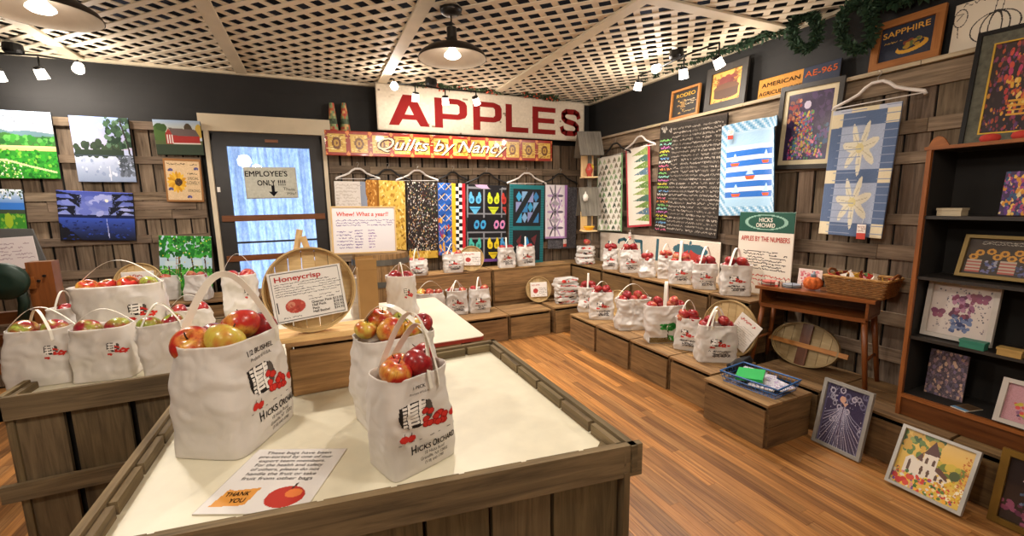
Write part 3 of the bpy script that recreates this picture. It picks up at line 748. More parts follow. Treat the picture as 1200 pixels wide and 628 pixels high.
class BagShape:
    def __init__(s, w, d, h, seed, crumple=.006, top=(1.0, .9), n0=9, n1=3.2, shear=(0, 0), pinch=0., sag=0.):
        s.w, s.d, s.h, s.cr, s.top, s.n0, s.n1, s.sh, s.pinch, s.sag = w, d, h, crumple, top, n0, n1, shear, pinch, sag
        s.o = Vector((seed*3.7, seed*1.3, seed*.77)); s.fine = False
    def dims(s, v):
        k = v
        bul = .05*math.sin(PI*min(1, v*1.05))
        a = s.w/2*(1+(s.top[0]-1)*k+bul*.6); b = s.d/2*(1+(s.top[1]-1)*k+bul)
        if s.pinch: q = math.exp(-((v-.62)/.16)**2)*s.pinch; a *= 1-q; b *= 1-q
        return a, b, s.n0+(s.n1-s.n0)*min(1, v*1.15)
    def disp(s, p, v, nrm):
        q = p*11+s.o
        q = q+Vector((mnoise.noise(q*.5), mnoise.noise(q*.5+Vector((5, 5, 5))), 0))*.6
        e = 1-abs(2*mnoise.noise(q*.75))                     # creases
        f = mnoise.noise(q*.45+Vector((9, 2, 4)))
        g = abs(mnoise.noise(q*1.9+Vector((3, 7, 1))))
        return p+nrm*(s.cr*(f*1.8+e*1.5-.9+g*1.2)*(.35+.65*min(1, v*5)))+Vector((s.sh[0]*v, s.sh[1]*v, -s.sag*v*(.5+.5*mnoise.noise(q*.3))))
    def ang(s, t, v, inset=0.):
        a, b, n = s.dims(v); a -= inset; b -= inset
        c, si = math.cos(t), math.sin(t)
        x = a*math.copysign(abs(c)**(2/n), c); y = b*math.copysign(abs(si)**(2/n), si)
        nr = Vector((c/a, si/b, 0)).normalized()
        return s.disp(Vector((x, y, v*s.h)), v, nr)
    def front(s, fx, v, out=.0012):
        a, b, n = s.dims(v); fx = max(-.999, min(.999, fx))
        y = -b*(1-abs(fx)**n)**(1/n)
        nr = Vector((math.copysign(abs(fx)**(n-1), fx)/a, -abs(y/b)**(n-1)/b, 0)).normalized()
        return s.disp(Vector((a*fx, y, v*s.h)), v, nr)+nr*out
    def mesh(s, nu=64, nv=26, cap=.06):
        mb = MB(); T = []
        for i in range(nu):                                   # even spacing along the perimeter
            T.append(2*PI*i/nu)
        if s.n0 > 5:
            import bisect
            a, b, n = s.dims(.5); fine = 720; pts = [(a*math.copysign(abs(math.cos(q))**(2/n), math.cos(q)), b*math.copysign(abs(math.sin(q))**(2/n), math.sin(q))) for q in [2*PI*k/fine for k in range(fine+1)]]
            cum = [0]
            for p, q in zip(pts, pts[1:]): cum.append(cum[-1]+math.hypot(p[0]-q[0], p[1]-q[1]))
            T = []
            for i in range(nu):
                tgt = cum[-1]*i/nu; k = bisect.bisect_left(cum, tgt); k = max(1, k)
                f = (tgt-cum[k-1])/max(1e-9, cum[k]-cum[k-1]); T.append(2*PI*(k-1+f)/fine)
        rows = [(j/nv, 0.) for j in range(nv+1)]+[(1-cap/s.h*j/4, .0022) for j in range(0, 5)]
        for v, ins in rows:
            for t in T: mb.v.append(s.ang(t, v, ins))
        R = len(rows)
        for j in range(R-1):
            for i in range(nu):
                a, b = j*nu+i, j*nu+(i+1) % nu
                mb.face((a, b, b+nu, a+nu), None, (1, 1, 1), 0 if j < nv+2 else 0)
        mb.face([i for i in range(nu)][::-1])
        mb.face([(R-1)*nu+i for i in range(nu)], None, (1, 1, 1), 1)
        return mb

# ---- apples
def apple_material(name, c0, c1, c2, thr):
    """skin: base c0, blush c1, darker streaks c2"""
    m, N, L, b = new_mat(name)
    tc = N.new('ShaderNodeTexCoord'); oi = N.new('ShaderNodeObjectInfo')
    add = N.new('ShaderNodeVectorMath'); add.operation = 'ADD'
    sc = N.new('ShaderNodeVectorMath'); sc.operation = 'SCALE'; sc.inputs['Scale'].default_value = 40
    cmb = N.new('ShaderNodeCombineXYZ'); L.new(oi.outputs['Random'], cmb.inputs['X']); L.new(oi.outputs['Random'], cmb.inputs['Z']); L.new(cmb.outputs[0], sc.inputs[0])
    L.new(tc.outputs['Object'], add.inputs[0]); L.new(sc.outputs[0], add.inputs[1])
    n1 = N.new('ShaderNodeTexNoise'); n1.inputs['Scale'].default_value = .9; n1.inputs['Detail'].default_value = 2; L.new(add.outputs[0], n1.inputs['Vector'])
    r1 = N.new('ShaderNodeValToRGB'); e = r1.color_ramp.elements; e[0].position, e[1].position = thr-.1, thr+.12; e[0].color = (*lin(c0), 1); e[1].color = (*lin(c1), 1)
    L.new(n1.outputs['Fac'], r1.inputs['Fac'])
    mp = N.new('ShaderNodeMapping'); mp.inputs['Scale'].default_value = (9, 9, .7); L.new(add.outputs[0], mp.inputs['Vector'])
    n2 = N.new('ShaderNodeTexNoise'); n2.inputs['Scale'].default_value = 1; n2.inputs['Detail'].default_value = 4; L.new(mp.outputs[0], n2.inputs['Vector'])
    r2 = N.new('ShaderNodeValToRGB'); r2.color_ramp.elements[0].position = .5; r2.color_ramp.elements[1].position = .68
    L.new(n2.outputs['Fac'], r2.inputs['Fac'])
    mx = N.new('ShaderNodeMix'); mx.data_type = 'RGBA'; mx.inputs['B'].default_value = (*lin(c2), 1)
    ml = N.new('ShaderNodeMath'); ml.operation = 'MULTIPLY'; ml.inputs[1].default_value = .55
    L.new(r2.outputs[0], ml.inputs[0]); L.new(ml.outputs[0], mx.inputs['Factor']); L.new(r1.outputs[0], mx.inputs['A'])
    L.new(mx.outputs['Result'], b.inputs['Base Color'])
    b.inputs['Roughness'].default_value = .28; b.inputs['Coat Weight'].default_value = .25; b.inputs['Subsurface Weight'].default_value = .0
    return m
A_HONEY = apple_material('honeycrisp_skin', '#d8a848', '#bb2a22', '#8a1a1c', .46)
A_MIX = apple_material('green_red_skin', '#9fae48', '#9c2433', '#7a1a28', .5)
A_RED = apple_material('red_skin', '#b0342c', '#8c1620', '#6a0e18', .42)
A_PINK = apple_material('pale_red_skin', '#d08a5e', '#a82c2f', '#801a22', .42)
A_YEL = apple_material('yellow_skin', '#cdb94c', '#c24a2e', '#c98b3a', .56)
STEM = mat('apple_stem', '#3b2a18', .8)
def apple_mesh(seed, n=22, m=14):
    mb = MB(); R = random.Random(seed); px, py = R.uniform(0, 6), R.uniform(0, 6)
    prof = []
    for j in range(m+1):
        ph = PI*j/m; r = math.sin(ph)*(1+.10*math.cos(ph)); z = math.cos(ph)*.86
        z -= .34*math.exp(-(r/.26)**2)*(1 if ph < PI/2 else 0)
        z += .22*math.exp(-(r/.2)**2)*(1 if ph > PI/2 else 0)
        prof.append((r, z))
    for r, z in prof:
        for i in range(n):
            a = 2*PI*i/n; k = 1+.035*math.sin(5*a+px)*(1-z)*.4+.03*math.sin(2*a+py)
            mb.v.append(Vector((r*k*math.cos(a), r*k*math.sin(a), z)))
    for j in range(m):
        for i in range(n):
            a, b = j*n+i, j*n+(i+1) % n
            if j == 0: 
                if i == 0: pass
            mb.face((a, a+n, b+n, b))
    return mb
AP = []
for k in range(3):
    o = apple_mesh(k).build('apple', A_RED, smooth=True); AP.append(o.data); bpy.data.objects.remove(o)
_s = MB(); _s.tube([(0, 0, .5), (.02, .01, .78), (.09, .03, 1.02)], lambda q: .045-.012*q, 6); _so = _s.build('stem', STEM, smooth=True); STEMME = _so.data; bpy.data.objects.remove(_so)
def apple(loc, r, material, label, group=None, rot=(0, 0, 0), stem=False):
    o = bpy.data.objects.new('apple', random.choice(AP)); COL.objects.link(o)
    o.location = loc; o.scale = (r, r, r); o.rotation_euler = rot
    o.material_slots[0].link = 'OBJECT'; o.material_slots[0].material = material
    tag(o, label, 'apple', group)
    if stem:
        c = bpy.data.objects.new('stem', STEMME); COL.objects.link(c); c.parent = o
    return o

# ---- printed emblem: tipped barrel spilling apples with writing below
RED, BLK = '#c9372f', '#2b2624'
def draw_emblem(im, x0, y0, w, h, coarse=False):
    f = lambda u, v: (x0+u*w, y0+v*h)
    P = lambda pts: [f(*p) for p in pts]
    im.poly(P([(.08, .35), (.03, .6), (.06, .92), (.2, .98), (.52, .985), (.66, .9), (.7, .5), (.6, .22), (.3, .24)]), BLK)
    for k in range(6):
        v0 = .33+.105*k; im.poly(P([(.1, v0), (.1, v0+.075), (.58, v0+.085), (.58, v0-.005)]), '#e9e5df')
    for u in (.2, .44): im.poly(P([(u, .26), (u-.03, .6), (u, .97), (u+.06, .97), (u+.03, .6), (u+.06, .26)]), '#efece6'); im.line(P([(u, .26), (u-.03, .6), (u, .97)]), .012, BLK)
    im.ell(*f(.65, .62), .085*w, .3*h, '#57504a'); 
    R = random.Random(5)
    for k in range(16):
        u, v = R.uniform(.56, 1.0), 0; v = .08+R.random()*(.62-(u-.56)*.9); im.ell(*f(u, v), .075*w, .085*h, RED)
        if not coarse: im.ring(*f(u, v), .075*w, .085*h, .12, '#8d1f1b')
    for u, v in ((.1, .0), (.24, -.04), (1.18, .22)):
        im.ell(*f(u, v), .085*w, .1*h, RED)
        if not coarse: im.line(P([(u, v+.08), (u+.02, v+.16)]), .01, BLK)
    if not coarse:
        for k in range(7): im.line(P([(.0+.2*k, -.16+.02*(k % 2)), (.12+.2*k, -.155)]), .006, BLK)

def print_patch(name, shape, im, fx0, fx1, v0, v1, parent):
    w, h = im.w, im.h
    def df(x, y, z): return tuple(shape.front(fx0+(fx1-fx0)*(x+.5), v0+(v1-v0)*z, .0014 if shape.fine else .003))
    return slab(name, im, 1, 1, 0, parent, INK, df, back=False, masked=True)

def bail(mb, shape, az, hh, wd, inner=.96, lean=0., drop=.05, side=1, n=14, twist=0., flat=0.):
    """flat handle arching over the mouth from the outside of one rim to the inside of the other"""
    a, b, nn = shape.dims(1.0); c, s = math.cos(az), math.sin(az); zt = shape.h
    rim = lambda t, off: Vector((shape.ang(t, 1.0).x, shape.ang(t, 1.0).y, 0))+Vector((math.cos(t)*off, math.sin(t)*off, 0))
    t0 = math.atan2(s/b, c/a)
    A = rim(t0, .003); B = rim(t0+PI, -.004)
    A0 = shape.ang(t0, 1-drop/shape.h)+Vector((c, s, 0))*.003
    wdir = Vector((-s, c, 0)); pts = [A0]
    for k in range(n+1):
        q = k/n; p = A.lerp(B, q); z = hh*(1-abs(2*q-1)**2.3)
        sq = (q-.5)*(1-.25*math.sin(PI*q)); p = A.lerp(B, .5+sq)
        pts.append(Vector((p.x, p.y, zt+z*.98-.004))+wdir*lean*z/hh)
    pts.append(pts[-1]+Vector((0, 0, -.03)))
    wd_l = []
    for k in range(len(pts)):
        tg = (pts[min(k+1, len(pts)-1)]-pts[max(k-1, 0)]).normalized(); ip = tg.cross(wdir).normalized()
        wd_l.append((wdir*(1-flat)+ip*flat).normalized())
    mb.ribbon(pts, wd_l, wd, .0014)

def fill(shape, M, n, r, material, label, group, seed, layers=1, stem=False, mats2=None, inset=.004):
    """apples lying in the mouth of the bag"""
    R = random.Random(seed); a, b, nn = shape.dims(.98); a -= inset; b -= inset; out = []
    pts = []
    nx = max(1, int(2*a/(2*r*.93))); ny = max(1, int(2*b/(2*r*.9)))
    for i in range(nx):
        for j in range(ny):
            x = -a+r+(2*a-2*r)*(i/(nx-1) if nx > 1 else .5); y = -b+r+(2*b-2*r)*(j/(ny-1) if ny > 1 else .5)
            pts.append((x, y))
    R.shuffle(pts); pts = pts[:n]
    rest = shape.h-shape.sag*.5-r*1.15
    for x, y in pts:
        rr = r*R.uniform(.92, 1.04)
        p = Vector((x+R.uniform(-.003, .003)+shape.sh[0], y+R.uniform(-.003, .003)+shape.sh[1], rest+rr*.84+R.uniform(0, .006)))
        out.append((p, rr))
    if layers > 1:
        for k in range(layers-1):
            x, y = (-.38+.76*k/max(1, layers-2))*a, R.uniform(-.2, .2)*b; out.append((Vector((x+shape.sh[0], y+shape.sh[1], rest+r*1.75)), r*.95))
    for p, rr in out:
        m = R.choice(mats2) if mats2 and R.random() < .4 else material
        apple(M @ p, rr, m, label, group, (R.uniform(-.7, .7), R.uniform(-.7, .7), R.uniform(0, 6)), stem)

def make_bag(P, yaw, w, d, h, seed, label, apple_mat, napples, fruit, r=.037, handles=((.6, .11),), pr='small', detail=False, crumple=.006, group=None, top=(1.0, .92), mats2=None, layers=1, hw=.016, pinch=0, shear=(0, 0), sag=0, stem=False):
    sh = BagShape(w, d, h, seed, crumple, top, pinch=pinch, shear=shear, sag=sag); sh.fine = detail
    M = Matrix.Translation(P) @ Matrix.Rotation(yaw, 4, 'Z')
    t = thing('paper_bag', label, 'bag', M=M, group=group)
    body = sh.mesh(130 if detail else 84, 60 if detail else 36, r*1.15).build('bag_body', [BAGM, BROWNIN], t, smooth=True)
    for az, hh, *rest in handles:
        mb = MB(); bail(mb, sh, az, hh, rest[0] if rest else hw, lean=rest[1] if len(rest) > 1 else 0, flat=rest[2] if len(rest) > 2 else 0); mb.build('handle', HANDM, t)
    if pr == 'small':
        im = Img(34, 30, '#e9e5e0'); im.mask[:] = False
        draw_emblem(im, .12, .48, .62, .42, True)
        im.scribble(.1, .22, .95, .36, 1, BLK, seed, .5); im.scribble(.25, .0, .9, .2, 3, '#5a5350', seed+1, .4)
        print_patch('printed_emblem', sh, im, -.62, .72, .16, .72, t)
    elif pr == 'side':                                        # print half wrapped round the edge
        im = Img(24, 24, '#e9e5e0'); im.mask[:] = False; draw_emblem(im, .05, .25, .85, .6, True)
        print_patch('printed_emblem', sh, im, .3, .97, .42, .78, t)
    elif pr == 'tree':
        im = Img(60, 50, '#e9e5e0'); im.mask[:] = False
        im.rect(0, 0, 1, .24, '#6f5b38'); im.grain(.05, 3, im.mask.copy()); im.dots(14, .55, .1, 1, .3, .05, .09, ['#2f7d33', '#3f9440'], 4)
        im.rect(.47, .2, .5, .62, '#4b3a22'); im.dots(16, .3, .62, .66, .84, .05, .08, ['#2c7a35', '#1f6a2b', '#46984a'], 6); im.scribble(.75, .9, .95, .99, 1, BLK, 5)
        print_patch('printed_tree', sh, im, -.98, .98, .02, .6, t)
    if napples: fill(sh, M, napples, r, apple_mat, 'apple in %s' % fruit if isinstance(fruit, str) else fruit[0], 'apples in '+(fruit if isinstance(fruit, str) else fruit[1]), seed, layers, stem, mats2)
    return t, sh, M

# ---------------------------------------------------------------- the two front bags
def corner_bag(pl, pc, pr_, z):
    L, C, Rr = at_z(*pl, z), at_z(*pc, z), at_z(*pr_, z); return L, C, Rr
z = SZ+.001
L_, C_, R_ = corner_bag((217, 537), (283, 540), (348, 485), z)
ux = (R_-C_).normalized(); yaw = math.atan2(ux.y, ux.x)
W1, D1, H1 = .315, .245, .372
uy_ = Vector((-ux.y, ux.x, 0)); C1 = C_+ux*W1/2+uy_*D1/2
t1, s1, M1 = make_bag(C1, yaw, W1, D1, H1, 3, 'largest white half bushel bag on the big table, barrel print turned sideways', None, 0, '', handles=((-1.2, .215, .023, .0, .75),), pr=None, detail=True, crumple=.0055, top=(1.0, .98), r=.042)
z = SZ+.001
L_, C_, R_ = corner_bag((433, 540), (463, 568), (534, 531), z)
ux = (R_-C_).normalized(); yaw2 = math.atan2(ux.y, ux.x); W2, D2, H2 = .222, .17, .3
uy_ = Vector((-ux.y, ux.x, 0)); C2 = C_+ux*W2/2+uy_*D2/2
t2, s2_, M2 = make_bag(C2, yaw2, W2, D2, H2, 5, 'white one peck bag on the big table, barrel print facing out, near the front rail', None, 0, '', handles=((-1.15, .175, .022, .03, .3), (-1.45, .135, .022, .05, .3)), pr=None, detail=True, crumple=.0045, top=(1.0, .95), r=.04)
def front_print(shape, t, lines, ex, ey, ew, eh):
    im = Img(110, 80, '#e9e5e0'); im.mask[:] = False
    draw_emblem(im, .02, .24, .76, .74)
    print_patch('printed_emblem', shape, im, ex, ex+ew, ey, ey+eh, t)
    a = shape.w/2; mb = MB()
    for k_, (txt, fx, v, size, width, bold) in enumerate(lines):
        text_mb(mb, txt, fx*a, v*shape.h, size*shape.h, width*a if width else None, 0, bold*4, 'CENTER', col=BLK, mapf=lambda x, zz: shape.front(x/a, zz/shape.h, .0016))
        if k_ in (1, len(lines)-1): mb.build('printed_lettering', INK, t, recalc=False); mb = MB()
front_print(s1, t1, [('1/2 BUSHEL', -.08, .845, .068, .8, .003), ('Produce of U.S.A.', -.08, .79, .042, .66, .001), ('H', -.3, .215, .125, .13, .004), ('ICKS', .02, .215, .085, .38, .004), ('O', .33, .215, .105, .12, .004), ('RCHARD', .66, .215, .085, .5, .004),
    ('18 Hicks Road', .3, .155, .05, .62, 0), ('Granville, NY 12832', .32, .105, .05, .8, 0), ('(518) 642-1788', .3, .055, .045, .6, 0)], -.62, .27, 1.5, .48)
front_print(s2_, t2, [('1 PECK', -.12, .87, .045, .36, .002), ('Produce of U.S.A.', -.12, .82, .03, .56, .0), ('H', -.42, .235, .125, .14, .004), ('ICKS', -.12, .235, .082, .38, .004), ('O', .2, .235, .105, .12, .004), ('RCHARD', .58, .235, .082, .6, .004),
    ('18 Hicks Road', .2, .18, .05, .6, 0), ('Granville, NY 12832', .2, .125, .05, .85, 0), ('(518) 642-1788', .2, .075, .045, .6, 0)], -.84, .31, 1.86, .46)
# apples of the front bags, one by one
def in_bag(M, x, y, z): return M @ Vector((x, y, z))
def front_apples(sh, M, rows, grp):
    for x, y, dz, r, m, rot, lab in rows: apple(in_bag(M, x, y, sh.h+dz), r, m, lab, None, rot, True)
AP1 = [(-.088, .055, -.012, .062, A_HONEY, (.5, -.5, .4), 'red and yellow apple at the rim of the half bushel bag, calyx side up'),
       (.02, .058, -.02, .055, A_RED, (.3, .4, 1), 'dark red apple low behind others in the half bushel bag'),
       (-.072, -.046, -.002, .06, A_YEL, (.7, .2, 2), 'yellow-green and red apple at the outer corner of the half bushel bag'),
       (.035, -.03, .022, .058, A_HONEY, (.5, .3, 3), 'orange-red apple topmost in the half bushel bag'),
       (.1, -.05, -.006, .055, A_RED, (.2, -.6, 4), 'red apple beside the white handle of the half bushel bag'),
       (.11, .055, -.01, .05, A_PINK, (.2, .6, 5), 'rosy apple at the far end of the half bushel bag')]
front_apples(s1, M1, AP1, 1)
AP2 = [(-.058, -.03, .006, .048, A_HONEY, (.3, .2, 1), 'orange-red apple at the outer corner of the one peck bag'),
       (.015, -.034, .016, .049, A_RED, (.75, -.1, 2), 'shiny red apple in the middle of the one peck bag'),
       (.068, .03, .014, .044, A_RED, (.3, .5, 3), 'deep red apple at the inner end of the one peck bag'),
       (-.012, .038, .0, .042, A_HONEY, (.2, .3, 4), 'red apple at the back of the one peck bag')]
front_apples(s2_, M2, AP2, 2)
# third bag, half hidden by the one peck bag
B3 = at_z(469, 488, SZ+.001); yaw3 = yaw2-.15
t3, s3, M3 = make_bag(Vector((B3.x, B3.y+.02, SZ+.001)), yaw3, .285, .2, .33, 9, 'white bag of yellow and red apples standing behind the one peck bag', None, 0, '', handles=((2.3, .12, .034, .05),), pr=None, detail=True, crumple=.0075, top=(1.02, .95), pinch=.0, r=.045)
AP3 = [(-.1, .015, .022, .04, A_YEL, (.2, .2, 1), 'small yellow apple by the handle of the bag behind the peck bag'),
       (-.035, .045, .04, .05, A_HONEY, (.2, -.3, 2), 'big orange-red apple high in the bag behind the peck bag'),
       (-.03, -.05, .02, .052, A_HONEY, (.9, .3, 3.4), 'large half yellow half red apple leaning at the rim behind the peck bag'),
       (.055, -.045, .012, .045, A_YEL, (.5, .3, 4), 'yellow-green apple seen between the two handles of the peck bag'),
       (.05, .05, .02, .044, A_MIX, (.5, .3, 5), 'green and red apple at the back of the bag behind the peck bag'),
       (.115, .0, .012, .04, A_RED, (.5, .3, 6), 'red apple at the torn corner of the bag behind the peck bag')]
front_apples(s3, M3, AP3, 3)

# ---------------------------------------------------------------- small bags placed where they stand
def px_bag(x0, x1, yt, yb, z, yaw, label, fruit, amat, n, seed, depth=.68, xlim=(None, None), ylim=(None, None), **k):
    k.setdefault('top', (random.uniform(.94, 1.08), random.uniform(.85, 1.0))); k.setdefault('crumple', .0095)
    """x0..x1, yt..yb: outline of the bag body in the photograph; z: height of what it stands on"""
    P = at_z((x0+x1)/2, yb, z); dep = (P-CAM).dot(FW)
    H = at_y((x0+x1)/2, yt, P.y).z-z
    Wp = (x1-x0)/F*dep
    al = abs(math.cos(yaw-(-.35)))+depth*abs(math.sin(yaw+.35))
    w = Wp/max(.9, al)*1.0
    d = w*depth
    dirv = Vector((P.x, P.y, 0)).normalized()
    C = P+dirv*(d*.5); C.z = z+.001
    for k_ in range(60):                                      # slide along the line of sight until it stands on its shelf
        ex = w/2*abs(math.cos(yaw))+d/2*abs(math.sin(yaw)); ey = w/2*abs(math.sin(yaw))+d/2*abs(math.cos(yaw))
        far = (xlim[0] is not None and C.x-ex < xlim[0]) or (ylim[0] is not None and C.y-ey < ylim[0])
        near = (xlim[1] is not None and C.x+ex > xlim[1]) or (ylim[1] is not None and C.y+ey > ylim[1])
        if far == near: break
        q = 1.004 if far else .996
        C.x *= q; C.y *= q; w *= q; H *= q
        if far: d *= q
    r_ = k.pop('r', .037)*1.28; k['r'] = min(r_, w*.27)
    return make_bag(C, yaw, w, d, max(.12, H), seed, label, amat, n, fruit, **k)
BZt = .808
px_bag(25, 93, 386, 451, BZt, -.05, 'white bag at the outer corner of the grey bin, green and red apples', 'the bag at the outer corner of the grey bin', A_MIX, 5, 21, pr='side', handles=((.1, .1, .011), (-.9, .09, .011)), crumple=.008, r=.04, ylim=(2.43, None))
px_bag(98, 163, 384, 445, BZt, -.1, 'white bag in the grey bin between two other rim bags, handle lying loose', 'the middle rim bag of the grey bin', A_MIX, 5, 22, pr='side', handles=((.2, .085, .01),), crumple=.009, r=.04, ylim=(2.43, None))
px_bag(172, 224, 379, 440, BZt, .35, 'white bag at the rim of the grey bin partly hidden by the half bushel bag', 'the rim bag half hidden by the half bushel bag', A_MIX, 5, 23, pr=None, handles=((.5, .1, .012), (-.7, .09, .011)), crumple=.008, r=.042, ylim=(2.43, None))
px_bag(109, 194, 334, 412, BZt, -.1, 'large white half bushel bag standing at the back of the grey bin', 'the large bag at the back of the grey bin', A_HONEY, 9, 24, pr='side', handles=((.0, .14, .014),), crumple=.008, r=.04, mats2=[A_MIX, A_YEL], depth=.5, ylim=(None, 3.42))
px_bag(68, 101, 361, 412, BZt, .1, 'white bag of red apples between the rim bags of the grey bin', 'the red apple bag between the rim bags', A_RED, 4, 25, pr=None, handles=((1.2, .1, .011),), r=.038)
px_bag(90, 118, 337, 380, BZt, .2, 'crumpled white bag beside the large bag in the grey bin', 'the crumpled bag beside the large bin bag', A_PINK, 4, 26, pr=None, handles=(), crumple=.01, r=.036, mats2=[A_YEL])
px_bag(204, 250, 363, 402, BZt, -.1, 'wide low white bag of pale red apples at the back rim of the grey bin', 'the wide low bag of the grey bin', A_PINK, 7, 27, pr=None, handles=((.2, .09, .009),), r=.036, depth=.5, ylim=(None, 3.42))
px_bag(268, 305, 322, 376, BZt, -.1, 'white bag with thin tall handle in front of the glazed door', 'the bag in front of the glazed door', A_PINK, 6, 28, pr='side', handles=((.1, .15, .008),), r=.038)
px_bag(184, 211, 325, 352, .745, .1, 'white bag on the bench box, in front of the orchard painting', 'the bench bag beside the orchard painting', A_PINK, 5, 29, pr=None, handles=((.3, .08, .009),), r=.036)
px_bag(221, 247, 322, 352, .745, -.2, 'white bag on the bench box next to the dark door frame', 'the bench bag next to the door frame', A_PINK, 4, 30, pr=None, handles=((.6, .09, .009),), r=.036)
# on the white table
px_bag(455, 490, 324, 374, T3Z, -.45, 'tall white bag of red apples on the white topped table', 'the tall bag on the white topped table', A_RED, 6, 31, pr='side', handles=((1.9, .09, .007), (.3, .08, .007)), r=.035)
px_bag(414, 442, 324, 375, T3Z, -.2, 'white bag on the white topped table, tucked behind the large round lid', 'the bag tucked behind the large round lid', A_RED, 5, 32, pr=None, handles=((.3, .1, .008),), r=.035)
# low bench along the back
px_bag(489, 521, 344, 376, LOWZ, -.3, 'white bag with yellow apples on the low crate behind the white table', 'the low bag behind the white table', A_YEL, 5, 33, pr='small', handles=((.3, .13, .015),), r=.038, mats2=[A_PINK])
px_bag(523, 549, 341, 369, LOWZ, -.25, 'first bag of the pair on the low back crate, nearer the table', 'the pair bag nearer the table', A_PINK, 4, 34, handles=((1.2, .12, .014), (.8, .1, .014)), r=.038)
px_bag(549, 575, 339, 367, LOWZ, -.2, 'second bag of the pair on the low back crate, nearer the small lid', 'the pair bag nearer the small lid', A_PINK, 5, 35, handles=((1.3, .14, .016),), r=.038)
# upper shelf along the back
px_bag(477, 500, 297, 315, UPZ, -.3, 'squashed clear-topped bag on the tall back box below the dark floral quilt', 'the squashed bag below the dark floral quilt', A_PINK, 3, 36, handles=((1.4, .14, .012),), crumple=.014, r=.036, ylim=(4.96, 5.17))
px_bag(519, 543, 295, 317, UPZ, -.2, 'white bag on the tall back box beside the small round lid', 'the bag beside the small round lid', A_PINK, 5, 37, handles=((.9, .13, .014),), r=.038, ylim=(4.96, 5.17))
px_bag(583, 604, 291, 315, UPZ, -.15, 'white bag below the swimsuit quilt, first of a pair on the tall back box', 'the pair bag below the swimsuit quilt', A_RED, 4, 38, handles=((1.5, .13, .016),), r=.038, ylim=(4.96, 5.17))
px_bag(605, 627, 291, 314, UPZ, -.25, 'white bag below the teal quilt, second of a pair on the tall back box', 'the pair bag below the teal quilt', A_RED, 4, 39, handles=((1.5, .13, .016),), r=.038, ylim=(4.96, 5.17))
# upper row of the side wall
up = [(706, 725, 292, 316, 'white bag below the tulip table runner, starting the upper side row', A_RED, 4), (726, 749, 293, 320, 'white bag with wide handle below the tree runner in the upper side row', A_RED, 3),
      (749, 767, 305, 327, 'crinkled low bag heaped with dark red apples in the upper side row', A_RED, 5), (770, 789, 300, 327, 'crinkled white bag of yellow and red apples in the upper side row', A_YEL, 5),
      (782, 811, 316, 343, 'white bag with upright strap just before the red painted apple', A_PINK, 6), (811, 839, 318, 348, 'white bag right under the red painted apple of the white sign', A_RED, 5),
      (842, 878, 313, 348, 'last white bag of the upper side row, beside the white notice', A_RED, 6)]
fr = ['the first bag of the upper side row', 'the bag below the tree runner', 'the crinkled low upper bag', 'the crinkled yellow apple bag', 'the bag with upright strap', 'the bag under the painted apple', 'the last bag of the upper side row']
hd = [((1.2, .1, .01),), ((.4, .14, .014),), ((.9, .09, .012),), ((.7, .13, .012),), ((1.5, .2, .022),), ((.9, .16, .018),), ((1.0, .15, .018),)]
ofs = [.0, .0, .0, .07, .0, 0, .0]
for (x0, x1, yt, yb, l, am, n), f_, h_, k, of in zip(up, fr, hd, range(7), ofs):
    px_bag(x0, x1, yt, yb, UPZ, -.75 if k not in (1, 2) else -.5, l, f_, am, n, 41+k, handles=h_, pr='small' if k not in (2, 3) else None, crumple=.015 if k in (2, 3) else .0105, pinch=.12 if k in (2, 3) else 0, r=.038, mats2=[A_RED, A_PINK] if k in (3, 4) else None, depth=.58, xlim=(3.13, 3.5), layers=3)
lo = [(677, 701, 337, 366, 'white bag beside the folded bag pile with straight upright handle', A_RED, 4), (690, 720, 343, 375, 'white bag with arched handle second from the folded bag pile', A_RED, 5),
      (721, 760, 351, 387, 'very crinkled white bag before the small lid in the low side row', A_PINK, 6), (756, 801, 359, 402, 'wide white bag printed with a green tree on brown ground', A_PINK, 7),
      (789, 820, 374, 411, 'grey-white bag behind the last bag of the low side row', A_PINK, 6), (814, 860, 383, 425, 'last bag of the low side row, in front of the leaning basket lid', A_RED, 6)]
fr = ['the bag beside the folded pile', 'the second bag of the low side row', 'the very crinkled low bag', 'the bag printed with a green tree', 'the grey-white low bag', 'the last bag of the low side row']
hd = [((1.5, .17, .018),), ((.4, .12, .016),), ((.0, .15, .014),), ((1.35, .22, .03), ), ((.6, .16, .016),), ((.7, .15, .017), (1.1, .12, .016))]
for (x0, x1, yt, yb, l, am, n), f_, h_, k in zip(lo, fr, hd, range(6)):
    px_bag(x0, x1, yt, yb, LOWZ, [-.5, -.6, -.3, -.35, -.95, -.55][k], l, f_, am, n, 61+k, handles=h_, pr='tree' if k == 3 else (None if k == 2 else 'small'), crumple=.018 if k == 2 else .011, r=.038, mats2=[A_RED], depth=.5, xlim=(2.62, 3.1), layers=3)

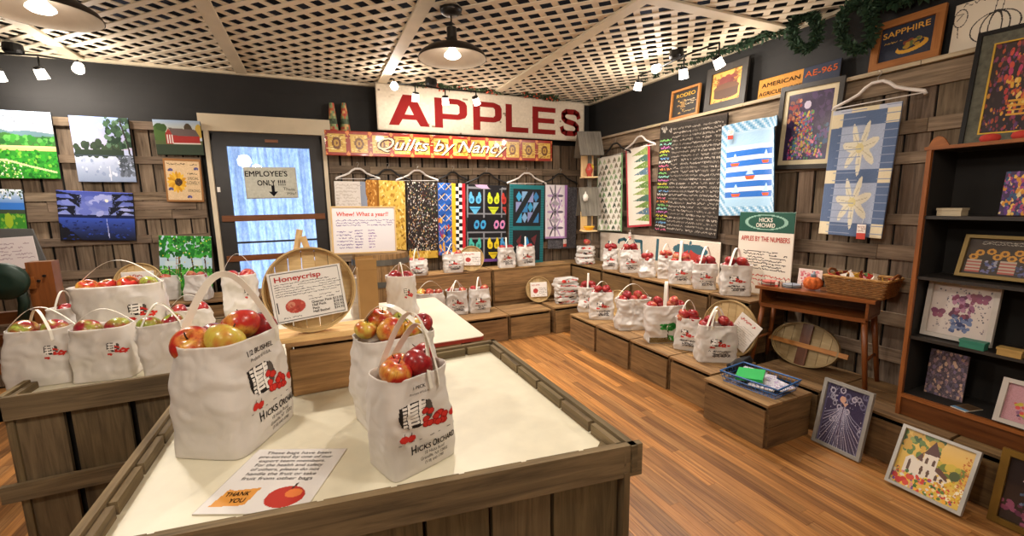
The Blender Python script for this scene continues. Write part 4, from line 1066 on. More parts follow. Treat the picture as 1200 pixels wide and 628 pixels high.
# piles of folded empty bags
def pile(P, yaw, w, d, h, n, label, seed):
    t = thing('folded_bag_pile', label, 'bag pile', P, yaw); R = random.Random(seed)
    for k in range(n):
        th = h/n; a = R.uniform(-.3, .3); s = BagShape(w*R.uniform(.92, 1.02), d*R.uniform(.9, 1.0), th*1.5, seed+k*3, .014, (1, 1), 5, 5)
        mb = s.mesh(40, 6, .004); 
        for i, v in enumerate(mb.v): mb.v[i] = Matrix.Rotation(a, 3, 'Z') @ v+Vector((R.uniform(-.003, .003), 0, k*th))
        o = mb.build('folded_bag', [BAGM, BAGM], t, smooth=True)
        if k % 2 == 0:
            im = Img(26, 6, '#e9e5e0'); im.mask[:] = False; im.dots(7, .1, .1, .9, .9, .05, .1, [RED, '#d8867f', BLK], seed+k)
            s.o = s.o
            pp = print_patch('printed_patch', s, im, -.8, .8, .15, .9, o)
            pp.matrix_local = Matrix.Translation((0, 0, k*th)) @ Matrix.Rotation(a, 4, 'Z')
    return t
P = at_z(667, 357, .326); pile(Vector((P.x+.03, P.y+.13, .327)), -.3, .28, .2, .3, 9, 'pile of folded white bags with red print on the low corner crate', 80)
P = at_z(690, 310, UPZ); pile(Vector((P.x+.0, P.y+.09, UPZ+.002)), -.5, .22, .17, .22, 7, 'smaller pile of folded white bags below the birdhouse, apple on top', 95)
q = Vector((P.x+.0, P.y+.09, UPZ+.002+.255)); apple(q+Vector((.02, -.01, .035)), .045, A_PINK, 'single pinkish red apple lying on the folded bags below the birdhouse', None, (.3, .2, 1), True)
# ================================================================ things on the walls
def hang(q, plane, out):
    return on_back(q, PY, out) if plane == 'B' else on_right(q, PX, out)
def frame_mb(W, H, bw, t, y0, tint=(1, 1, 1)):
    mb = MB()
    mb.board((0, y0+t/2, H-bw/2), (W, t, bw), None, tint); mb.board((0, y0+t/2, bw/2), (W, t, bw), None, tint)
    for s in (-1, 1): mb.board((s*(W-bw)/2, y0+t/2, H/2), (bw, t, H-2*bw), None, tint)
    return mb
def framed(name, label, cat, M, W, H, bw, fmat, img, t=.025, glazed=True, tint=(1, 1, 1), mat_in=None, mat_w=0, group=None, fm_name='frame'):
    t_ = thing(name, label, cat, M=M, group=group)
    frame_mb(W, H, bw, t, -t, tint).build(fm_name, fmat, t_)
    iw, ih = W-2*bw, H-2*bw
    if mat_in:
        frame_mb(iw, ih, mat_w, .004, -.012).build('picture_mount', mat_in, t_, M=Matrix.Translation((0, 0, bw))); 
    sl = slab('picture', img, iw-2*mat_w, ih-2*mat_w, .006, t_, GLAZED if glazed else PRINT, M=Matrix.Translation((0, -.008, bw+mat_w)))
    return t_
def canvas(name, label, M, W, H, img, cat='painting', t=.02, edge='#1c1c20', material=None, group=None):
    o = slab(name, img, W, H, t, None, material or PAINT, edge=edge); o.matrix_world = M @ Matrix.Translation((0, -t, 0)); return tag(o, label, cat, group)

# ---------------------------------------------------------------- paintings on the left of the door
def img_field():
    im = Img(110, 110, '#dfe3ea'); im.grad(0, .55, 1, 1, '#e8cfc6', '#b9cfe6'); im.scribble(.0, .8, 1, 1, 3, '#6c7686', 3, .8)
    im.poly([(0, .72), (.2, .74), (.35, .7), (.6, .72), (1, .68), (1, .5), (0, .5)], '#5f7d86'); im.poly([(0, .66), (.3, .68), (.6, .62), (1, .64), (1, .45), (0, .45)], '#3c6c34')
    im.dots(60, 0, .45, 1, .62, .02, .05, ['#2f7a2e', '#3e8f35', '#275f2b', '#58a04a'], 2); im.rect(.12, .42, 1, .49, '#d9b67e'); im.rect(.12, .46, 1, .49, '#e3c891')
    im.rect(0, 0, 1, .42, '#2e8a2c'); im.dots(260, 0, 0, 1, .42, .01, .03, ['#2f9a2a', '#237a24', '#49ab33', '#1d6421', '#7ab93f'], 5)
    im.dots(60, 0, 0, .45, .3, .006, .014, ['#e9edd8', '#cfe08f'], 7); im.line([(0, .3), (.3, .26), (.6, .18), (.95, .1)], .03, '#c9d69a'); im.dots(30, 0, .3, .12, .6, .01, .03, ['#7b8f5a', '#93a070'], 8); return im
def img_lake():
    im = Img(100, 100, '#b9c4e4'); im.grad(0, .5, 1, 1, '#c8bedb', '#8ba3dc'); im.ell(.5, .86, .05, .04, '#f0c3b8'); im.grad(0, 0, 1, .42, '#8f9fbd', '#c5cfe6')
    im.dots(40, .05, .42, .8, .62, .03, .07, ['#31402f', '#2a382c', '#3a4934'], 2); im.rect(.02, .42, .85, .5, '#2c3a2d'); im.rect(.0, .405, 1, .425, '#3a4550')
    im.dots(90, .58, .55, 1.0, 1.0, .02, .05, ['#2f4a35', '#3d5c40', '#243a2b', '#56735a'], 3); im.line([(.98, .2), (.93, .6), (.85, .95)], .03, '#2c2a26')
    im.dots(60, .75, .1, 1, .4, .02, .04, ['#5a6270', '#444c55', '#727b8c'], 4); im.dots(40, .1, .1, .75, .38, .01, .03, ['#d5ddef', '#aab7d3', '#8e9dbe'], 6); im.rect(.55, .02, .57, .25, '#d3d8e6'); return im
def img_barn():
    im = Img(80, 60, '#c9d5e6'); im.grad(0, .5, 1, 1, '#e6d9a8', '#9fb6d4'); im.dots(20, 0, .45, .2, .8, .05, .09, ['#3d5a2e', '#4d6b35'], 1); im.ell(.72, .72, .09, .2, '#4a3f2f'); im.ell(.95, .7, .08, .2, '#c9a94a')
    im.rect(0, 0, 1, .42, '#33402f'); im.rect(0, .3, 1, .42, '#56643c'); im.poly([(.22, .32), (.22, .6), (.3, .76), (.38, .6), (.38, .32)], '#a63a34'); im.rect(.38, .32, .95, .56, '#a8332f'); im.poly([(.3, .78), (.88, .74), (.95, .55), (.38, .56)], '#6b5d5a')
    for x in (.25, .3, .35): im.rect(x, .34, x+.02, .58, '#e6dcd6')
    im.rect(.38, .32, .96, .345, '#e2d6d0'); return im
def img_night():
    im = Img(110, 80, '#5b6fc4'); im.grad(0, .5, 1, 1, '#8f9de0', '#4453ad'); im.grad(0, 0, 1, .46, '#181c2e', '#3b57c0'); im.rect(0, .46, 1, .52, '#1a2350')
    im.dots(30, .1, .55, .9, .9, .04, .09, ['#7d8ad4', '#a5aee8', '#6a78cc'], 3, .5); im.ell(.64, .82, .025, .035, '#f2efe4')
    for x0, y0, x1, y1 in ((0, .98, .3, .86), (0, .85, .28, .78), (0, .7, .22, .64), (.0, .62, .2, .6), (1, .98, .72, .9), (1, .85, .72, .75), (1, .72, .66, .62), (1, .6, .76, .57)):
        for k in range(6): im.line([(x0, y0-.01*k), (x0*.5+x1*.5, (y0+y1)/2+.02), (x1, y1-.03*k+.05)], .015, '#171a2a')
    im.line([(.62, .44), (.64, .05)], .012, '#aeb9ee'); im.poly([(0, 0), (.3, 0), (.15, .2), (0, .36)], '#1a1a22'); im.dots(80, .05, .02, .95, .4, .01, .03, ['#24357e', '#2c46a6', '#1c2550'], 5, .4); return im
def img_blue():
    im = Img(60, 60, '#8fb9e6'); im.grad(0, .55, 1, 1, '#3f74c4', '#dfe8f0'); im.dots(60, 0, .78, 1, 1, .015, .03, ['#2c4a34', '#eef2f2', '#43624a'], 2); im.rect(0, .5, 1, .68, '#3a78cf'); im.rect(0, .42, 1, .52, '#3f4c3a'); im.rect(0, 0, 1, .42, '#3e8a2f'); im.dots(50, 0, 0, 1, .42, .02, .05, ['#57a236', '#2f7a2d', '#8bb53c'], 4); im.ell(.5, .25, .12, .18, '#9dbb2e'); return im
def img_sun():
    im = Img(80, 90, '#d9b98c'); im.a[:] = hexc('#d8bb92'); im.grain(.03, 2); im.rect(0, 0, 1, .05, '#9a6a3c'); im.rect(0, .95, 1, 1, '#9a6a3c'); im.rect(0, 0, .05, 1, '#9a6a3c'); im.rect(.95, 0, 1, 1, '#9a6a3c')
    for k in range(16): a = k*PI/8; im.ell(.32+.16*math.cos(a), .46+.15*math.sin(a), .1, .04, ['#d9a326', '#c98f1c', '#e3b63c'][k % 3], a)
    im.ell(.36, .46, .1, .09, '#4a3320'); im.dots(25, .28, .4, .44, .52, .008, .012, ['#7a5a2a', '#2c1c10'], 3); im.scribble(.1, .84, .9, .91, 1, '#3a2a20', 5)
    for x, y in ((.15, .74), (.84, .78), (.12, .3), (.6, .12)): im.ell(x, y, .05, .03, '#4a4a7a', .5); im.ell(x+.05, y, .04, .03, '#59548a', -.5)
    for y in (.66, .34, .19): im.scribble(.62, y-.035, .88, y+.03, 1, '#2b211b', int(y*100)); return im
def img_orchard():
    im = Img(100, 100, '#bcd8e8'); im.rect(0, 0, 1, .45, '#3f9a36'); im.dots(260, 0, 0, 1, .5, .015, .035, ['#2f8a30', '#4fb03c', '#1f6f28', '#6cc24a', '#2a7a2c'], 3)
    for x in (.15, .36, .6, .85): im.line([(x+.04, .3), (x, .72)], .025, '#4a3220'); im.line([(x, .6), (x+.1, .85)], .015, '#4a3220')
    im.dots(260, 0, .66, 1, 1, .02, .045, ['#1f7a2b', '#2f9435', '#49ad3e', '#17601f'], 6); im.dots(60, 0, .1, 1, .98, .008, .014, ['#e8f0d8', '#e0d84a'], 9)
    for x in (.3, .34): im.line([(x, .36), (x+.02, .66)], .008, '#a8794a')
    for k in range(6): im.line([(.3, .4+.045*k), (.36, .4+.045*k)], .008, '#a8794a')
    im.rect(.1, .5, .3, .58, '#cfe3ea'); im.rect(.65, .5, .8, .6, '#cfe3ea'); return im
q = [(-12, 129), (67, 133), (75, 210), (-8, 209)]
M, W, H = hang(q, 'B', .01); canvas('painting', 'landscape painting of a green field with tan strip and pale sky', M, W, H, img_field())
M, W, H = hang([(79, 136), (152, 139), (160, 214), (96, 213)], 'B', .01); canvas('painting', 'painting of a pale lake with dark tree line and pink sun', M, W, H, img_lake())
M, W, H = hang([(178, 140), (236, 143), (239, 182), (187, 182)], 'B', .01); canvas('painting', 'small painting of a red barn under pale sky', M, W, H, img_barn())
M, W, H = hang([(66, 223), (157, 226), (160, 282), (74, 281)], 'B', .01); canvas('painting', 'dark blue night painting of a moonlit lake', M, W, H, img_night())
M, W, H = hang([(-10, 222), (30, 222), (35, 271), (-6, 270)], 'B', .01); canvas('painting', 'painting of green hills and bright blue water below the green field painting', M, W, H, img_blue())
M, W, H = hang([(193, 186), (237, 187), (240, 237), (197, 236)], 'B', .01)
t = thing('sunflower_plaque', 'tan wooden plaque with a painted sunflower and butterflies', 'plaque', M=M)
slab('plaque_board', img_sun(), W, H, .02, t, PAINT, M=Matrix.Translation((0, -.02, 0)), edge='#7a5232')
text_obj('lettering', [dict(txt='SPECIAL', x=W*.26, z=H*.52, size=H*.09, width=W*.3, y=-.0215, col='#2b211b'), dict(txt='LOVELY', x=W*.26, z=H*.41, size=H*.11, width=W*.34, y=-.0215, col='#2b211b'), dict(txt='STRONG', x=W*.26, z=H*.23, size=H*.09, width=W*.32, y=-.0215, col='#2b211b')], t)
# orchard painting standing on the bench box
M, W, H = plane_M([at_y(185, 280, 5.2), at_y(247, 279, 5.2), at_y(250, 345, 5.2), at_y(189, 345, 5.2)]); M.translation.z = .742
canvas('painting', 'bright green painting of an apple orchard standing behind two bags', M @ Matrix.Rotation(-.06, 4, 'X'), W, H+.03, img_orchard())
# grey display board with a sheet of paper
M, W, H = plane_M([at_y(-30, 272, 4.75), at_y(36, 268, 4.75), at_y(66, 322, 4.75), at_y(-8, 322, 4.75)])
xd = (at_y(66, 326, 4.75)-at_y(-8, 326, 4.75)).normalized()
def quad_board(name, pts, t, m, label=None, cat=None, parent=None):
    mb = MB(); mb.prism(pts, (0, t, 0)); o = mb.build(name, m, parent)
    return tag(o, label, cat) if label else o
qb = [at_y(x, y, 4.75) for x, y in ((-20, 330), (64, 330), (37, 268), (-40, 268))]
quad_board('display_board', qb, .02, mat('grey_felt_board', '#5d5d5c', .9), 'dark grey display board tilted beside the night painting, pale sheet on it', 'board')
im = Img(60, 40, '#e7dede'); im.scribble(.08, .3, .9, .85, 5, '#b9a5ad', 4, .4)
M, W, H = plane_M([at_y(x, y, 4.745) for x, y in ((-30, 282), (34, 276), (48, 314), (-16, 318))])
o = slab('paper_sheet', im, W, H, .002, None, PRINT); o.matrix_world = M @ Matrix.Translation((0, -.004, 0)); tag(o, 'creased white paper sheet pinned on the dark grey display board', 'paper')

# notice taped to the door glass
M, W, H = plane_M([at_y(x, y, 5.34) for x, y in ((287, 196), (348, 196), (350, 232), (289, 233))])
t = thing('door_notice', 'hand-lettered grey cardboard notice taped inside the door glass', 'notice', M=M)
im = Img(30, 20, '#b9b9ab'); im.grain(.015, 3); slab('card', im, W, H, .003, t, PRINT, edge='#9a9a8c')
text_obj('lettering', [dict(txt="EMPLOYEE'S", x=-W*.08, z=H*.71, size=H*.24, width=W*.8, y=-.0015, col='#15151a', bold=.015), dict(txt='ONLY', x=-W*.1, z=H*.42, size=H*.24, width=W*.34, y=-.0015, col='#15151a', bold=.015), dict(txt='!!!!', x=W*.2, z=H*.42, size=H*.24, width=W*.14, y=-.0015, col='#15151a', bold=.015), dict(txt='Thank', x=W*.33, z=H*.25, size=H*.13, width=W*.24, y=-.0015, col='#15151a', rot=-.1), dict(txt='you!', x=W*.37, z=H*.12, size=H*.13, width=W*.18, y=-.0015, col='#15151a', rot=-.1)], t)
mb = MB(); a = W*.06; mb.poly([(x*a+W*.02, -.0015, z*a+H*.06) for x, z in ((-.5, 4), (.5, 4), (.5, 1.8), (1.5, 1.8), (0, 0), (-1.5, 1.8), (-.5, 1.8))], lin('#15151a')); mb.build('arrow', INK, t, recalc=False)

# ---------------------------------------------------------------- the big signs on the back wall
M, W, H = on_back([(442, 97), (687, 121), (684, 166), (443, 152)], 5.2)
t = thing('apples_sign', 'long white board with big red block letters hung under the ceiling', 'sign', M=M)
im = Img(120, 24, '#d9cdb9'); im.grain(.012, 1); im.dots(10, 0, 0, 1, 1, .004, .01, ['#cdbfa8', '#8d7f6c'], 3)
slab('board', im, W, H, .03, t, PAINT, edge='#4a4038', M=Matrix.Translation((0, -.0, 0)))
# block letters: built as blunt capitals
def block_letters(W, H):
    mb = MB(); z0, z1 = H*.13, H*.8; hh = z1-z0; col = lin('#82201f'); state = {}
    def P(pts): mb.poly([(state['x']+u*state['w'], -.0015, z0+v*hh) for u, v in pts], col)
    def A():
        P([(0, 0), (.24, 0), (.33, .2), (.39, .36), (.5, .66), (.5, 1), (.36, 1)]); P([(1, 0), (.64, 1), (.5, 1), (.5, .66), (.61, .36), (.67, .2), (.76, 0)]); P([(.33, .2), (.67, .2), (.61, .36), (.39, .36)])
    def Pp():
        P([(0, 0), (.24, 0), (.24, 1), (0, 1)]); P([(.24, .82), (.7, .82), (.76, .99), (.7, 1), (.24, 1)]); P([(.24, .3), (.7, .3), (.77, .31), (.7, .48), (.24, .48)])
        P([(.7, .82), (.76, .76), (1, .8), (.94, .92), (.76, .99)]); P([(.76, .76), (.76, .54), (1, .5), (1, .8)]); P([(.76, .54), (.7, .48), (.77, .31), (.94, .38), (1, .5)])
    def Lx(): P([(0, 0), (1, 0), (1, .19), (.27, .19), (.27, 1), (0, 1)])
    def E():
        P([(0, 0), (1, 0), (1, .18), (.25, .18), (.25, .41), (.95, .41), (.95, .59), (.25, .59), (.25, .82), (1, .82), (1, 1), (0, 1)])
    def S():
        c = [(.95, .7), (.9, .84), (.74, .91), (.28, .91), (.13, .82), (.13, .66), (.26, .56), (.74, .46), (.87, .36), (.87, .18), (.72, .09), (.28, .09), (.1, .16), (.05, .3)]; w_ = .105
        for i in range(len(c)-1):
            a = Vector(c[i]); b = Vector(c[i+1]); d = (b-a).normalized(); nn = Vector((-d.y, d.x))*w_; g = .04
            P([tuple(a+nn-d*g), tuple(a-nn-d*g), tuple(b-nn+d*g), tuple(b+nn+d*g)])
    for fn, u0, u1 in ((A, .046, .217), (Pp, .24, .386), (Pp, .414, .552), (Lx, .572, .688), (E, .71, .835), (S, .865, .972)):
        state['x'] = (u0-.5)*W; state['w'] = (u1-u0)*W; fn()
    return mb
lt = block_letters(W, H).build('red_lettering', INK, t, recalc=False)
# Quilts banner with quilt-block pattern
M, W, H = on_back([(381, 152.3), (648, 165), (647, 189.3), (382, 181.5)], 5.13)
t = thing('quilts_banner', 'long red and gold banner with quilt squares and white script', 'sign', M=M)
im = Img(280, 30, '#9c2f1e'); n = 12
for k in range(n):
    x0, x1 = (k+.12)/n, (k+.88)/n; cx = (k+.5)/n; w = 1/n
    if k in (0, 1, 2, 9, 10, 11) or True:
        im.rect(x0, .14, x1, .86, '#d9b24f'); im.dots(34, x0+.004, .18, x1-.004, .82, .0025, .006, ['#b98526', '#f0dc93', '#8e5a1c', '#e6c768'], k)
        im.poly([(cx, .22), (cx+w*.26, .5), (cx, .78), (cx-w*.26, .5)], '#c79a3a'); im.ring(cx, .5, w*.16, .2, .25, '#6e3e16'); im.ell(cx, .5, w*.05, .07, '#6e3e16')
        for dx in (-.5, .5): im.poly([(cx+dx*w, .8), (cx+dx*w+w*.1, .93), (cx+dx*w, 1.05), (cx+dx*w-w*.1, .93)], '#e08a4a')
        for dx in (-.5, .5): im.poly([(cx+dx*w, -.05), (cx+dx*w+w*.1, .07), (cx+dx*w, .2), (cx+dx*w-w*.1, .07)], '#e08a4a')
slab('banner_board', im, W, H, .02, t, GLAZED, edge='#7a2416', M=Matrix.Translation((0, 0, 0)))
text_obj('lettering', [dict(txt='Quilts by Nancy', x=-.035*W, z=H*.29, size=H*.72, width=W*.57, shear=.4, y=-.001, col='#38130c', bold=.035), dict(txt='Quilts by Nancy', x=-.036*W, z=H*.3, size=H*.72, width=W*.57, shear=.4, y=-.0016, col='#f6ead2', bold=.004)], t)
# two small patterned cones on the door trim
for x, l in ((391, 'patterned paper cone standing behind the banner end, nearer the door'), (405, 'patterned paper cone standing behind the banner end, nearer the apples sign')):
    p = at_y(x, 154, 5.345); zc_ = zpy(420, 160)+.012; h = at_y(x, 121, 5.345).z-zc_
    mb = MB(); prof = [(.047, 0), (.045, .02), (.024, h-.004), (.024, h)]
    R_ = random.Random(x)
    N_ = 14; K = 12
    for j in range(K+1):
        r = .06+(.024-.06)*j/K
        for i in range(N_): a = 2*PI*i/N_; mb.v.append(Vector((r*math.cos(a), r*math.sin(a), h*j/K)))
    for j in range(K):
        for i in range(N_): mb.face((j*N_+i, j*N_+(i+1) % N_, (j+1)*N_+(i+1) % N_, (j+1)*N_+i), None, lin(R_.choice(['#b5653f', '#8c9a6a', '#c9a36a', '#a8483a', '#6f7f5a'] if j not in (4, 5) else ['#3c4a34', '#50604a'])))
    mb.face([K*N_+i for i in range(N_)], None, lin('#8a5a40'))
    o = mb.build('paper_cone', PAINT, loc=(p.x, 5.345, zc_)); tag(o, l, 'cone')
# whiteboard price notice on the barrel
M, W, H = plane_M([at_y(x, y, 4.05) for x, y in ((389, 243), (462, 243), (464, 294), (391, 297))]); M.translation.z = max(M.translation.z, 0)
t = thing('price_whiteboard', 'white board with red heading and handwritten prices on the barrel', 'board', M=M)
im = Img(130, 90, '#e9e6ea'); im.scribble(.06, .58, .95, .74, 3, '#7a6aa0', 4, .5); im.scribble(.06, .08, .3, .5, 6, '#7a6aa0', 5, .4); im.scribble(.34, .08, .46, .52, 7, '#7a6aa0', 6, .4); im.scribble(.56, .08, .68, .52, 7, '#8a6aa8', 8, .4)
slab('board', im, W, H, .015, t, PRINT, edge='#cfc7b8', M=Matrix.Translation((0, 0, 0)))
frame_mb(W+.02, H+.02, .012, .02, -.006, (1.1, 1.05, .95)).build('frame', BASKW, t, M=Matrix.Translation((0, 0, -.01)))
text_obj('lettering', [dict(txt='Whew! What a year!!', x=-W*.02, z=H*.81, size=H*.13, width=W*.82, y=-.0015, col='#d8503f', bold=.01, shear=.1)], t)

# ---------------------------------------------------------------- hangers with quilts, back wall
HANG_W, HANG_B = mat('white_velvet_hanger', '#e5e0da', .5), mat('black_velvet_hanger', '#191818', .6)
def hanger(M, w, white, label, drop=None, group=None):
    t = thing('clothes_hanger', label, 'hanger', M=M, group=group)       # origin: top of the bar's middle
    m = HANG_W if white else HANG_B; h = w*.22
    mb = MB(); mb.tube([(-w/2, -.01, -h-.02), (-w/2+.008, -.01, -h), (-w*.32, -.01, -h*.74), (-w*.2, -.01, -h*.5), (-w*.13, -.01, -h*.2), (-w*.06, -.01, -h*.02), (w*.06, -.01, -h*.02), (w*.13, -.01, -h*.2), (w*.2, -.01, -h*.5), (w*.32, -.01, -h*.74), (w/2-.008, -.01, -h), (w/2, -.01, -h-.02)], .011, 8)
    mb.build('bar', m, t, smooth=True)
    mb = MB(); mb.tube([(-w/2+.01, -.01, -h-.01), (w/2-.01, -.01, -h-.01)], .004, 6); mb.build('trouser_bar', m, t, smooth=True)
    mb = MB(); mb.tube([(0, -.01, 0), (0, -.01, .03), (.014, -.01, .045), (.016, -.008, .06), (0, .0, .072), (-.012, .004, .062)], .0022, 6); mb.build('hook', mat('hanger_hook_steel', '#b9b6b0', .3, .9), t, smooth=True)
    return t
def quilt(name, label, q, img, plane='B', out=.06, t=.012, wave=.008, seed=0, edge='#bbbbbb', wx=2.2, tagc=None, material=None, cat='quilt', fn=None, group=None):
    M, W, H = hang(q, plane, out)
    R = random.Random(seed); p1, p2 = R.uniform(0, 6), R.uniform(0, 6)
    def df(x, y, z):
        u, v = x/W+.5, z/H; k = 1-v*.7
        yy = -wave*(math.sin(u*wx*PI+p1)*k+.5*math.sin(u*5*PI+v*2+p2)*k)-.012*(1-v)
        if fn: return fn(x, yy, z, u, v, W, H)
        return (x, yy, z)
    o = slab(name, img, W, H, t, None, material or FABRIC, df, edge, smooth=True); o.matrix_world = M; tag(o, label, cat, group)
    return o, M, W, H
def hanger_px(x0, x1, ytop, plane, white, label, out=.045):
    f = (lambda x, y: at_y(x, y, PY)) if plane == 'B' else (lambda x, y: at_x(x, y, PX))
    a, b2, c = f(x0, ytop), f(x1, ytop), f((x0+x1)/2, ytop); w = (b2-a).length
    n = Vector((0, -1, 0)) if plane == 'B' else Vector((-1, 0, 0))
    M = Matrix.Rotation(0 if plane == 'B' else -PI/2, 4, 'Z'); M.translation = c+n*out
    return hanger(M, w, white, label)
def two_tone(*a): pass
def im_white():
    im = Img(50, 50, '#dcd6cf'); im.rect(.8, 0, 1, 1, '#8f97a8'); im.scribble(.05, .35, .75, .95, 8, '#c3bab0', 2, .6)
    for x in (.3, .42, .52): im.ell(x, .18+(x-.3)*.3, .1, .04, '#5d6a80', .5)
    im.line([(.25, .1), (.6, .3)], .03, '#4a5668'); return im
def im_gold():
    im = Img(70, 120, '#d8b455'); im.dots(260, .3, 0, 1, 1, .015, .035, ['#c79a3c', '#e3c878', '#a8792c', '#f0dc9a', '#b58a34', '#8a6426'], 2); im.rect(0, 0, .3, 1, '#a8702e'); im.dots(160, 0, 0, .28, 1, .01, .022, ['#c9924a', '#7d4e1c', '#e0b066'], 4); im.line([(.3, 0), (.3, 1)], .05, '#8a5a24'); return im
def im_floral():
    im = Img(80, 150, '#2a2422'); im.dots(650, 0, .1, 1, 1, .008, .02, ['#d8cfc4', '#b9a48f', '#7a4a3a', '#e8e2d8', '#4a6a4a', '#c9a36a', '#8d8d95', '#5a2f2c'], 3); im.rect(0, 0, 1, .1, '#c9a23e'); im.dots(30, 0, 0, 1, .1, .02, .04, ['#a87a28', '#e6c86a'], 5); return im
def im_check():
    im = Img(90, 120, '#2456a8'); R_ = random.Random(2)
    for k in range(7):
        y = .02+k*.145
        for j, x in enumerate((.02, .28)):
            im.poly([(x, y), (x+.22, y+.06), (x+.24, y+.14), (x+.04, y+.09)], ['#2f6fd0', '#1c3f86'][(k+j) % 2]); im.line([(x, y+.02), (x+.24, y+.11)], .018, '#d8b26a'); im.line([(x+.02, y+.1), (x+.2, y+.02)], .012, '#d9dfe8')
    im.dots(18, 0, 0, .5, .5, .02, .05, ['#c96a2a', '#7a3a86', '#1f2f5a', '#e0a83c', '#b53a2e'], 5)
    im.rect(.5, 0, .64, 1, '#e7b52c'); im.rect(.64, 0, .88, 1, '#f0ede8')
    for k in range(20):
        for j in range(2):
            if (k+j) % 2: im.rect(.64+.12*j, k/20, .76+.12*j, (k+1)/20, '#141414')
    im.rect(.88, 0, 1, 1, '#c9242f'); return im
def im_swim():
    im = Img(100, 150, '#17161a')
    for x in (0, .4, .86): im.rect(x, 0, x+.035, 1, '#7d7f86')
    for y in (0, .3, .38, .56, .62, .95): im.rect(0, y, 1, y+.022, '#7d7f86')
    im.rect(0, .4, 1, .58, '#141318')
    def bik(cx, cy, c, c2):
        for s in (-1, 1): im.ell(cx+s*.085, cy+.05, .07, .05, c); im.ell(cx+s*.11, cy+.1, .035, .05, c, s*.3); im.ell(cx+s*.09, cy+.045, .035, .022, c2)
        im.poly([(cx-.14, cy-.04), (cx+.14, cy-.04), (cx+.03, cy-.13), (cx-.03, cy-.13)], c); im.rect(cx-.12, cy-.075, cx+.12, cy-.06, c2)
    bik(.2, .76, '#5fb3dd', '#2c7cae'); bik(.66, .76, '#c9d62c', '#8aa01e'); bik(1.02, .76, '#c0392f', '#8a211c'); bik(.2, .17, '#49b6a8', '#2b7f78'); bik(.66, .17, '#ead025', '#b59a16'); bik(1.0, .17, '#4a9ad0', '#2a6a9e')
    for cx, c in ((.32, '#3f9fd6'), (.82, '#d889bb')):
        for s in (-1, 1): im.ell(cx+s*.08, .49, .07, .055, c, .5); im.ell(cx+s*.08, .49, .03, .025, '#1c2a5a')
    im.ell(.5, 1.0, .3, .05, '#c9a6c8'); im.ell(.7, 1.0, .2, .06, '#151317'); im.rect(0, 0, 1, .04, '#7a4fa0'); return im
def im_teal():
    im = Img(90, 160, '#1e2226'); tl = '#1f6f76'
    for x in (0, .9): im.rect(x, 0, x+.1, 1, tl)
    for y in (.0, .44, .95): im.rect(0, y, 1, y+.05, tl)
    for k in range(32): im.rect(0, k/32, .1, k/32+.008, '#134c52'); im.rect(.9, k/32, 1, k/32+.008, '#134c52')
    c = ['#3f9fd0', '#7fa8d0', '#8f97c8', '#3b7fb8']
    for i in range(4):
        for j in range(3):
            x, y = .18+i*.165, .53+j*.13; pts = [[(x, y), (x+.165, y), (x+.165, y+.13)], [(x, y+.13), (x+.165, y+.13), (x, y)], [(x+.08, y), (x+.165, y+.065), (x+.08, y+.13), (x, y+.065)]][(i*2+j) % 3]; im.poly(pts, c[(i+j*2) % 4])
    im.poly([(.3, .1), (.5, .36), (.7, .1)], '#3b8fc8'); im.poly([(.4, .08), (.62, .28), (.75, .05)], '#6fa9d8'); im.poly([(.2, .3), (.34, .38), (.3, .22)], '#6a2f34'); im.poly([(.62, .33), (.8, .38), (.74, .24)], '#6a2f34'); return im
def im_star():
    im = Img(80, 130, '#e6dfe6'); 
    for cy in (.2, .5, .8):
        for k in range(8):
            a = k*PI/4; im.ell(.45+.2*math.cos(a), cy+.085*math.sin(a), .16, .025, ['#6a5f74', '#b49ac4', '#3f3a45'][k % 3], a)
        im.ell(.45, cy, .09, .05, '#8d8494'); im.ell(.45, cy, .04, .025, '#3c3742')
    for cy in (.35, .65): im.poly([(.45, cy-.07), (.68, cy), (.45, cy+.07), (.22, cy)], '#a9a2ae'); im.dots(14, 0, cy-.06, .9, cy+.06, .02, .04, ['#8f6fa8', '#d8cfdd', '#c9a3d0'], int(cy*10))
    im.rect(.88, 0, 1, 1, '#a878b8'); im.rect(0, 0, 1, .04, '#b08cc0'); return im
def im_denim():
    im = Img(40, 60, '#55545a'); im.grain(.04, 4); return im
QB = [('folded_quilt', 'cream quilt with small blue branch, behind the white price board', [(394, 213), (431, 213), (431, 262), (394, 262)], im_white, 1),
      ('folded_quilt', 'gold and yellow patterned quilt hanging down beside the white price board', [(430, 212), (478, 212), (474, 308), (432, 308)], im_gold, 2),
      ('folded_quilt', 'dark speckled floral quilt with a gold lower band', [(478, 214), (513, 214), (511, 302), (478, 302)], im_floral, 3),
      ('folded_quilt', 'blue folded quilt with yellow stripe and black white checks', [(512, 215), (545, 215), (543, 298), (513, 298)], im_check, 4),
      ('folded_quilt', 'black quilt with bright swimsuits and sandals', [(545, 217), (592, 217), (590, 306), (546, 306)], im_swim, 5),
      ('folded_quilt', 'black quilt with teal border and blue star blocks', [(594, 217), (635, 217), (633, 309), (594, 309)], im_teal, 6),
      ('folded_quilt', 'white quilt with purple and black star flowers', [(636, 217), (664, 217), (660, 279), (637, 279)], im_star, 7)]
for k, (n, l, q, fn, s) in enumerate(QB): quilt(n, l, q, fn(), 'B', .06+.006*(k % 2), seed=s, edge='#6b6470')
quilt('folded_quilt', 'plain charcoal cloth hanging behind the white and purple star quilt', [(640, 219), (673, 219), (673, 291), (640, 291)], im_denim(), 'B', .035, seed=9, edge='#3a3a3e')
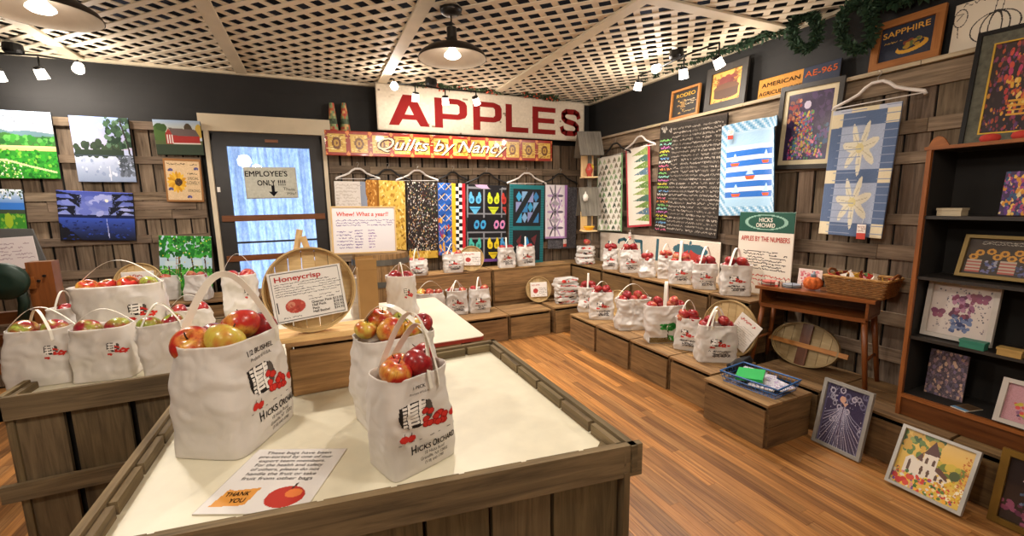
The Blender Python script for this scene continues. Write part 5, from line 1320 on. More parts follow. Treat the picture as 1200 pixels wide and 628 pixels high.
for x0, x1, y, w, l in ((393, 444, 198, 1, 'white hanger holding the cream quilt'), (427, 480, 199, 0, 'black hanger holding the gold patterned quilt'), (463, 512, 200, 1, 'white hanger holding the dark speckled floral quilt'),
                        (512, 546, 202, 0, 'black hanger holding the blue checked quilt'), (544, 592, 203, 0, 'black hanger holding the swimsuit quilt'), (592, 638, 203, 1, 'white hanger holding the teal bordered quilt'), (634, 674, 204, 0, 'black hanger holding the purple star quilt')):
    hanger_px(x0, x1, y, 'B', w, l, out=.05)
# little red and white price tag under the denim
p = at_y(661, 290, 5.22)
def swing_tag(p, rz, label, s=1., cord=True):
    t = thing('price_tag', label, 'tag', p, rz); im = Img(14, 24, '#efe6e0'); im.rect(0, 0, 1, .42, '#cf4a3e'); im.scribble(.1, .5, .9, .9, 3, '#b9a39a', 3)
    slab('card', im, .05*s, .095*s, .002, t, PRINT, M=Matrix.Translation((0, 0, -.1*s)))
    mb = MB(); mb.tube([(0, 0, -.004), (.002, .01, .03*s)], .0012, 5); mb.build('string', HANG_W, t)
swing_tag(at_y(662, 280, 5.2), .1, 'red and white price tag below the purple star quilt', 1.1)

# ---------------------------------------------------------------- birdhouse stand in the corner
P0 = at_y(689, 284, 4.86); bx_, by_ = P0.x, 4.86
t = thing('birdhouse_tower', 'two-storey weathered birdhouse feeder with pitched roofs in the room corner', 'birdhouse', (bx_, by_, UPZ+.002), math.radians(-18)); B0 = UPZ+.002
f = lambda y: at_y(692, y, 4.86).z-B0
mb = MB(); mb.board((.03, .06, f(160)/2), (.05, .03, f(160)), None, 1); mb.build('post', BARNW, t)
def roof(z0, z1, w, d, name):
    mb = MB()
    for s in (-1, 1): mb.beam((s*.005, -d/2, (z1)), (s*.005, -d/2, z1+.0001), .01, .01) if False else None
    for s in (-1, 1):
        a, b2 = Vector((0, 0, z1)), Vector((0, s*d/2, z0)); dr = (b2-a); L = dr.length; dr.normalize(); M = Matrix((dr, Vector((1, 0, 0)), dr.cross(Vector((1, 0, 0))))).transposed()
        mb.board((a+b2)/2, (L+.015, w, .014), M, 1)
    return mb.build(name, BARNW, t)
roof(f(183), f(155), .31, .32, 'roof'); roof(f(252), f(220), .26, .30, 'roof')
for yy in (208, 270):
    mb = MB(); mb.board((0, -.01, f(yy)), (.19, .2, .014), None, 1.5); mb.build('floor_tray', BASKW, t)
for y0, y1 in ((208, 182), (270, 248)):
    mb = MB(); mb.board((.0, .07, (f(y0)+f(y1))/2), (.17, .012, f(y1)-f(y0)), None, 1.4); mb.build('back_board', BASKW, t)
Mt = t.matrix_world if False else (Matrix.Translation((bx_, by_, B0)) @ Matrix.Rotation(math.radians(-18), 4, 'Z'))
p = Mt @ Vector((0, -.03, f(208)+.008)); g = thing('hen_figurine', 'red and yellow painted hen figurine in the upper birdhouse', 'figurine', p, -.3)
mb = MB(); mb.lathe([(.03, 0), (.035, .01), (.03, .03), (.045, .06), (.05, .09), (.035, .125), (.028, .15), (.022, .165), (.004, .175)], 18); mb.build('figurine_body', mat('figurine_red', '#b5473b', .3, var=.3, scale=30), g, smooth=True)
mb = MB(); mb.lathe([(.022, 0), (.04, .03), (.042, .06), (.025, .09), (.004, .1)], 14, (.028, .02, .07)); mb.build('yellow_wing', mat('figurine_yellow', '#d9b93f', .3), g, smooth=True)
p = Mt @ Vector((0, -.04, f(270)+.008)); mb = MB(); mb.lathe([(.03, 0), (.045, .004), (.07, .035), (.075, .055), (.07, .055), (.06, .03), (.03, .012)], 24); tag(mb.build('yellow_bowl', mat('yellow_glaze', '#e0a81f', .25, var=.04), loc=p, smooth=True), 'round yellow bowl standing in the lower birdhouse', 'bowl')
p = Mt @ Vector((-.07, -.11, f(236))); mb = MB(); mb.lathe([(.006, 0), (.028, .012), (.036, .05), (.03, .085), (.012, .1), (.004, .13)], 14); tag(mb.build('hanging_ornament', WHITEP, loc=p, smooth=True), 'small white egg-shaped ornament hanging before the lower birdhouse roof', 'ornament')

# ---------------------------------------------------------------- right wall
def im_tulip():
    im = Img(60, 150, '#e9e6dc'); R_ = random.Random(4); im.rect(0, 0, .04, 1, '#7fae74'); im.rect(.96, 0, 1, 1, '#7fae74'); im.rect(0, 0, 1, .015, '#4a5a3c')
    for j in range(13):
        for i in range(5):
            x, y = .1+i*.19+(.09 if j % 2 else 0)+R_.uniform(-.02, .02), .05+j*.073; c = R_.choice(['#9db88a', '#6f7f58', '#8a7f6a', '#b9c9a0', '#39463a', '#7fa56c', '#a39a86'])
            im.ell(x, y, .05, .018, c, .6); im.ell(x+.05, y+.006, .05, .018, c, -.6); im.line([(x+.02, y-.03), (x+.02, y+.02)], .02, '#4f6044')
    return im
def im_trees():
    im = Img(60, 150, '#e4ddcf'); im.rect(0, 0, .06, 1, '#b8323e'); im.rect(.93, 0, 1, 1, '#a82834'); im.rect(0, 0, 1, .025, '#b8323e'); R_ = random.Random(6)
    for k in range(11):
        y = .06+k*.082; c = ['#7f9a4a', '#54748a', '#6b8a3c', '#41695a', '#8fa45a', '#5d7f3a'][k % 6]
        im.poly([(.93, y), (.93, y+.1), (.25+.12*R_.random(), y+.03)], c); im.dots(8, .5, y+.02, .9, y+.06, .01, .02, ['#c9d0a8', '#3f5a34'], k)
    return im
def im_chalk():
    im = Img(150, 210, '#37322e'); im.grain(.02, 1); R_ = random.Random(3); cols = ['#8f877c', '#7d756b', '#a1988c']
    im.rect(0, .985, 1, 1, '#4a4038')
    bright = ['#7fc46a', '#d06a8a', '#6a9fd0', '#d8c84a', '#8fd0c0', '#d88a4a', '#c9c3b8', '#8ab84a', '#c46ab0']
    im.scribble(.02, .9, .2, .98, 1, '#a9a298', 5, .7, .012)
    for k in range(26):
        y = .86-k*.033; im.scribble(.015, y-.024, .2, y, 1, bright[(k*4) % 9], k+9, .75, .009)
    for c in range(5):
        x = .22+c*.156
        for k in range(27): y = .95-k*.0345; im.scribble(x, y-.025, x+.14, y, 1, R_.choice(cols), 100+c*40+k, .75, .007)
    return im
o, M, W, H = quilt('table_runner', 'white table runner printed with rows of green and grey tulips', [(710, 185), (740, 178), (733.5, 271.5), (704.5, 270)], im_tulip(), 'R', .06, wave=.004, edge='#7fae74', seed=2, cat='table runner')
o, M, W, H = quilt('table_runner', 'cream table runner with green fir trees and red border', [(741, 176), (770, 168), (768.5, 264), (741, 267)], im_trees(), 'R', .06, wave=.004, edge='#b8323e', seed=3, cat='table runner')
hanger_px(708, 743, 168, 'R', False, 'black hanger holding the tulip table runner', .05); hanger_px(737, 772, 160, 'R', True, 'white hanger holding the fir tree table runner', .05)
swing_tag(at_x(738, 272, 3.5), -PI/2, 'pink price tag hanging below the fir tree runner', .9)
M, W, H = hang([(774, 147), (849, 133.5), (844, 280), (769.5, 270)], 'R', .045)
t = thing('chalkboard', 'tall dark chalkboard covered with columns of chalk handwriting', 'chalkboard', M=M)
slab('chalk_panel', im_chalk(), W, H, .02, t, CHALK, edge='#2a2522', M=Matrix.Translation((0, 0, 0)))
# painted white board with teal letters and a red apple standing on the upper crates
M, W, H = hang([(706, 272), (848, 283), (841, 330), (706, 306)], 'R', .02); M.translation.z = UPZ+.003
tl_, tr_ = at_x(706, 272, PX), at_x(848, 283, PX); H = (tl_.z+tr_.z)/2-UPZ-.003; W = abs(tl_.y-tr_.y)
M = Matrix.Rotation(-PI/2, 4, 'Z'); M.translation = Vector((PX-.035, (tl_.y+tr_.y)/2, UPZ+.003))
t = thing('painted_apple_board', 'long white painted board with teal letters and a red apple', 'sign', M=M)
im = Img(170, 50, '#ddd2c2'); im.grain(.012, 2); TEAL = '#3f6672'
im.ell(.8, .38, .1, .42, '#b23f38'); im.ell(.76, .5, .07, .28, '#bb463c'); im.ell(.85, .5, .06, .28, '#b23f38'); im.ell(.745, .76, .055, .13, TEAL, -.2); im.ell(.865, .76, .055, .13, TEAL, .2); im.line([(.8, .68), (.81, .95)], .014, TEAL)
slab('board', im, W, H, .02, t, PAINT, edge='#6a5f50', M=Matrix.Translation((0, 0, 0)))
mb = MB(); c = lin(TEAL); 
for u, pts in ((.24, [(0, .45), (.03, .62), (.05, .78), (.02, .84), (-.03, .78), (-.035, .7)]), (.395, [(-.03, .4), (-.03, .82), (.03, .82), (.035, .4)]), (.56, [(0, .35), (.006, .92)]), (.1, [(0, .35), (.004, .7)])):
    for (a0, b0), (a1, b1) in zip(pts, pts[1:]):
        p, q_ = Vector(((u-.5+a0)*W, -.0015, b0*H)), Vector(((u-.5+a1)*W, -.0015, b1*H)); d = (q_-p).normalized(); n = Vector((-d.z, 0, d.x))*.02
        mb.poly([p+n-d*.01, p-n-d*.01, q_-n+d*.01, q_+n+d*.01], c)
mb.build('teal_lettering', INK, t, recalc=False)
# sailboat quilt with a curled upper edge
def im_boats():
    im = Img(100, 130, '#8fb6d2')
    for i in range(34):
        for j in range(44):
            if (i+j) % 2: im.rect(i/34, j/44, (i+1)/34, (j+1)/44, '#c3d3de' if (i//2+j//2) % 2 else '#5f93b8')
    im.rect(.12, .1, .88, .9, '#a6c2d8'); im.rect(.12, .1, .88, .18, '#9cc0da')
    for k, y in enumerate((.2, .31, .42, .53, .64)): im.rect(.12, y, .9, y+.06, '#2766b8'); im.rect(.12, y+.06, .9, y+.11, '#cdd2d8')
    im.rect(.12, .75, .9, .88, '#9cbcd6')
    for x, y in ((.3, .24), (.75, .24), (.5, .42), (.27, .57), (.72, .58)):
        im.poly([(x-.07, y), (x+.07, y), (x+.05, y-.035), (x-.05, y-.035)], '#d8562c'); im.poly([(x-.06, y+.015), (x+.05, y+.015), (x+.0, y+.11)], '#a9cbe4'); im.line([(x, y), (x, y+.11)], .01, '#dfe8ee')
    return im
def curl(x, y, z, u, v, W, H):
    k = max(0, u-.62)/.38; return (x-k*k*.06*W*(1 if v < .9 else .4), y-.10*k*k*(.4+.6*v)-.02*math.sin(u*7), z-.03*k*v)
quilt('wall_quilt', 'blue striped quilt with orange sailboats curling over the purple picture', [(849.5, 146), (928, 136), (923, 248), (849.5, 256)], im_boats(), 'R', .07, wave=.006, fn=curl, edge='#4a7fa8', seed=5)
swing_tag(at_x(856, 158, 3.46)+Vector((0, 0, .05)), -PI/2+.4, 'red and white price tag pinned on the sailboat quilt', .9)
# glittery purple picture
def im_purple():
    im = Img(110, 130, '#3a2a4e'); im.grain(.03, 2); im.dots(40, .3, .5, 1, 1, .03, .08, ['#45335c', '#33244a', '#4f3a68'], 1)
    im.dots(220, .2, .1, .62, .72, .012, .03, ['#c9602c', '#d8a03a', '#8a4fa8', '#3f7fa0', '#b53a5a', '#5fa05a', '#e0c060'], 3); im.dots(150, .1, .02, .9, .35, .012, .03, ['#4a8a5a', '#c94a7a', '#7a5ab0', '#d8b84a', '#3f6fa8', '#e08aa0'], 4); im.dots(40, .75, .25, .98, .5, .02, .04, ['#3f5f8a', '#6a4f8a', '#2f4a5a'], 6)
    im.dots(40, .02, .6, .3, .9, .02, .04, ['#c98a6a', '#8a5a4a', '#a03a3a'], 8); im.ell(.45, .82, .08, .06, '#d8cfe6'); return im
M, W, H = hang([(910, 108), (986.5, 88.7), (978.5, 199), (910, 197)], 'R', .02)
framed('framed_picture', 'grey framed purple picture with glittering colourful figure, above the notice', 'picture', M, W, H, .035, DKFRAME, im_purple(), mat_in=mat('cream_mount', '#d8cba8', .6), mat_w=.035)
# hanger with blue patchwork
def im_patch():
    im = Img(100, 150, '#a9b6cf'); bl = '#5f7396'; cr = '#e3d8b8'; im.grain(.01, 3)
    for x in (0, .82): im.rect(x, 0, x+.18, 1, bl)
    for y in (0, .42, .86): im.rect(0, y, 1, y+.11, bl)
    for x in (0, .82):
        for y in (.0, .42, .86): im.rect(x, y, x+.18, y+.11, cr)
    im.rect(0, .97, 1, 1, '#c3cbdc'); im.rect(.3, .97, .7, 1, cr)
    for cy in (.27, .69):
        for k in range(7): a = k*2*PI/7+.3; im.ell(.5+.14*math.cos(a), cy+.085*math.sin(a), .13, .04, '#e0dcc8', a); 
        for k in range(7): a = k*2*PI/7+.3; im.line([(.5, cy), (.5+.22*math.cos(a), cy+.13*math.sin(a))], .008, '#b9b49a')
        im.ell(.5, cy, .06, .04, '#d9cf9a')
    for y in np.arange(.02, 1, .06): im.line([(0, y), (1, y+.01)], .006, '#8f9cb8')
    return im
quilt('wall_quilt', 'pale blue and navy patchwork quilt with cream flowers on white hanger', [(987, 131), (1068, 119), (1041, 279), (966, 273)], im_patch(), 'R', .075, wave=.007, edge='#4f6384', seed=6)
hanger_px(985, 1088, 97, 'R', True, 'white hanger holding the pale blue patchwork quilt', .07)
swing_tag(at_x(1010, 262, 3.48), -PI/2, 'red and white price tag below the patchwork quilt', 1.1)
# pictures standing on the ledge
def ledge_M(q, X=3.6):
    M, W, H = plane_M([at_x(*p, X) for p in q]); xd = Vector((0, -1, 0)); c = M.translation
    M = Matrix.Rotation(-PI/2, 4, 'Z') @ Matrix.Rotation(-.09, 4, 'X'); M.translation = Vector((X-.02, c.y, LZ+.014)); return M, W, H
def im_rodeo():
    im = Img(60, 80, '#25211d'); im.dots(26, .2, .1, .5, .65, .02, .05, ['#7a5a34', '#4a3a28', '#a8884a'], 3); im.ell(.42, .45, .08, .12, '#8a6a3a'); im.scribble(.52, .4, .92, .62, 3, '#c9b48a', 3); im.scribble(.5, .12, .9, .22, 1, '#a8905a', 6); return im
M, W, H = ledge_M([(794, 105), (827, 96), (821, 133), (787, 141)])
t = framed('fruit_label_picture', 'small dark fruit label in orange wooden frame on the wall ledge', 'picture', M, W, H, .022, FRAMEW, im_rodeo(), glazed=False)
text_obj('lettering', [dict(txt='RODEO', x=0, z=H*.72, size=H*.17, width=W*.66, y=-.0095, col='#d8a83c', bold=.008)], t)
def im_tree():
    im = Img(90, 100, '#cf9a4a'); im.dots(22, .25, .45, .78, .82, .08, .13, ['#6a2c26', '#742f28', '#5f2620'], 2); im.ell(.5, .45, .42, .16, '#5a3a24'); im.rect(.1, .2, .9, .42, '#4a3020'); im.ell(.5, .2, .4, .1, '#4a3020'); im.dots(20, .02, .6, .3, .98, .03, .06, ['#7a4a20', '#a87030'], 4, .5); im.dots(20, .75, .6, 1, .98, .03, .06, ['#7a4a20', '#a87030'], 5, .5); im.dots(14, 0, .0, 1, .12, .03, .05, ['#8a5a28', '#b57f3a'], 7, .5); return im
M, W, H = ledge_M([(839, 77), (887, 62), (877, 118), (827, 130)])
framed('carved_tree_picture', 'black framed picture of a dark red tree on orange ground', 'picture', M, W, H, .06, DKFRAME, im_tree(), glazed=False, tint=(.7, .7, .7))
M, W, H = ledge_M([(897, 92), (993, 72), (985, 108), (889, 117)], 3.64); H *= 1.0
t = thing('licence_plate_sign', 'orange and navy metal sign with farming lettering behind the purple picture', 'sign', M=M)
im = Img(100, 40, '#b9802e'); im.grain(.02, 2); im.rect(.58, 0, 1, 1, '#2c3346')
slab('plate', im, W, H*.9, .008, t, PAINT, edge='#3a2f22', M=Matrix.Translation((0, -.004, .0)))
text_obj('lettering', [dict(txt='AMERICAN', x=-W*.2, z=.0+H*.52, size=H*.26, width=W*.5, y=-.006, col='#2b1f16', bold=.015), dict(txt='AGRICULTURIST', x=-W*.2, z=.0+H*.16, size=H*.24, width=W*.56, y=-.006, col='#2b1f16', bold=.015), dict(txt='AE-965', x=W*.29, z=.0+H*.5, size=H*.34, width=W*.36, y=-.006, col='#c9602f', bold=.006)], t)
def im_sapph():
    im = Img(80, 70, '#232a3c'); im.grain(.015, 2); im.ell(.62, .3, .3, .16, '#c9962f', .25); im.ell(.6, .36, .24, .12, '#232a3c', .25); im.dots(16, .5, .3, .75, .5, .03, .06, ['#a8842e', '#7a3a2a', '#5a6a3a'], 4); im.scribble(.08, .5, .4, .58, 1, '#c9a04a', 4); return im
M, W, H = ledge_M([(1037, 24), (1121, -2), (1106, 62), (1020, 84)])
t = framed('fruit_label_picture', 'navy fruit label with gold letters in brown wooden frame below the garland', 'picture', M, W, H, .045, FRAMEW, im_sapph(), glazed=False, tint=(.75, .7, .7))
text_obj('lettering', [dict(txt='SAPPHIRE', x=-W*.02, z=H*.66, size=H*.17, width=W*.66, y=-.0095, col='#d8a24a', bold=.012, rot=.06)], t)
im = Img(110, 80, '#d9cfbc'); c = '#2a2522'
im.ring(.62, .35, .34, .3, .03, c); im.ring(.62, .35, .2, .3, .05, c); im.ring(.62, .35, .09, .3, .1, c); im.line([(.58, .64), (.6, .86), (.7, .84), (.68, .62)], .012, c); im.ring(.1, .7, .1, .18, .06, c); im.line([(.04, .78), (.14, .78), (.05, .66)], .012, c); im.line([(.08, .5), (.1, .3)], .012, c); im.scribble(.12, .9, .95, 1, 1, c, 4, .7, .012)
M, W, H = ledge_M([(1127, 0), (1215, -28), (1200, 36), (1113, 62)], 3.6); H = min(H, CZ-LZ-.03)
o = slab('pumpkin_sign', im, W, H, .012, None, PRINT, edge='#b9ad98'); o.matrix_world = M; tag(o, 'white board with an ink drawing of a pumpkin above the bookshelf', 'sign')
def im_big():
    im = Img(110, 130, '#2c1f24'); im.dots(380, 0, 0, 1, 1, .012, .035, ['#7a2f3a', '#4a2a4a', '#2a1a22', '#a84a2c', '#c98a3a', '#5f3a6a', '#8a3a5a', '#3a2a2a'], 2); im.dots(60, .35, .2, .9, .6, .02, .04, ['#d8a83a', '#c9702c', '#b5363a', '#e0c06a'], 4); im.dots(40, .3, .6, 1, .9, .02, .05, ['#c94a3a', '#b53a6a', '#7a2a3a'], 5)
    for k in range(4): im.rect(.45, .18+.05*k, .9, .2+.05*k, '#d8a03a')
    return im
M, W, H = hang([(1149, 46), (1262, 14), (1240, 172), (1128, 172)], 'R', .06)
framed('framed_picture', 'large black and grey framed glittery picture above the bookshelf', 'picture', M, W, H, .02, BLACKM, im_big(), mat_in=mat('mottled_mount', '#5a5a4c', .7, var=.35, scale=40), mat_w=.06)
t_ = [o for o in COL.objects if o.get('label', '').startswith('large black and grey framed')][0]
fb = frame_mb(W-.145, H-.145, .008, .006, -.016).build('gold_fillet', mat('gold_fillet', '#c9a23c', .4, .5), t_, M=Matrix.Translation((0, 0, .0725)))

# notice and cards near the desk
M, W, H = hang([(868.5, 248), (934, 247), (926, 318), (863, 315)], 'R', .02)
t_n = at_x(897, 330, PX); M.translation.z = UPZ+.004
tl_, tr_ = at_x(868.5, 248, 3.45), at_x(934, 247, 3.45); W = (tl_-tr_).length; H = tl_.z-UPZ-.004
M = Matrix.Rotation(-PI/2, 4, 'Z'); M.translation = Vector((3.44, (tl_.y+tr_.y)/2, UPZ+.003))
t = thing('apple_facts_notice', 'white notice with dark green heading panel and red title', 'notice', M=M)
im = Img(80, 100, '#e6ded0'); im.rect(0, .76, 1, 1, '#1f5244'); im.ring(.5, .88, .36, .085, .08, '#8fb8a8'); im.scribble(.12, .3, .88, .54, 7, '#4a4440', 3, .45); im.scribble(.08, .1, .92, .26, 3, '#c9574a', 6, .5)
slab('notice_board', im, W, H, .008, t, PRINT, M=Matrix.Translation((0, 0, 0)))
text_obj('lettering', [dict(txt='HICKS', x=0, z=H*.885, size=H*.07, width=W*.24, y=-.0015, col='#efe9dc', bold=.012), dict(txt='ORCHARD', x=0, z=H*.82, size=H*.07, width=W*.34, y=-.0015, col='#efe9dc', bold=.012), dict(txt='APPLES BY THE NUMBERS', x=0, z=H*.65, size=H*.085, width=W*.88, y=-.0015, col='#b5392f', bold=.01)], t)
# ================================================================ lids, desk things, frames, shelf things, greenery, lamps
def lean_M(base, rz, lean):
    M = Matrix.Rotation(rz, 4, 'Z') @ Matrix.Rotation(-lean, 4, 'X'); M.translation = base; return M
def basket_lid(M, r, label, bars=False, depth=.03, sx=1., tone=1.):
    """round slatted basket lid standing on its edge, front = -y"""
    t = thing('basket_lid', label, 'basket lid', M=M)
    mb = MB(); n = 7
    for i in range(n):
        x0, x1 = -r+2*r*i/n, -r+2*r*(i+1)/n
        pts = []; k = 6; g = r*.006
        for j in range(k+1): x = x0+g+(x1-x0-2*g)*j/k; pts.append((x*sx, 0, r+math.sqrt(max(0, (r*.985)**2-x*x))))
        for j in range(k, -1, -1): x = x0+g+(x1-x0-2*g)*j/k; pts.append((x*sx, 0, r-math.sqrt(max(0, (r*.985)**2-x*x))))
        c = tone*random.uniform(.95, 1.2); mb.prism(pts, (0, .006, 0), (c, c*.98, c*.93))
    mb.build('slats', BASKW, t)
    for q, y, w in ((1.0, -depth*.4, depth), (.965, -depth*.2, depth*.6)):
        mb = MB(); N_ = 48; o = 0; th = .007
        for i in range(N_):
            a = 2*PI*i/N_
            for rr, yy in ((r*q-th, y-w/2), (r*q, y-w/2), (r*q, y+w/2), (r*q-th, y+w/2)): mb.v.append(Vector((rr*math.cos(a)*sx, yy, r+rr*math.sin(a))))
        for i in range(N_):
            for j in range(4):
                a, b2 = i*4+j, i*4+(j+1) % 4; c, d = ((i+1) % N_)*4+(j+1) % 4, ((i+1) % N_)*4+j
                u = i*.03; mb.face((a, b2, c, d), [(u, j*.02), (u, j*.02+.02), (u+.03, j*.02+.02), (u+.03, j*.02)], (tone*.9, tone*.86, tone*.76))
        mb.build('hoop', BASKW, t, smooth=False)
    if bars:
        mb = MB(); mb.board((0, -.012, r), (.075, .012, 2*r*.98), None, .55); mb.build('cross_bar', DESKW, t)
        mb = MB(); mb.board((0.02, -.02, r*.95), (2*r*1.16*sx, .012, .035), None, 1.0); mb.build('cross_bar', FRAMEW, t)
    return t
def card(M, W, H, im, label, name='sign_card', cat='sign', lines=None, mat_=None, t=.003):
    g = thing(name, label, cat, M=M); slab('card', im, W, H, t, g, mat_ or PRINT)
    if lines: text_obj('lettering', lines, g)
    return g
# --- large Honeycrisp lid on the board
Lr = .184; base = Vector((.045, 2.075, 1.0585))
p = at_y(368, 383, 2.03); ML = lean_M(Vector((p.x, 2.03, 1.0585)), .02, .12)
basket_lid(ML, Lr, 'large round pale basket lid standing on the small brown crate, big apple card on it', depth=.045)
im = Img(120, 110, '#e9e7e2'); c = '#3a3838'
for q in ((0, 0, 1, .012), (0, .988, 1, 1), (0, 0, .012, 1), (.988, 0, 1, 1)): im.rect(q[0]*.94+.03, q[1]*.94+.03, q[2]*.94+.03, q[3]*.94+.03, '#6a6a6a')
im.scribble(.07, .5, .93, .78, 6, '#4a4a4c', 3, .35); im.scribble(.5, .36, .93, .47, 2, '#5a5a5c', 5, .35)
im.ell(.3, .3, .135, .135, '#b5463a'); im.ell(.25, .34, .05, .06, '#d08a72'); im.dots(20, .2, .2, .4, .38, .01, .02, ['#a03a30', '#c96a58'], 4, .9); im.rect(.06, .2, .075, .42, '#4a4a4c'); im.scribble(.12, .07, .42, .12, 1, '#5a5a5c', 8)
cM = ML @ Matrix.Translation((.0, -.048, .062)) @ Matrix.Rotation(-.09, 4, 'Y')
CW, CHh = .285, .215
lines = [dict(txt='Honeycrisp', x=-.03, z=CHh*.81, size=CHh*.14, width=CW*.62, y=-.0012, col='#b8403c', bold=.02)]
for k, (a, b2) in enumerate((('Quarter Peck', '$13.95'), ('Half Peck', '$18.95'), ('Peck', '$22.95'), ('Half Bushel', '$34.95'))):
    lines += [dict(txt=a, x=CW*.02, z=CHh*(.3-.065*k), size=CHh*.068, y=-.0012, col='#222222', align='LEFT', bold=.01), dict(txt=b2, x=CW*.32, z=CHh*(.3-.065*k), size=CHh*.068, y=-.0012, col='#222222', align='LEFT', bold=.01)]
card(cM, CW, CHh, im, 'large white apple card with red heading and prices on the big round lid', lines=lines)
# wooden easel legs sticking up behind the lid
t = thing('display_easel', 'two crossed pale wooden easel sticks showing above the large round lid', 'easel', (p.x, 2.13, 1.0585))
mb = MB()
for s, x in ((1, -.09), (-1, .01)):
    mb = MB(); mb.beam((x-.05*s+.02, .0+.01*s, .02), (x+.045*s+.02, .0+.01*s, .44-.03*(s < 0)), .026, .012, up=(0, 1, 0), tint=1.1); mb.build('stick', BASKW, t)
# cardboard carton behind the lid
q = at_y(431, 331, 2.75); hq = at_y(431, 303, 2.75).z-T3Z
mb = MB(); mb.board((0, 0, hq*.42), (.11, .14, hq*.84), None, 1); 
for s in (-1, 1): mb.beam((0, s*.07, hq*.84), (0, s*.085, hq*1.0), .11, .004, up=(0, 1, 0), tint=1)
tag(mb.build('cardboard_carton', mat('brown_cardboard', '#a9834f', .8), loc=(q.x, 2.8, T3Z+.001)), 'open brown cardboard carton on the white table behind the large lid', 'carton')
# --- small lids with cards
def small_card_img(seed):
    im = Img(44, 40, '#ece6df'); im.ell(.3, .42, .15, .17, '#b03a36'); im.scribble(.08, .72, .7, .9, 1, '#b5524a', seed, .7); im.scribble(.52, .2, .95, .66, 4, '#8d8883', seed+1, .4); im.scribble(.08, .06, .9, .16, 1, '#8d8883', seed+2); return im
M = lean_M(Vector((at_y(553, 314, 4.98).x, 4.985, UPZ+.001)), -.25, .12); basket_lid(M, .155, 'small round basket lid with card on the tall back box below the swimsuit quilt', tone=1.0)
card(M @ Matrix.Translation((-.0, -.028, .07)) @ Matrix.Rotation(.03, 4, 'Y'), .22, .165, small_card_img(3), 'small apple card on the round lid below the swimsuit quilt')
M = lean_M(Vector((at_y(635, 350, 4.72).x, 4.80, .327)), -.25, .17); basket_lid(M, .165, 'small round basket lid with card leaning in the corner beside the folded bag pile', tone=.85)
card(M @ Matrix.Translation((-.0, -.028, .07)), .215, .185, small_card_img(8), 'small apple card on the round lid beside the folded bag pile')
pp = at_x(729, 365, 3.06); M = lean_M(Vector((3.02, pp.y+.03, LOWZ+.001)), -PI/2+.3, .12); basket_lid(M, .15, 'plain round basket lid leaning behind the very crinkled low bag')
pp = at_x(862, 408, 3.05); M = lean_M(Vector((3.02, 2.4, LOWZ+.001)), -PI/2+.1, .12); basket_lid(M, .235, 'brown round basket lid with a crooked card behind the last low bag', tone=.75)
im = Img(60, 74, '#e9e2da'); im.scribble(.1, .8, .85, .9, 1, '#b5392f', 3, .8, .03); im.scribble(.1, .1, .9, .7, 9, '#b9b0a8', 5, .35)
card(M @ Matrix.Translation((.07, -.035, .12)) @ Matrix.Rotation(.5, 4, 'Y'), .2, .26, im, 'crooked white card with red heading on the brown lid')
pp = at_x(935, 440, 3.3); M = lean_M(Vector((3.34, pp.y+.02, .302)), -PI/2+.05, .3); basket_lid(M, .17, 'oval basket lid with crossed wooden bars lying under the desk', bars=True, sx=1.45, tone=.5)  # low tone paints the shade under the desk into the lid
M = lean_M(Vector((at_y(166, 352, 5.0).x, 5.0, .742)), 0, .1); basket_lid(M, .185, 'round basket lid on the bench box behind the large bag of the grey bin')
card(M @ Matrix.Translation((0, -.03, .09)), .24, .2, small_card_img(12), 'small white card on the round lid of the bench box')
# --- placard lying on the front table
A, B, C, D_ = at_z(272, 528, SZ+.004), at_z(393, 527, SZ+.004), at_z(353, 601, SZ+.004), at_z(226, 603, SZ+.004)
xd = ((B-A)+(C-D_)).normalized(); W = ((B-A).length+(C-D_).length)/2*.93; zd = ((A-D_)+(B-C))/2; H = zd.length; zd = (zd-xd*zd.dot(xd)).normalized(); nd = zd.cross(xd)
M = Matrix((xd, nd, zd)).transposed().to_4x4(); M.translation = (C+D_)/2+Vector((0, 0, .0))
im = Img(90, 100, '#dedcda'); im.poly([(.08, .09), (.12, .33), (.18, .31), (.42, .35), (.4, .12), (.34, .1)], '#d9963f'); im.ell(.72, .22, .18, .15, '#b52f24'); im.ell(.78, .27, .08, .06, '#d8783a'); im.line([(.73, .34), (.75, .41)], .02, '#3a2a1a')
txt = ['These bags have been', 'pre-sorted by one of our', 'expert team members.', 'For the health and safety', 'of others, please do not', 'handle the fruit or take', 'fruit from other bags']
lines = [dict(txt=s, x=.0, z=H*(.9-.073*k), size=H*.07, width=W*(.72 if k != 1 else .8), y=-.0012, col='#2a2a2c', bold=0) for k, s in enumerate(txt)]
lines += [dict(txt='THANK', x=-W*.25, z=H*.23, size=H*.085, width=W*.22, y=-.0012, col='#2a2018', bold=.01, rot=.08), dict(txt='YOU', x=-W*.2, z=H*.14, size=H*.085, width=W*.14, y=-.0012, col='#2a2018', bold=.01, rot=.08)]
g = card(M, W, H, im, 'clear-edged notice lying on the big table, thank you card and red apple on it', name='table_notice', cat='notice', lines=lines)

# ---------------------------------------------------------------- on the desk
dz = .301+dh
def desk(x, y): return deskM @ Vector((x, y, dh+.001))
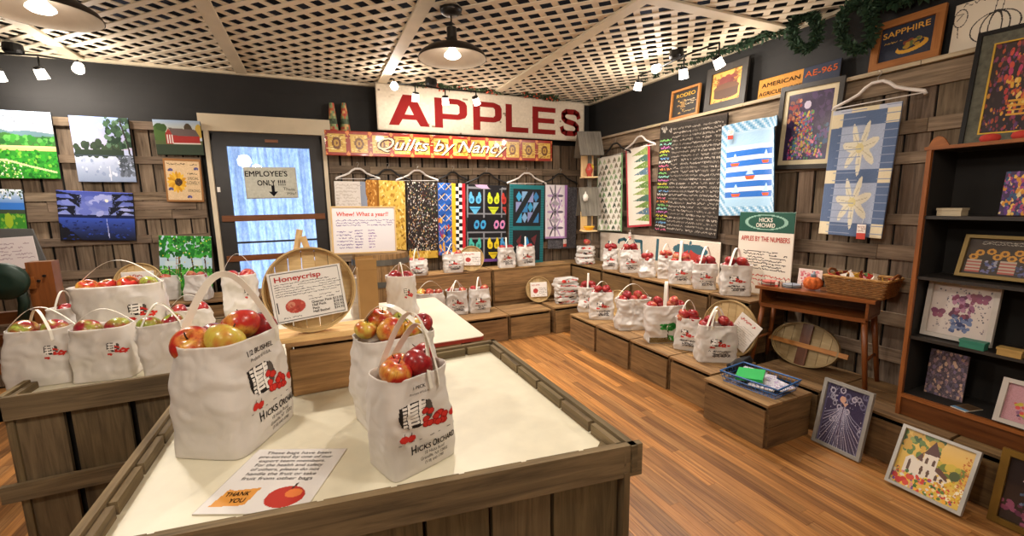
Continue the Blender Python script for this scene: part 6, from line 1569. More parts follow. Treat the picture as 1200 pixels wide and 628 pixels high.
# knitted pumpkin
p = desk(-.02, -.04)
t = thing('yarn_pumpkin', 'small orange knitted pumpkin with twine stem on the desk', 'pumpkin', p)
mb = MB(); N_, K = 48, 14
for j in range(K+1):
    ph = PI*j/K
    for i in range(N_):
        a = 2*PI*i/N_; rib = 1-.13*abs(math.cos(4.5*a))**4; r = .062*math.sin(ph)*rib
        mb.v.append(Vector((r*math.cos(a), r*math.sin(a), .052-.052*math.cos(ph)*(1-.25*math.exp(-(math.sin(ph)/.3)**2)))))
for j in range(K):
    for i in range(N_): mb.face((j*N_+i, j*N_+(i+1) % N_, (j+1)*N_+(i+1) % N_, (j+1)*N_+i))
mb.build('pumpkin_body', mat('orange_yarn', '#c4622a', .9, var=.3, scale=60, bump=.5), t, smooth=True)
mb = MB(); mb.tube([(0, 0, .09), (.004, 0, .115), (.012, .003, .135)], lambda q: .011-.004*q, 8); mb.build('stem', mat('twine', '#8a94a0', .9), t, smooth=True)
mb = MB()
for k in range(3): mb.tube([(.016*math.cos(a*PI/6), .016*math.sin(a*PI/6), .1+k*.008) for a in range(12)], .003, 5, closed=True)
mb.build('twine_wrap', MATS['twine'], t, smooth=True)
# pink card standing at the back
M = lean_M(desk(-.09, .1), -PI/2+.1, .1); im = Img(60, 50, '#e3cfc9'); im.dots(60, .1, .3, .9, .9, .03, .07, ['#d8838a', '#e3a8a4', '#c96a74', '#efd8d2'], 3); im.dots(20, .2, .05, .8, .3, .02, .04, ['#c98a8a', '#a86a6a'], 5)
card(M, .165, .13, im, 'small pinkish card standing behind the knitted pumpkin', name='greeting_card', cat='card')
def plates(p, r, n, c, label):
    t = thing('coaster_stack', label, 'coasters', p)
    for k in range(n):
        mb = MB(); mb.lathe([(r*.9, k*.009), (r, k*.009+.002), (r, k*.009+.006), (r*.9, k*.009+.007), (.004, k*.009+.0065)], 24); mb.build('coaster', mat('coaster_'+c[k % len(c)].strip('#'), c[k % len(c)], .4), t, smooth=False)
    mb = MB()
    for k in range(5): a = k*2*PI/5; mb.tube([((r+.004)*math.cos(a), (r+.004)*math.sin(a), 0), ((r+.004)*math.cos(a), (r+.004)*math.sin(a), .04), ((r+.012)*math.cos(a), (r+.012)*math.sin(a), .046)], .0018, 5)
    mb.tube([((r+.004)*math.cos(a*PI/12), (r+.004)*math.sin(a*PI/12), .012) for a in range(24)], .0016, 5, closed=True)
    mb.build('wire_holder', BLACKM, t)
plates(desk(-.3, -.05), .058, 4, ['#b5544a', '#e0d3c4', '#c97a6a'], 'stack of red and cream coasters in a wire holder at the desk corner')
plates(desk(-.16, -.03), .06, 3, ['#8d94a0', '#d5d3cd'], 'stack of grey coasters in a wire holder beside the pumpkin')
swing_tag(desk(-.23, -.12)+Vector((0, 0, .045)), -PI/2+.3, 'tiny white price tag hanging at the desk edge by the coasters', .4)
# wicker basket
bM = deskM @ Matrix.Translation((.25, .02, dh+.002)) @ Matrix.Rotation(-.12, 4, 'Z')
t = thing('wicker_basket', 'rectangular brown wicker basket heaped with wrapped goods on the desk', 'basket', M=bM)
bw, bd, bh = .36, .24, .115
WICK = mat('brown_wicker', '#8a5f30', .7, var=.3, scale=40)
mb = MB(); rows = 9
def bpt(u, z, k):
    s = 1-.13*(1-z); hw_, hd_ = bw/2*s, bd/2*s; per = [(-hw_, -hd_), (hw_, -hd_), (hw_, hd_), (-hw_, hd_)]
    q = (u % 1)*4; i = int(q); f_ = q-i; a, b2 = per[i], per[(i+1) % 4]
    n = [(0, -1), (1, 0), (0, 1), (-1, 0)][i]; w = .004*math.sin(u*PI*52+k*PI)
    return Vector((a[0]+(b2[0]-a[0])*f_+n[0]*w, a[1]+(b2[1]-a[1])*f_+n[1]*w, .006+z*bh))
for k in range(rows): mb.tube([bpt(i/104, (k+.5)/rows, k) for i in range(104)], bh/rows*.52, 6, closed=True)
for i in range(26): mb.tube([bpt((i*2+.5)/52, 0, 9) , bpt((i*2+.5)/52, 1.0, 9)], .004, 5)
mb.build('woven_body', WICK, t, smooth=True)
mb = MB(); mb.board((0, 0, .004), (bw*.88, bd*.88, .006), None, .8); mb.build('basket_base', WICK, t)
mb = MB(); mb.tube([bpt(i/104, 1.03, 9) for i in range(104)], .009, 7, closed=True); mb.build('woven_rim', mat('pale_wicker', '#a97c42', .7, var=.2, scale=40), t, smooth=True)
for s in (-1, 1):
    mb = MB(); mb.tube([(s*bw*.47, -.06, bh), (s*bw*.52, -.05, bh+.035), (s*bw*.53, 0, bh+.045), (s*bw*.52, .05, bh+.035), (s*bw*.47, .06, bh)], .009, 8); mb.build('handle', DESKW, t, smooth=True)
cols = ['#c23a34', '#e6ddd0', '#d8a93c', '#b52f3a', '#efe3d8', '#8a3a2a', '#5a7a4a']
R_ = random.Random(4)
for i in range(16):
    x, y = -.13+.26*(i % 5)/4+R_.uniform(-.01, .01), -.06+.06*(i//5)+R_.uniform(-.008, .008)
    if i >= 15: x, y = 0, 0
    c = cols[i % 7]; mb = MB(); w, d_, h_ = .028, .016, R_.uniform(.07, .1)
    mb.v = [Vector(q) for q in ((-w, -.004, 0), (w, -.004, 0), (w, .004, 0), (-w, .004, 0), (-w*.9, -d_, h_*.5), (w*.9, -d_, h_*.5), (w*.9, d_, h_*.5), (-w*.9, d_, h_*.5), (-w*.35, -.003, h_), (w*.35, -.003, h_), (w*.35, .003, h_), (-w*.35, .003, h_), (-w*.8, -.002, h_+.018), (w*.8, -.002, h_+.018), (w*.8, .002, h_+.018), (-w*.8, .002, h_+.018))]
    for l in range(3):
        for j in range(4): mb.face((l*4+j, l*4+(j+1) % 4, l*4+4+(j+1) % 4, l*4+4+j))
    mb.face((3, 2, 1, 0)); mb.face((12, 13, 14, 15))
    o = mb.build('wrapped_sweet', mat('wrapper_'+c.strip('#'), c, .25, var=.15, scale=40))
    o.matrix_world = bM @ Matrix.Translation((x, y, .045+R_.uniform(0, .012))) @ Euler((R_.uniform(-.5, .5), R_.uniform(-.5, .5), R_.uniform(0, 3))).to_matrix().to_4x4()
    tag(o, 'small %s wrapped packet in the wicker basket' % {'#c23a34': 'bright red', '#e6ddd0': 'cream', '#d8a93c': 'golden', '#b52f3a': 'crimson', '#efe3d8': 'white', '#8a3a2a': 'brown', '#5a7a4a': 'green'}[c], 'packet', {'#c23a34': 'bright red', '#e6ddd0': 'cream', '#d8a93c': 'golden', '#b52f3a': 'crimson', '#efe3d8': 'white', '#8a3a2a': 'brown', '#5a7a4a': 'green'}[c]+' packets in the wicker basket')

# ---------------------------------------------------------------- blue wire basket and umbrella on the low crates
wp = at_z(912, 452, .315); wM = Matrix.Translation((2.735, 1.9, .302)) @ Matrix.Rotation(-PI/2+.12, 4, 'Z')
BLUEW = mat('blue_wire', '#2f5f9a', .35, .1, var=.05)
t = thing('wire_basket', 'shallow blue wire basket on the jutting crate', 'basket', M=wM); ww, wd, wh = .40, .29, .075
mb = MB()
def loop(z, s): a, b2 = ww/2*s, wd/2*s; return [(-a, -b2, z), (a, -b2, z), (a, b2, z), (-a, b2, z)]
def dense(P): return [Vector(P[i]).lerp(Vector(P[(i+1) % 4]), f_/6) for i in range(4) for f_ in range(6)]
mb.tube(dense(loop(wh, 1)), .006, 6, closed=True); mb.build('rim', BLUEW, t, smooth=True)
mb = MB(); mb.tube(dense(loop(wh*.5, .95)), .0025, 5, closed=True); mb.tube(dense(loop(.004, .9)), .0025, 5, closed=True)
for i in range(15):
    x = -ww/2+ww*i/14
    mb.tube([(x, -wd/2, wh), (x*.9, -wd/2*.9, .004), (x*.9, wd/2*.9, .004), (x, wd/2, wh)], .0018, 4)
for i in range(11):
    y = -wd/2+wd*i/10
    mb.tube([(-ww/2, y, wh), (-ww/2*.9, y*.9, .004), (ww/2*.9, y*.9, .004), (ww/2, y, wh)], .0018, 4)
mb.build('wire_grid', BLUEW, t)
GRN = mat('bright_green_cover', '#16a84c', .3, var=.05)
mb = MB(); mb.board((0, 0, .012), (.17, .14, .022), None, 1); mb.board((0, 0, .012), (.165, .136, .016), None, 1)
o = mb.build('green_booklet', GRN); o.matrix_world = wM @ Matrix.Translation((-.05, -.02, .055)) @ Euler((.2, -.1, .35)).to_matrix().to_4x4(); tag(o, 'bright green booklet lying tilted in the blue wire basket', 'booklet')
im = Img(40, 30, '#c9c6d2'); im.grain(.1, 3); im.dots(30, 0, 0, 1, 1, .03, .08, ['#e8e4ee', '#9a8fae', '#b9a3c9', '#f2eef4'], 4)
for k, (x, y, a) in enumerate(((.06, -.04, .2), (.1, .03, -.3), (.02, .07, .5), (-.09, .08, .1))):
    o = slab('clear_packet', im, .16, .11, .012, None, attr_mat('foil_packet', .2, .8, .6)); o.matrix_world = wM @ Matrix.Translation((x, y-.05, .03+.005*k)) @ Euler((-PI/2+.1, 0, a)).to_matrix().to_4x4()
    tag(o, ['shiny silvery packet at the outer edge of the blue wire basket', 'shiny silvery packet at the short end of the blue wire basket', 'shiny silvery packet at the back of the blue wire basket', 'shiny silvery packet behind the green booklet'][k], 'packet')
ua, ub = at_z(850, 434, LOWZ+.045), at_z(884, 419, LOWZ+.045)
uM = Matrix.Translation((ua+ub)/2) @ Matrix.Rotation(math.atan2(ub.y-ua.y, ub.x-ua.x), 4, 'Z')
t = thing('folded_umbrella', 'black folded umbrella lying on the low crate beside the blue basket', 'umbrella', M=uM)
mb = MB(); N_ = 18
for j in range(12):
    x = -.13+.26*j/11; rr = .04*(1-.25*abs(j/11-.4))
    for i in range(N_): a = 2*PI*i/N_; q = rr*(1+.16*math.sin(5*a+j*.5)); mb.v.append(Vector((x, q*math.cos(a), q*math.sin(a))))
for j in range(11):
    for i in range(N_): mb.face((j*N_+i, j*N_+(i+1) % N_, (j+1)*N_+(i+1) % N_, (j+1)*N_+i))
mb.face(range(N_)); mb.face([11*N_+i for i in range(N_)])
mb.build('folded_canopy', mat('black_nylon', '#151518', .55), t, smooth=True)
mb = MB(); mb.tube([(-.13, 0, 0), (-.2, 0, 0)], .013, 10); mb.build('handle', BLACKM, t, smooth=True)

# ---------------------------------------------------------------- framed pictures on the floor
def floor_frame(bl, br, tl, tr, name, label, bw, fm, im, tint=(1, 1, 1), lean=.16, H=None, **k):
    a, b2 = at_z(*bl, 0), at_z(*br, 0); xd = (b2-a).normalized(); W = (b2-a).length; rz = math.atan2(xd.y, xd.x)
    t_ = at_x(*tl, (a.x+b2.x)/2+.07) if H is None else None
    H = H or t_.z/math.cos(lean)
    M = lean_M((a+b2)/2+Vector((0, 0, .002+.025*math.sin(lean))), rz, lean); return framed(name, label, 'picture', M, W, H, bw, fm, im, tint=tint, **k)
def im_fairy():
    im = Img(100, 120, '#3a3450'); im.grain(.02, 2)
    for k in range(26):
        R2 = random.Random(k); x, y = R2.uniform(.02, .98), R2.uniform(.35, .98); rr = R2.uniform(.03, .06)
        im.ring(x, y, rr, rr*.8, .28, ['#9a98a8', '#b5b0c0', '#6a6884'][k % 3])
    for k in range(26):
        a = -PI*(.12+.76*k/25); x1, y1 = .45+.75*math.cos(a), .72+.95*math.sin(a); im.line([(.48, .68), (.45+.3*math.cos(a*1.02), .72+.5*math.sin(a)), (x1, y1)], .014, ['#8f8fa8', '#a9a8bc', '#6f6f8c', '#b9b4c4'][k % 4])
    im.ell(.38, .8, .1, .08, '#3f3a66'); im.ell(.42, .79, .07, .055, '#d0a58f'); im.poly([(.42, .74), (.56, .75), (.5, .68)], '#d0a58f'); im.line([(.45, .2), (.47, .68)], .02, '#4a3a5a')
    im.dots(40, .05, .05, .95, .95, .006, .01, ['#e8e6f0', '#c9c6d8'], 5)
    for x in (0, .95): im.rect(x, 0, x+.05, 1, '#59577a')
    return im
floor_frame((953, 516), (1008.5, 542.7), (968, 444), (1035, 467), 'framed_picture', 'grey framed purple picture of a winged lady leaning against the dark low crate', .02, mat('silver_grey_frame', '#8f8d88', .5, var=.15), im_fairy(), lean=.2)
def im_church():
    im = Img(120, 110, '#d9b552'); im.grad(.4, .45, 1, 1, '#d8a83a', '#e3c27a'); im.dots(50, 0, .6, .55, 1, .03, .07, ['#5f7a3a', '#3f5f34', '#8a9a4a', '#c9a03c'], 2); im.dots(20, .5, .35, .9, .62, .04, .07, ['#a8a23a', '#c9b042', '#6a7a34'], 3)
    wh = '#ddd5c8'; im.poly([(.12, .25), (.12, .5), (.2, .58), (.3, .52), (.36, .6), (.36, .7), (.56, .72), (.56, .5), (.75, .42), (.75, .25)], wh); im.poly([(.34, .68), (.46, .95), (.58, .7)], '#5a3a34'); im.poly([(.26, .55), (.34, .7), (.36, .52)], '#5f3f38'); im.poly([(.56, .52), (.6, .54), (.8, .4), (.74, .36), (.56, .46)], '#5f3f34')
    for x, y, h in ((.17, .3, .18), (.4, .52, .1), (.5, .52, .1), (.36, .3, .14), (.46, .3, .12), (.58, .3, .09), (.66, .3, .07)): im.ell(x+.015, y+h*.6, .022, h*.5, '#5a4034'); im.rect(x-.005, y, x+.035, y+h*.6, '#5a4034')
    im.dots(160, 0, 0, 1, .28, .012, .03, ['#c9423a', '#e0c23c', '#d8d4c8', '#5a7a3a', '#7a4a8a', '#e8a83c', '#3f6a34', '#d88a8a'], 5); im.dots(60, .6, .1, 1, .42, .012, .028, ['#e6d39a', '#d8b43c', '#c98a2a', '#efe6c8'], 6); im.dots(7, .02, .05, .3, .2, .04, .055, ['#c23a34', '#d0503f'], 9); im.dots(60, .88, .3, 1, .9, .008, .016, ['#b5602a', '#c98a3c'], 7); im.ell(.82, .5, .07, .08, '#4f5a34'); return im
floor_frame((1038, 564.7), (1127, 608), (1078, 487), (1173, 518), 'framed_picture', 'silver framed glittery picture of a white church among flowers on the floor', .016, mat('silver_frame', '#a9a6a0', .4, .3, var=.1), im_church(), lean=.42, H=.335)
def im_dark():
    im = Img(70, 100, '#241f22'); im.dots(40, 0, 0, 1, .3, .03, .06, ['#7a3a5a', '#5a2a4a', '#8a4a6a'], 3); im.dots(24, .2, .3, .8, .9, .01, .03, ['#3f5a7a', '#c9b4c0', '#6a7a9a'], 4); im.poly([(.4, .05), (.55, .4), (1, .5), (1, .05)], '#8a3f62'); im.dots(26, .4, .05, 1, .4, .03, .05, ['#a85a7a', '#c98aa0', '#7a3a5a'], 6); return im
a = at_z(1156, 608, 0); M = lean_M(Vector((a.x+.02, a.y-.17, .002)), -PI/2, .17)
framed('framed_picture', 'gold framed dark picture with a pink dress leaning below the bookshelf', 'picture', M, .34, .37, .03, mat('old_gold_frame', '#7d6128', .4, .5, var=.2), im_dark())

# ---------------------------------------------------------------- things on the bookshelf
def shelf_pic(q, X, z, label, bw, fm, im, lean=.1, **k):
    P = [at_x(*c, X) for c in q]; W = abs(P[0].y-P[1].y); H = k.pop('H', None) or (P[0].z-z)
    M = lean_M(Vector((X, (P[0].y+P[1].y)/2, z+.002+.028*math.sin(lean))), -PI/2, lean)
    if bw: return framed('framed_picture', label, 'picture', M, W, H, bw, fm, im, **k)
    o = slab('small_canvas', im, W, H, .012, None, PAINT, edge='#3a3430'); o.matrix_world = M; return tag(o, label, 'picture')
def box_thing(P, sx, sy, sz, m, label, name='gift_box', lid=True, rz=-PI/2):
    t = thing(name, label, 'box', P, rz); mb = MB(); mb.board((0, 0, sz*.36), (sx, sy, sz*.72), None, 1); mb.build('box_body', m, t); mb = MB(); mb.board((0, 0, sz*.86), (sx+.006, sy+.006, sz*.28), None, 1.08); mb.build('lid', m, t)
p = at_x(1116, 249, 3.2); box_thing(Vector((3.2, p.y, SHZ[0])), .1, .08, .042, mat('pale_card_box', '#b5a68a', .7), 'small pale box on the uppermost dark shelf')
im = Img(60, 90, '#4a3a5a'); im.dots(160, 0, 0, 1, 1, .03, .08, ['#c98a3a', '#8a5a9a', '#e0b45a', '#5a3a7a', '#a84a6a', '#d8c08a', '#3f5a7a'], 3)
shelf_pic([(1177, 202), (1215, 198)], 3.22, SHZ[0], 'colourful mosaic-like canvas on the uppermost dark shelf', 0, None, im)
def im_flag():
    im = Img(120, 80, '#2a211c'); 
    for x, y in ((.2, .62), (.36, .66), (.55, .62), (.74, .66), (.9, .6), (.12, .5), (.46, .52), (.66, .5), (.82, .5)):
        for k in range(9): a = k*2*PI/9; im.ell(x+.04*math.cos(a), y+.055*math.sin(a), .03, .03, '#b9822a')
        im.ell(x, y, .028, .04, '#4a2c18')
    for x0 in (.04, .52):
        for k in range(4): im.rect(x0, .08+k*.085, x0+.22, .12+k*.085, '#9a4a42'); im.rect(x0, .12+k*.085, x0+.22, .165+k*.085, '#a8998a')
        im.dots(24, x0+.24, .06, x0+.44, .4, .012, .025, ['#3a4a7a', '#5a5a8a', '#2a3458', '#8a8a9a'], int(x0*9))
    im.scribble(.2, .84, .9, .95, 2, '#9a948a', 4, .5); return im
shelf_pic([(1128, 264), (1228, 262)], 3.2, SHZ[1], 'dark framed sunflower and flag picture leaning on the second shelf', .018, mat('bronze_frame', '#7a6434', .5, .4), im_flag(), lean=.35, H=.235)
def im_bfly():
    im = Img(100, 90, '#c9bfb9'); im.dots(120, .1, .1, .95, .95, .008, .016, ['#6a6070', '#8a7f8a', '#4a4a5a'], 2); im.dots(50, .35, .4, .72, .85, .025, .05, ['#7a3f5a', '#8a5a7a', '#a87a94', '#5a2f4a'], 3); im.dots(36, .4, .1, .7, .4, .02, .045, ['#4a5a84', '#6a7aa0', '#34406a'], 5)
    for x, y, s in ((.82, .8, 1), (.14, .42, -1)):
        for d in (-1, 1): im.ell(x+.06*d, y+.03, .07, .06, '#7a3f5f', .5*d); im.ell(x+.045*d, y-.05, .05, .05, '#8a4a66', -.5*d)
    return im
shelf_pic([(1088, 328), (1174, 334)], 3.2, SHZ[2], 'white framed picture of purple flowers and butterflies on the third shelf', .022, mat('dull_white_frame', '#b5afa8', .5), im_bfly(), lean=.12)
p = at_x(1142, 400, 3.14); box_thing(Vector((3.135, p.y, SHZ[2])), .095, .05, .042, mat('teal_box', '#2f7a66', .5), 'small teal box before the butterfly picture')
p = at_x(1186, 408, 3.14); box_thing(Vector((3.135, p.y, SHZ[2])), .085, .05, .04, mat('tan_box', '#a8894f', .5), 'small tan box beside the teal box')
im = Img(60, 64, '#5a4f58'); im.grain(.05, 3); im.dots(160, 0, 0, 1, 1, .02, .05, ['#8a7078', '#6a5f74', '#a88a80', '#4a4450', '#7a6a84', '#c0a08a'], 4)
shelf_pic([(1089, 409), (1136, 412)], 3.24, BZ, 'small muted mosaic canvas at the back of the lowest shelf', 0, None, im, lean=.08)
p = at_x(1122, 468, 3.13); im = Img(30, 40, '#6a5236'); im.rect(0, 0, 1, .25, '#6f9ac0'); im.rect(.1, .35, .9, .9, '#4a3624')
o = slab('booklet', im, .07, .12, .006); o.matrix_world = Matrix.Translation((3.12, p.y-.01, BZ+.009)) @ Euler((-PI/2, 0, -PI/2-.25)).to_matrix().to_4x4(); tag(o, 'thin brown and blue booklet lying on the lowest shelf', 'booklet')
im = Img(70, 70, '#b98a94'); im.grain(.02, 3); im.dots(40, .2, .15, .8, .55, .03, .06, ['#b9a83a', '#7a8a3a', '#c94a4a', '#8a5a7a'], 3); im.ell(.55, .75, .2, .16, '#c9382f'); im.rect(.45, .7, .7, .82, '#e3d6d0'); im.dots(30, .3, .05, .8, .35, .02, .04, ['#4a3a5a', '#8a9a5a', '#a86a7a'], 6)
shelf_pic([(1175, 425), (1262, 425)], 3.12, BZ, 'white framed pink picture with a red shape on the lowest shelf', .022, MATS['dull_white_frame'], im, lean=.3, H=.23)
for x, y, l in ((1159, 170, 'red apple-shaped pincushion on the bookshelf top, nearer the shelf corner'), (1197, 168, 'red apple-shaped pincushion on the bookshelf top, farther from the shelf corner')):
    p = at_x(x, y, 3.2); mb = MB(); mb.lathe([(.012, 0), (.032, .006), (.04, .022), (.034, .038), (.016, .045), (.004, .04)], 20); tag(mb.build('pincushion', mat('red_felt', '#b8382e', .9), loc=(3.2, p.y, top+.018), smooth=True), l, 'pincushion')

# ---------------------------------------------------------------- greenery
PINE = mat('dark_pine_green', '#1f3a22', .8, var=.4, scale=30); LEAFG = mat('garland_leaf_green', '#34462a', .7, var=.4, scale=30); BERRY = mat('orange_red_berry', '#b5482a', .4, var=.3, scale=30)
def greenery(pts, rad, n, size, m, seed):
    R_ = random.Random(seed); mb = MB(); P = [Vector(p) for p in pts]; L = [0]
    for a, b2 in zip(P, P[1:]): L.append(L[-1]+(b2-a).length)
    mb.tube(P, .006, 5)
    for _ in range(n):
        d = R_.uniform(0, L[-1]); i = max(k for k in range(len(L)-1) if L[k] <= d); f_ = (d-L[i])/(L[i+1]-L[i]); c = P[i].lerp(P[i+1], f_)
        v = Vector((R_.gauss(0, 1), R_.gauss(0, 1), R_.gauss(0, 1))).normalized(); tg = (P[i+1]-P[i]).normalized(); v = (v+tg*.5).normalized()
        c = c+v*rad*R_.uniform(.0, .5); s = Vector((R_.gauss(0, 1), R_.gauss(0, 1), R_.gauss(0, 1))).cross(v).normalized(); l = size*R_.uniform(.6, 1.3); w = l*.22
        mb.poly([c, c+v*l*.5+s*w, c+v*l, c+v*l*.5-s*w])
    return mb, P, L
def garland(pts, rad, n, size, m, seed, label, berries=0, gname='pine_garland'):
    mb, P, L = greenery(pts, rad, n, size, m, seed); t = thing(gname, label, 'garland', P[0]); off_ = -P[0]
    mb.v = [v+off_ for v in mb.v]; mb.build('foliage', m, t, recalc=False)
    if berries:
        R_ = random.Random(seed); b_ = MB()
        for _ in range(berries):
            d = R_.uniform(0, L[-1]); i = max(k for k in range(len(L)-1) if L[k] <= d); c = P[i].lerp(P[i+1], (d-L[i])/(L[i+1]-L[i]))+Vector((R_.uniform(-1, 1), R_.uniform(-1, .2), R_.uniform(-1.4, .3)))*rad
            b_.lathe([(.003, -.012), (.011, -.006), (.012, .003), (.006, .011), (.001, .012)], 8, c+off_)
        tag(b_.build('berries', BERRY, t, smooth=True), kind='stuff')
gy = 5.13
def gl(xs, Y=gy): return [at_y(x, y, Y) for x, y in xs]
garland(gl([(486, 96), (505, 96), (520, 100), (548, 100), (575, 104), (585, 108)]), .05, 420, .055, LEAFG, 3, 'leafy garland with orange berries along the top of the apples sign', 26, 'leaf_garland')
garland(gl([(610, 107), (628, 109), (642, 112), (652, 114)]), .05, 240, .055, LEAFG, 4, 'short leafy garland with orange berries above the last letters of the apples sign', 18, 'leaf_garland')
gx = 3.57
garland([at_x(x, y, gx) for x, y in ((692, 116), (715, 104), (745, 93), (800, 72), (850, 58), (895, 42), (925, 32))], .045, 1500, .055, PINE, 5, 'dark pine garland along the ceiling edge of the side wall')
def wreath(cx, cy, rx, ry, X, label, seed):
    pts = [at_x(cx+rx*math.cos(a), cy+ry*math.sin(a), X) for a in [2*PI*k/20 for k in range(21)]]
    garland(pts, .042, 1200, .042, PINE, seed, label, gname='pine_wreath')
    tp_ = max(pts, key=lambda p: p.z); mb = MB(); mb.tube([(tp_-pts[0]), Vector((tp_.x, tp_.y, CZ-.02))-pts[0]], .003, 6); mb.build('hanging_wire', BLACKM, [o for o in COL.objects if o.get('label') == label][0])
wreath(943, 37, 15, 21, 3.5, 'small dark pine wreath hanging above the licence plate sign', 6)
wreath(1004, 31, 19, 27, 3.5, 'larger dark pine wreath hanging beside the navy fruit label', 7)
garland([at_x(x, y, 3.55) for x, y in ((1010, 8), (1060, -2), (1110, -22))], .05, 500, .06, PINE, 8, 'dark pine garland tail above the navy fruit label')

# ---------------------------------------------------------------- pendant lamps and track lights
SHADEO = mat('dark_bronze_enamel', '#2b2622', .35, .3); SHADEI = mat('white_enamel_inside', '#d8cdbd', .4); BULB = mat('lit_bulb', '#ffffff', .4, emit=6, ecol='#fff1e0'); SHADEG = mat('lit_frosted_glass', '#fff6ea', .4, emit=7, ecol='#ffeeda')
LAMP_POINTS, TRACK_POINTS, TRACK_SPOTS = [], [], []
def pendant(x, y, zr, r, label):
    t = thing('pendant_lamp', label, 'lamp', (x, y, zr))
    h = r*.42
    prof = [(r, 0), (r*1.0, .008), (r*.93, h*.35), (r*.72, h*.68), (r*.42, h*.9), (r*.2, h)]
    mb = MB(); mb.lathe(prof, 40, cap=False); mb.build('shade', SHADEO, t, smooth=True)
    mb = MB(); mb.lathe([(a*.985, b2-.004 if b2 > .01 else b2) for a, b2 in prof], 40, cap=False); mb.build('shade_lining', SHADEI, t, smooth=True)
    mb = MB(); mb.lathe([(r*.2, h-.005), (r*.16, h+.03), (.035, h+.04), (.035, h+.11), (.015, h+.12)], 20); mb.build('socket', SHADEO, t, smooth=False)
    mb = MB(); mb.tube([(0, 0, h+.11), (0, 0, CZ-zr-.03)], .006, 8); mb.build('cord', BLACKM, t)
    mb = MB(); mb.lathe([(.02, CZ-zr-.05), (.05, CZ-zr-.045), (.075, CZ-zr-.025), (.08, CZ-zr-.002)], 24); mb.build('canopy', SHADEO, t, smooth=True)
    mb = MB(); mb.lathe([(.02, h-.01), (.03, h*.6), (.058, h*.32), (.06, h*.22), (.045, h*.1), (.002, h*.06)], 20); mb.build('bulb', BULB, t, smooth=True)
    LAMP_POINTS.append((x, y, zr-.004))
pendant(.985, 3.17, 2.63, .245, 'black dome pendant lamp hanging in front of the apples sign')
pendant(-1.22, 3.2, 2.615, .245, 'black dome pendant lamp hanging above the grey bin and the paintings')
def track(cpx, heads, along, label, dirs):
    c = at_z(*cpx, CZ-.02); t = thing('track_light', label, 'lamp', (c.x, c.y, CZ-.03)); off_ = -Vector(t.location)
    mb = MB(); mb.lathe([(.06, .0), (.065, -.05), (.055, -.07), (.01, -.072)], 22); mb.build('canopy', BLACKM, t)
    hp = [at_y(*h, c.y) if along == 'x' else at_x(*h, c.x) for h in heads]
    zb = CZ-.11
    e = sorted(hp, key=lambda p: p.x if along == 'x' else p.y)
    mb = MB(); mb.tube([(p.x+off_.x, p.y+off_.y, zb+off_.z+.012*math.sin(k*2)) for k, p in enumerate(e)], .008, 8); mb.tube([(0, 0, -.07), (0, 0, zb+off_.z)], .01, 8); mb.build('bar', BLACKM, t, smooth=True)
    for p, (d, bright) in zip(hp, dirs):
        TRACK_SPOTS.append((tuple(p+Vector(d).normalized()*.075), bright))
        d = Vector(d).normalized(); q = p+off_; M3 = d.to_track_quat('Z', 'Y').to_matrix()
        mb = MB(); mb.tube([(q.x, q.y, zb+off_.z), (q.x, q.y, q.z+.06), q-d*.03], .007, 7)
        mb.lathe([(.016, -.055), (.034, -.05), (.036, -.032)], 16, q, M3); hd_ = mb.build('lamp_head', BLACKM, t, smooth=True)
        mb = MB(); mb.lathe([(.034, -.032), (.04, .045), (.037, .045), (.03, -.028)], 18, q, M3, cap=False); mb.build('glass_shade', SHADEG, hd_, smooth=True)
        mb = MB(); mb.lathe([(.012, -.03), (.026, -.005), (.028, .02), (.02, .036), (.002, .04)], 14, q, M3); mb.build('bulb', BULB, hd_, smooth=True)
        TRACK_POINTS.append((tuple(p+d*.075), bright))
track((505, 92), [(462, 100), (487, 114), (522, 118), (558, 118)], 'x', 'black bar of four spotlights under the ceiling in front of the apples sign', [((-.15, -.9, -.45), .7), ((-.05, .25, -1), .3), ((.15, .3, -1), .3), ((.45, .35, -.8), .3)])
track((793, 58), [(770, 80), (748, 100), (801, 86), (842, 73)], 'y', 'black bar of four spotlights near the side wall ledge', [((-.85, -.4, -.35), 1), ((.1, .5, -1), 1), ((.2, .05, -1), 1), ((.5, -.1, -.8), 1)])
track((14, 50), [(92, 79), (48, 86), (-2, 88)], 'x', 'black bar of spotlights above the green field painting', [((.2, -.8, -.55), 1), ((.2, .35, -1), 1), ((0, .4, -1), 1)])
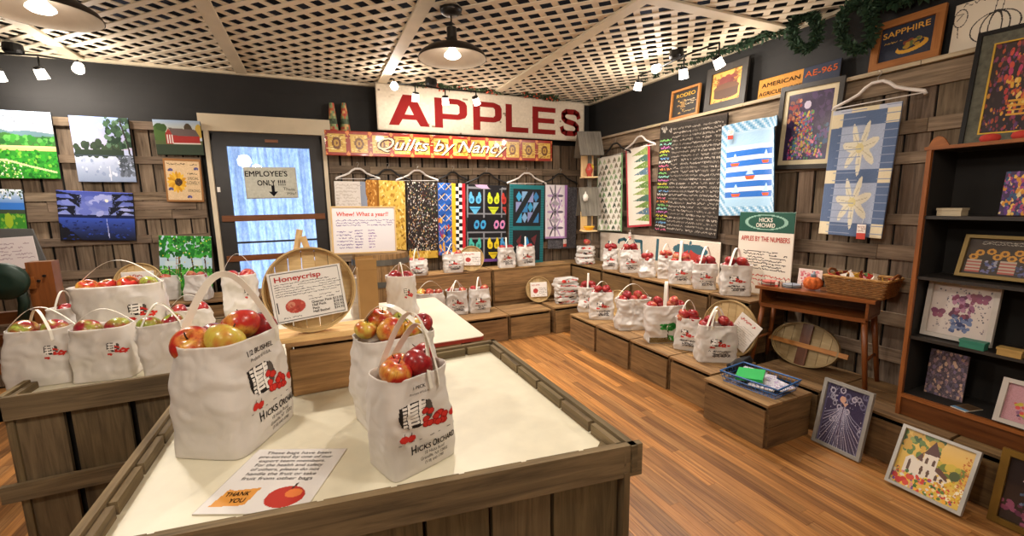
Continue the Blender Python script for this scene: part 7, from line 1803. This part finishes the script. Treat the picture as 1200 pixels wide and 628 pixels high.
# ================================================================ camera, lights, colour
cd = bpy.data.cameras.new('camera'); cam = bpy.data.objects.new('camera', cd); COL.objects.link(cam)
cd.sensor_width = 36; cd.lens = F/1200*36; cd.clip_start = .02; cd.clip_end = 60
Mc = Matrix((RX, UX, -FW)).transposed().to_4x4(); Mc.translation = CAM; cam.matrix_world = Mc
SC.camera = cam
def point(loc, w, col='#ffd9a8', r=.04, name='lamp_or_fill_light'):
    l = bpy.data.lights.new(name, 'POINT'); l.energy = w; l.color = lin(col); l.shadow_soft_size = r
    o = bpy.data.objects.new(name, l); COL.objects.link(o); o.location = loc; return o
def spot(loc, tgt, w, col='#ffd9a8', ang=80, r=.03, blend=.7):
    l = bpy.data.lights.new('spot_light', 'SPOT'); l.energy = w; l.color = lin(col); l.spot_size = math.radians(ang); l.spot_blend = blend; l.shadow_soft_size = r
    o = bpy.data.objects.new('spot_light', l); COL.objects.link(o); o.location = loc
    o.rotation_euler = (Vector(tgt)-Vector(loc)).to_track_quat('-Z', 'Y').to_euler(); return o
WARM = '#fff3e6'
for p in LAMP_POINTS: spot(p, (p[0], p[1], 0), 118, WARM, 172, .05, .25)
for p, k in TRACK_POINTS: point(p, (10 if p[0] > 2.4 else 13)*k, WARM, .03)
for (p, k), tg in zip(TRACK_SPOTS, ((.9, 3.9, .9), (1.2, 4.9, .7), (2.1, 4.9, .6), (2.7, 4.7, .5), (2.6, 2.6, .2), (3.2, 4.0, .6), (3.0, 3.1, .4), (3.0, 2.4, .3), (-1.2, 3.0, .9), (-1.9, 4.9, 1.2), (-2.6, 4.9, 1.2))): spot(p, tg, 55 if tg[0] > 0 else 34, WARM, 95, .03, .8)
# unseen fill lights added overhead and behind the camera, no fixtures built
for p, k in (((-1.2, .7, 2.5), 48), ((1.0, .75, 2.5), 42), ((-1.2, -1.4, 2.5), 30), ((1.6, -1.2, 2.5), 34)): point(p, k, WARM, .12)
a = bpy.data.lights.new('daylight', 'AREA'); a.energy = 55; a.color = lin('#b4cdf0'); a.shape = 'RECTANGLE'; a.size = 1.6; a.size_y = 2.6
o = bpy.data.objects.new('daylight', a); COL.objects.link(o); o.location = ((DX0+DX1)/2, 6.5, 1.3); o.rotation_euler = (-PI/2, 0, 0)
w = bpy.data.worlds.new('world'); SC.world = w; w.use_nodes = True
w.node_tree.nodes['Background'].inputs[0].default_value = (*lin('#9fb8dc'), 1); w.node_tree.nodes['Background'].inputs[1].default_value = .6
vs = SC.view_settings; vs.view_transform = 'Standard'; vs.look = 'None'; vs.gamma = 1; vs.use_curve_mapping = False; vs.exposure = .06
SC.cycles.use_denoising = True
SC.cycles.max_bounces = 8; SC.cycles.diffuse_bounces = 5; SC.cycles.sample_clamp_indirect = 6
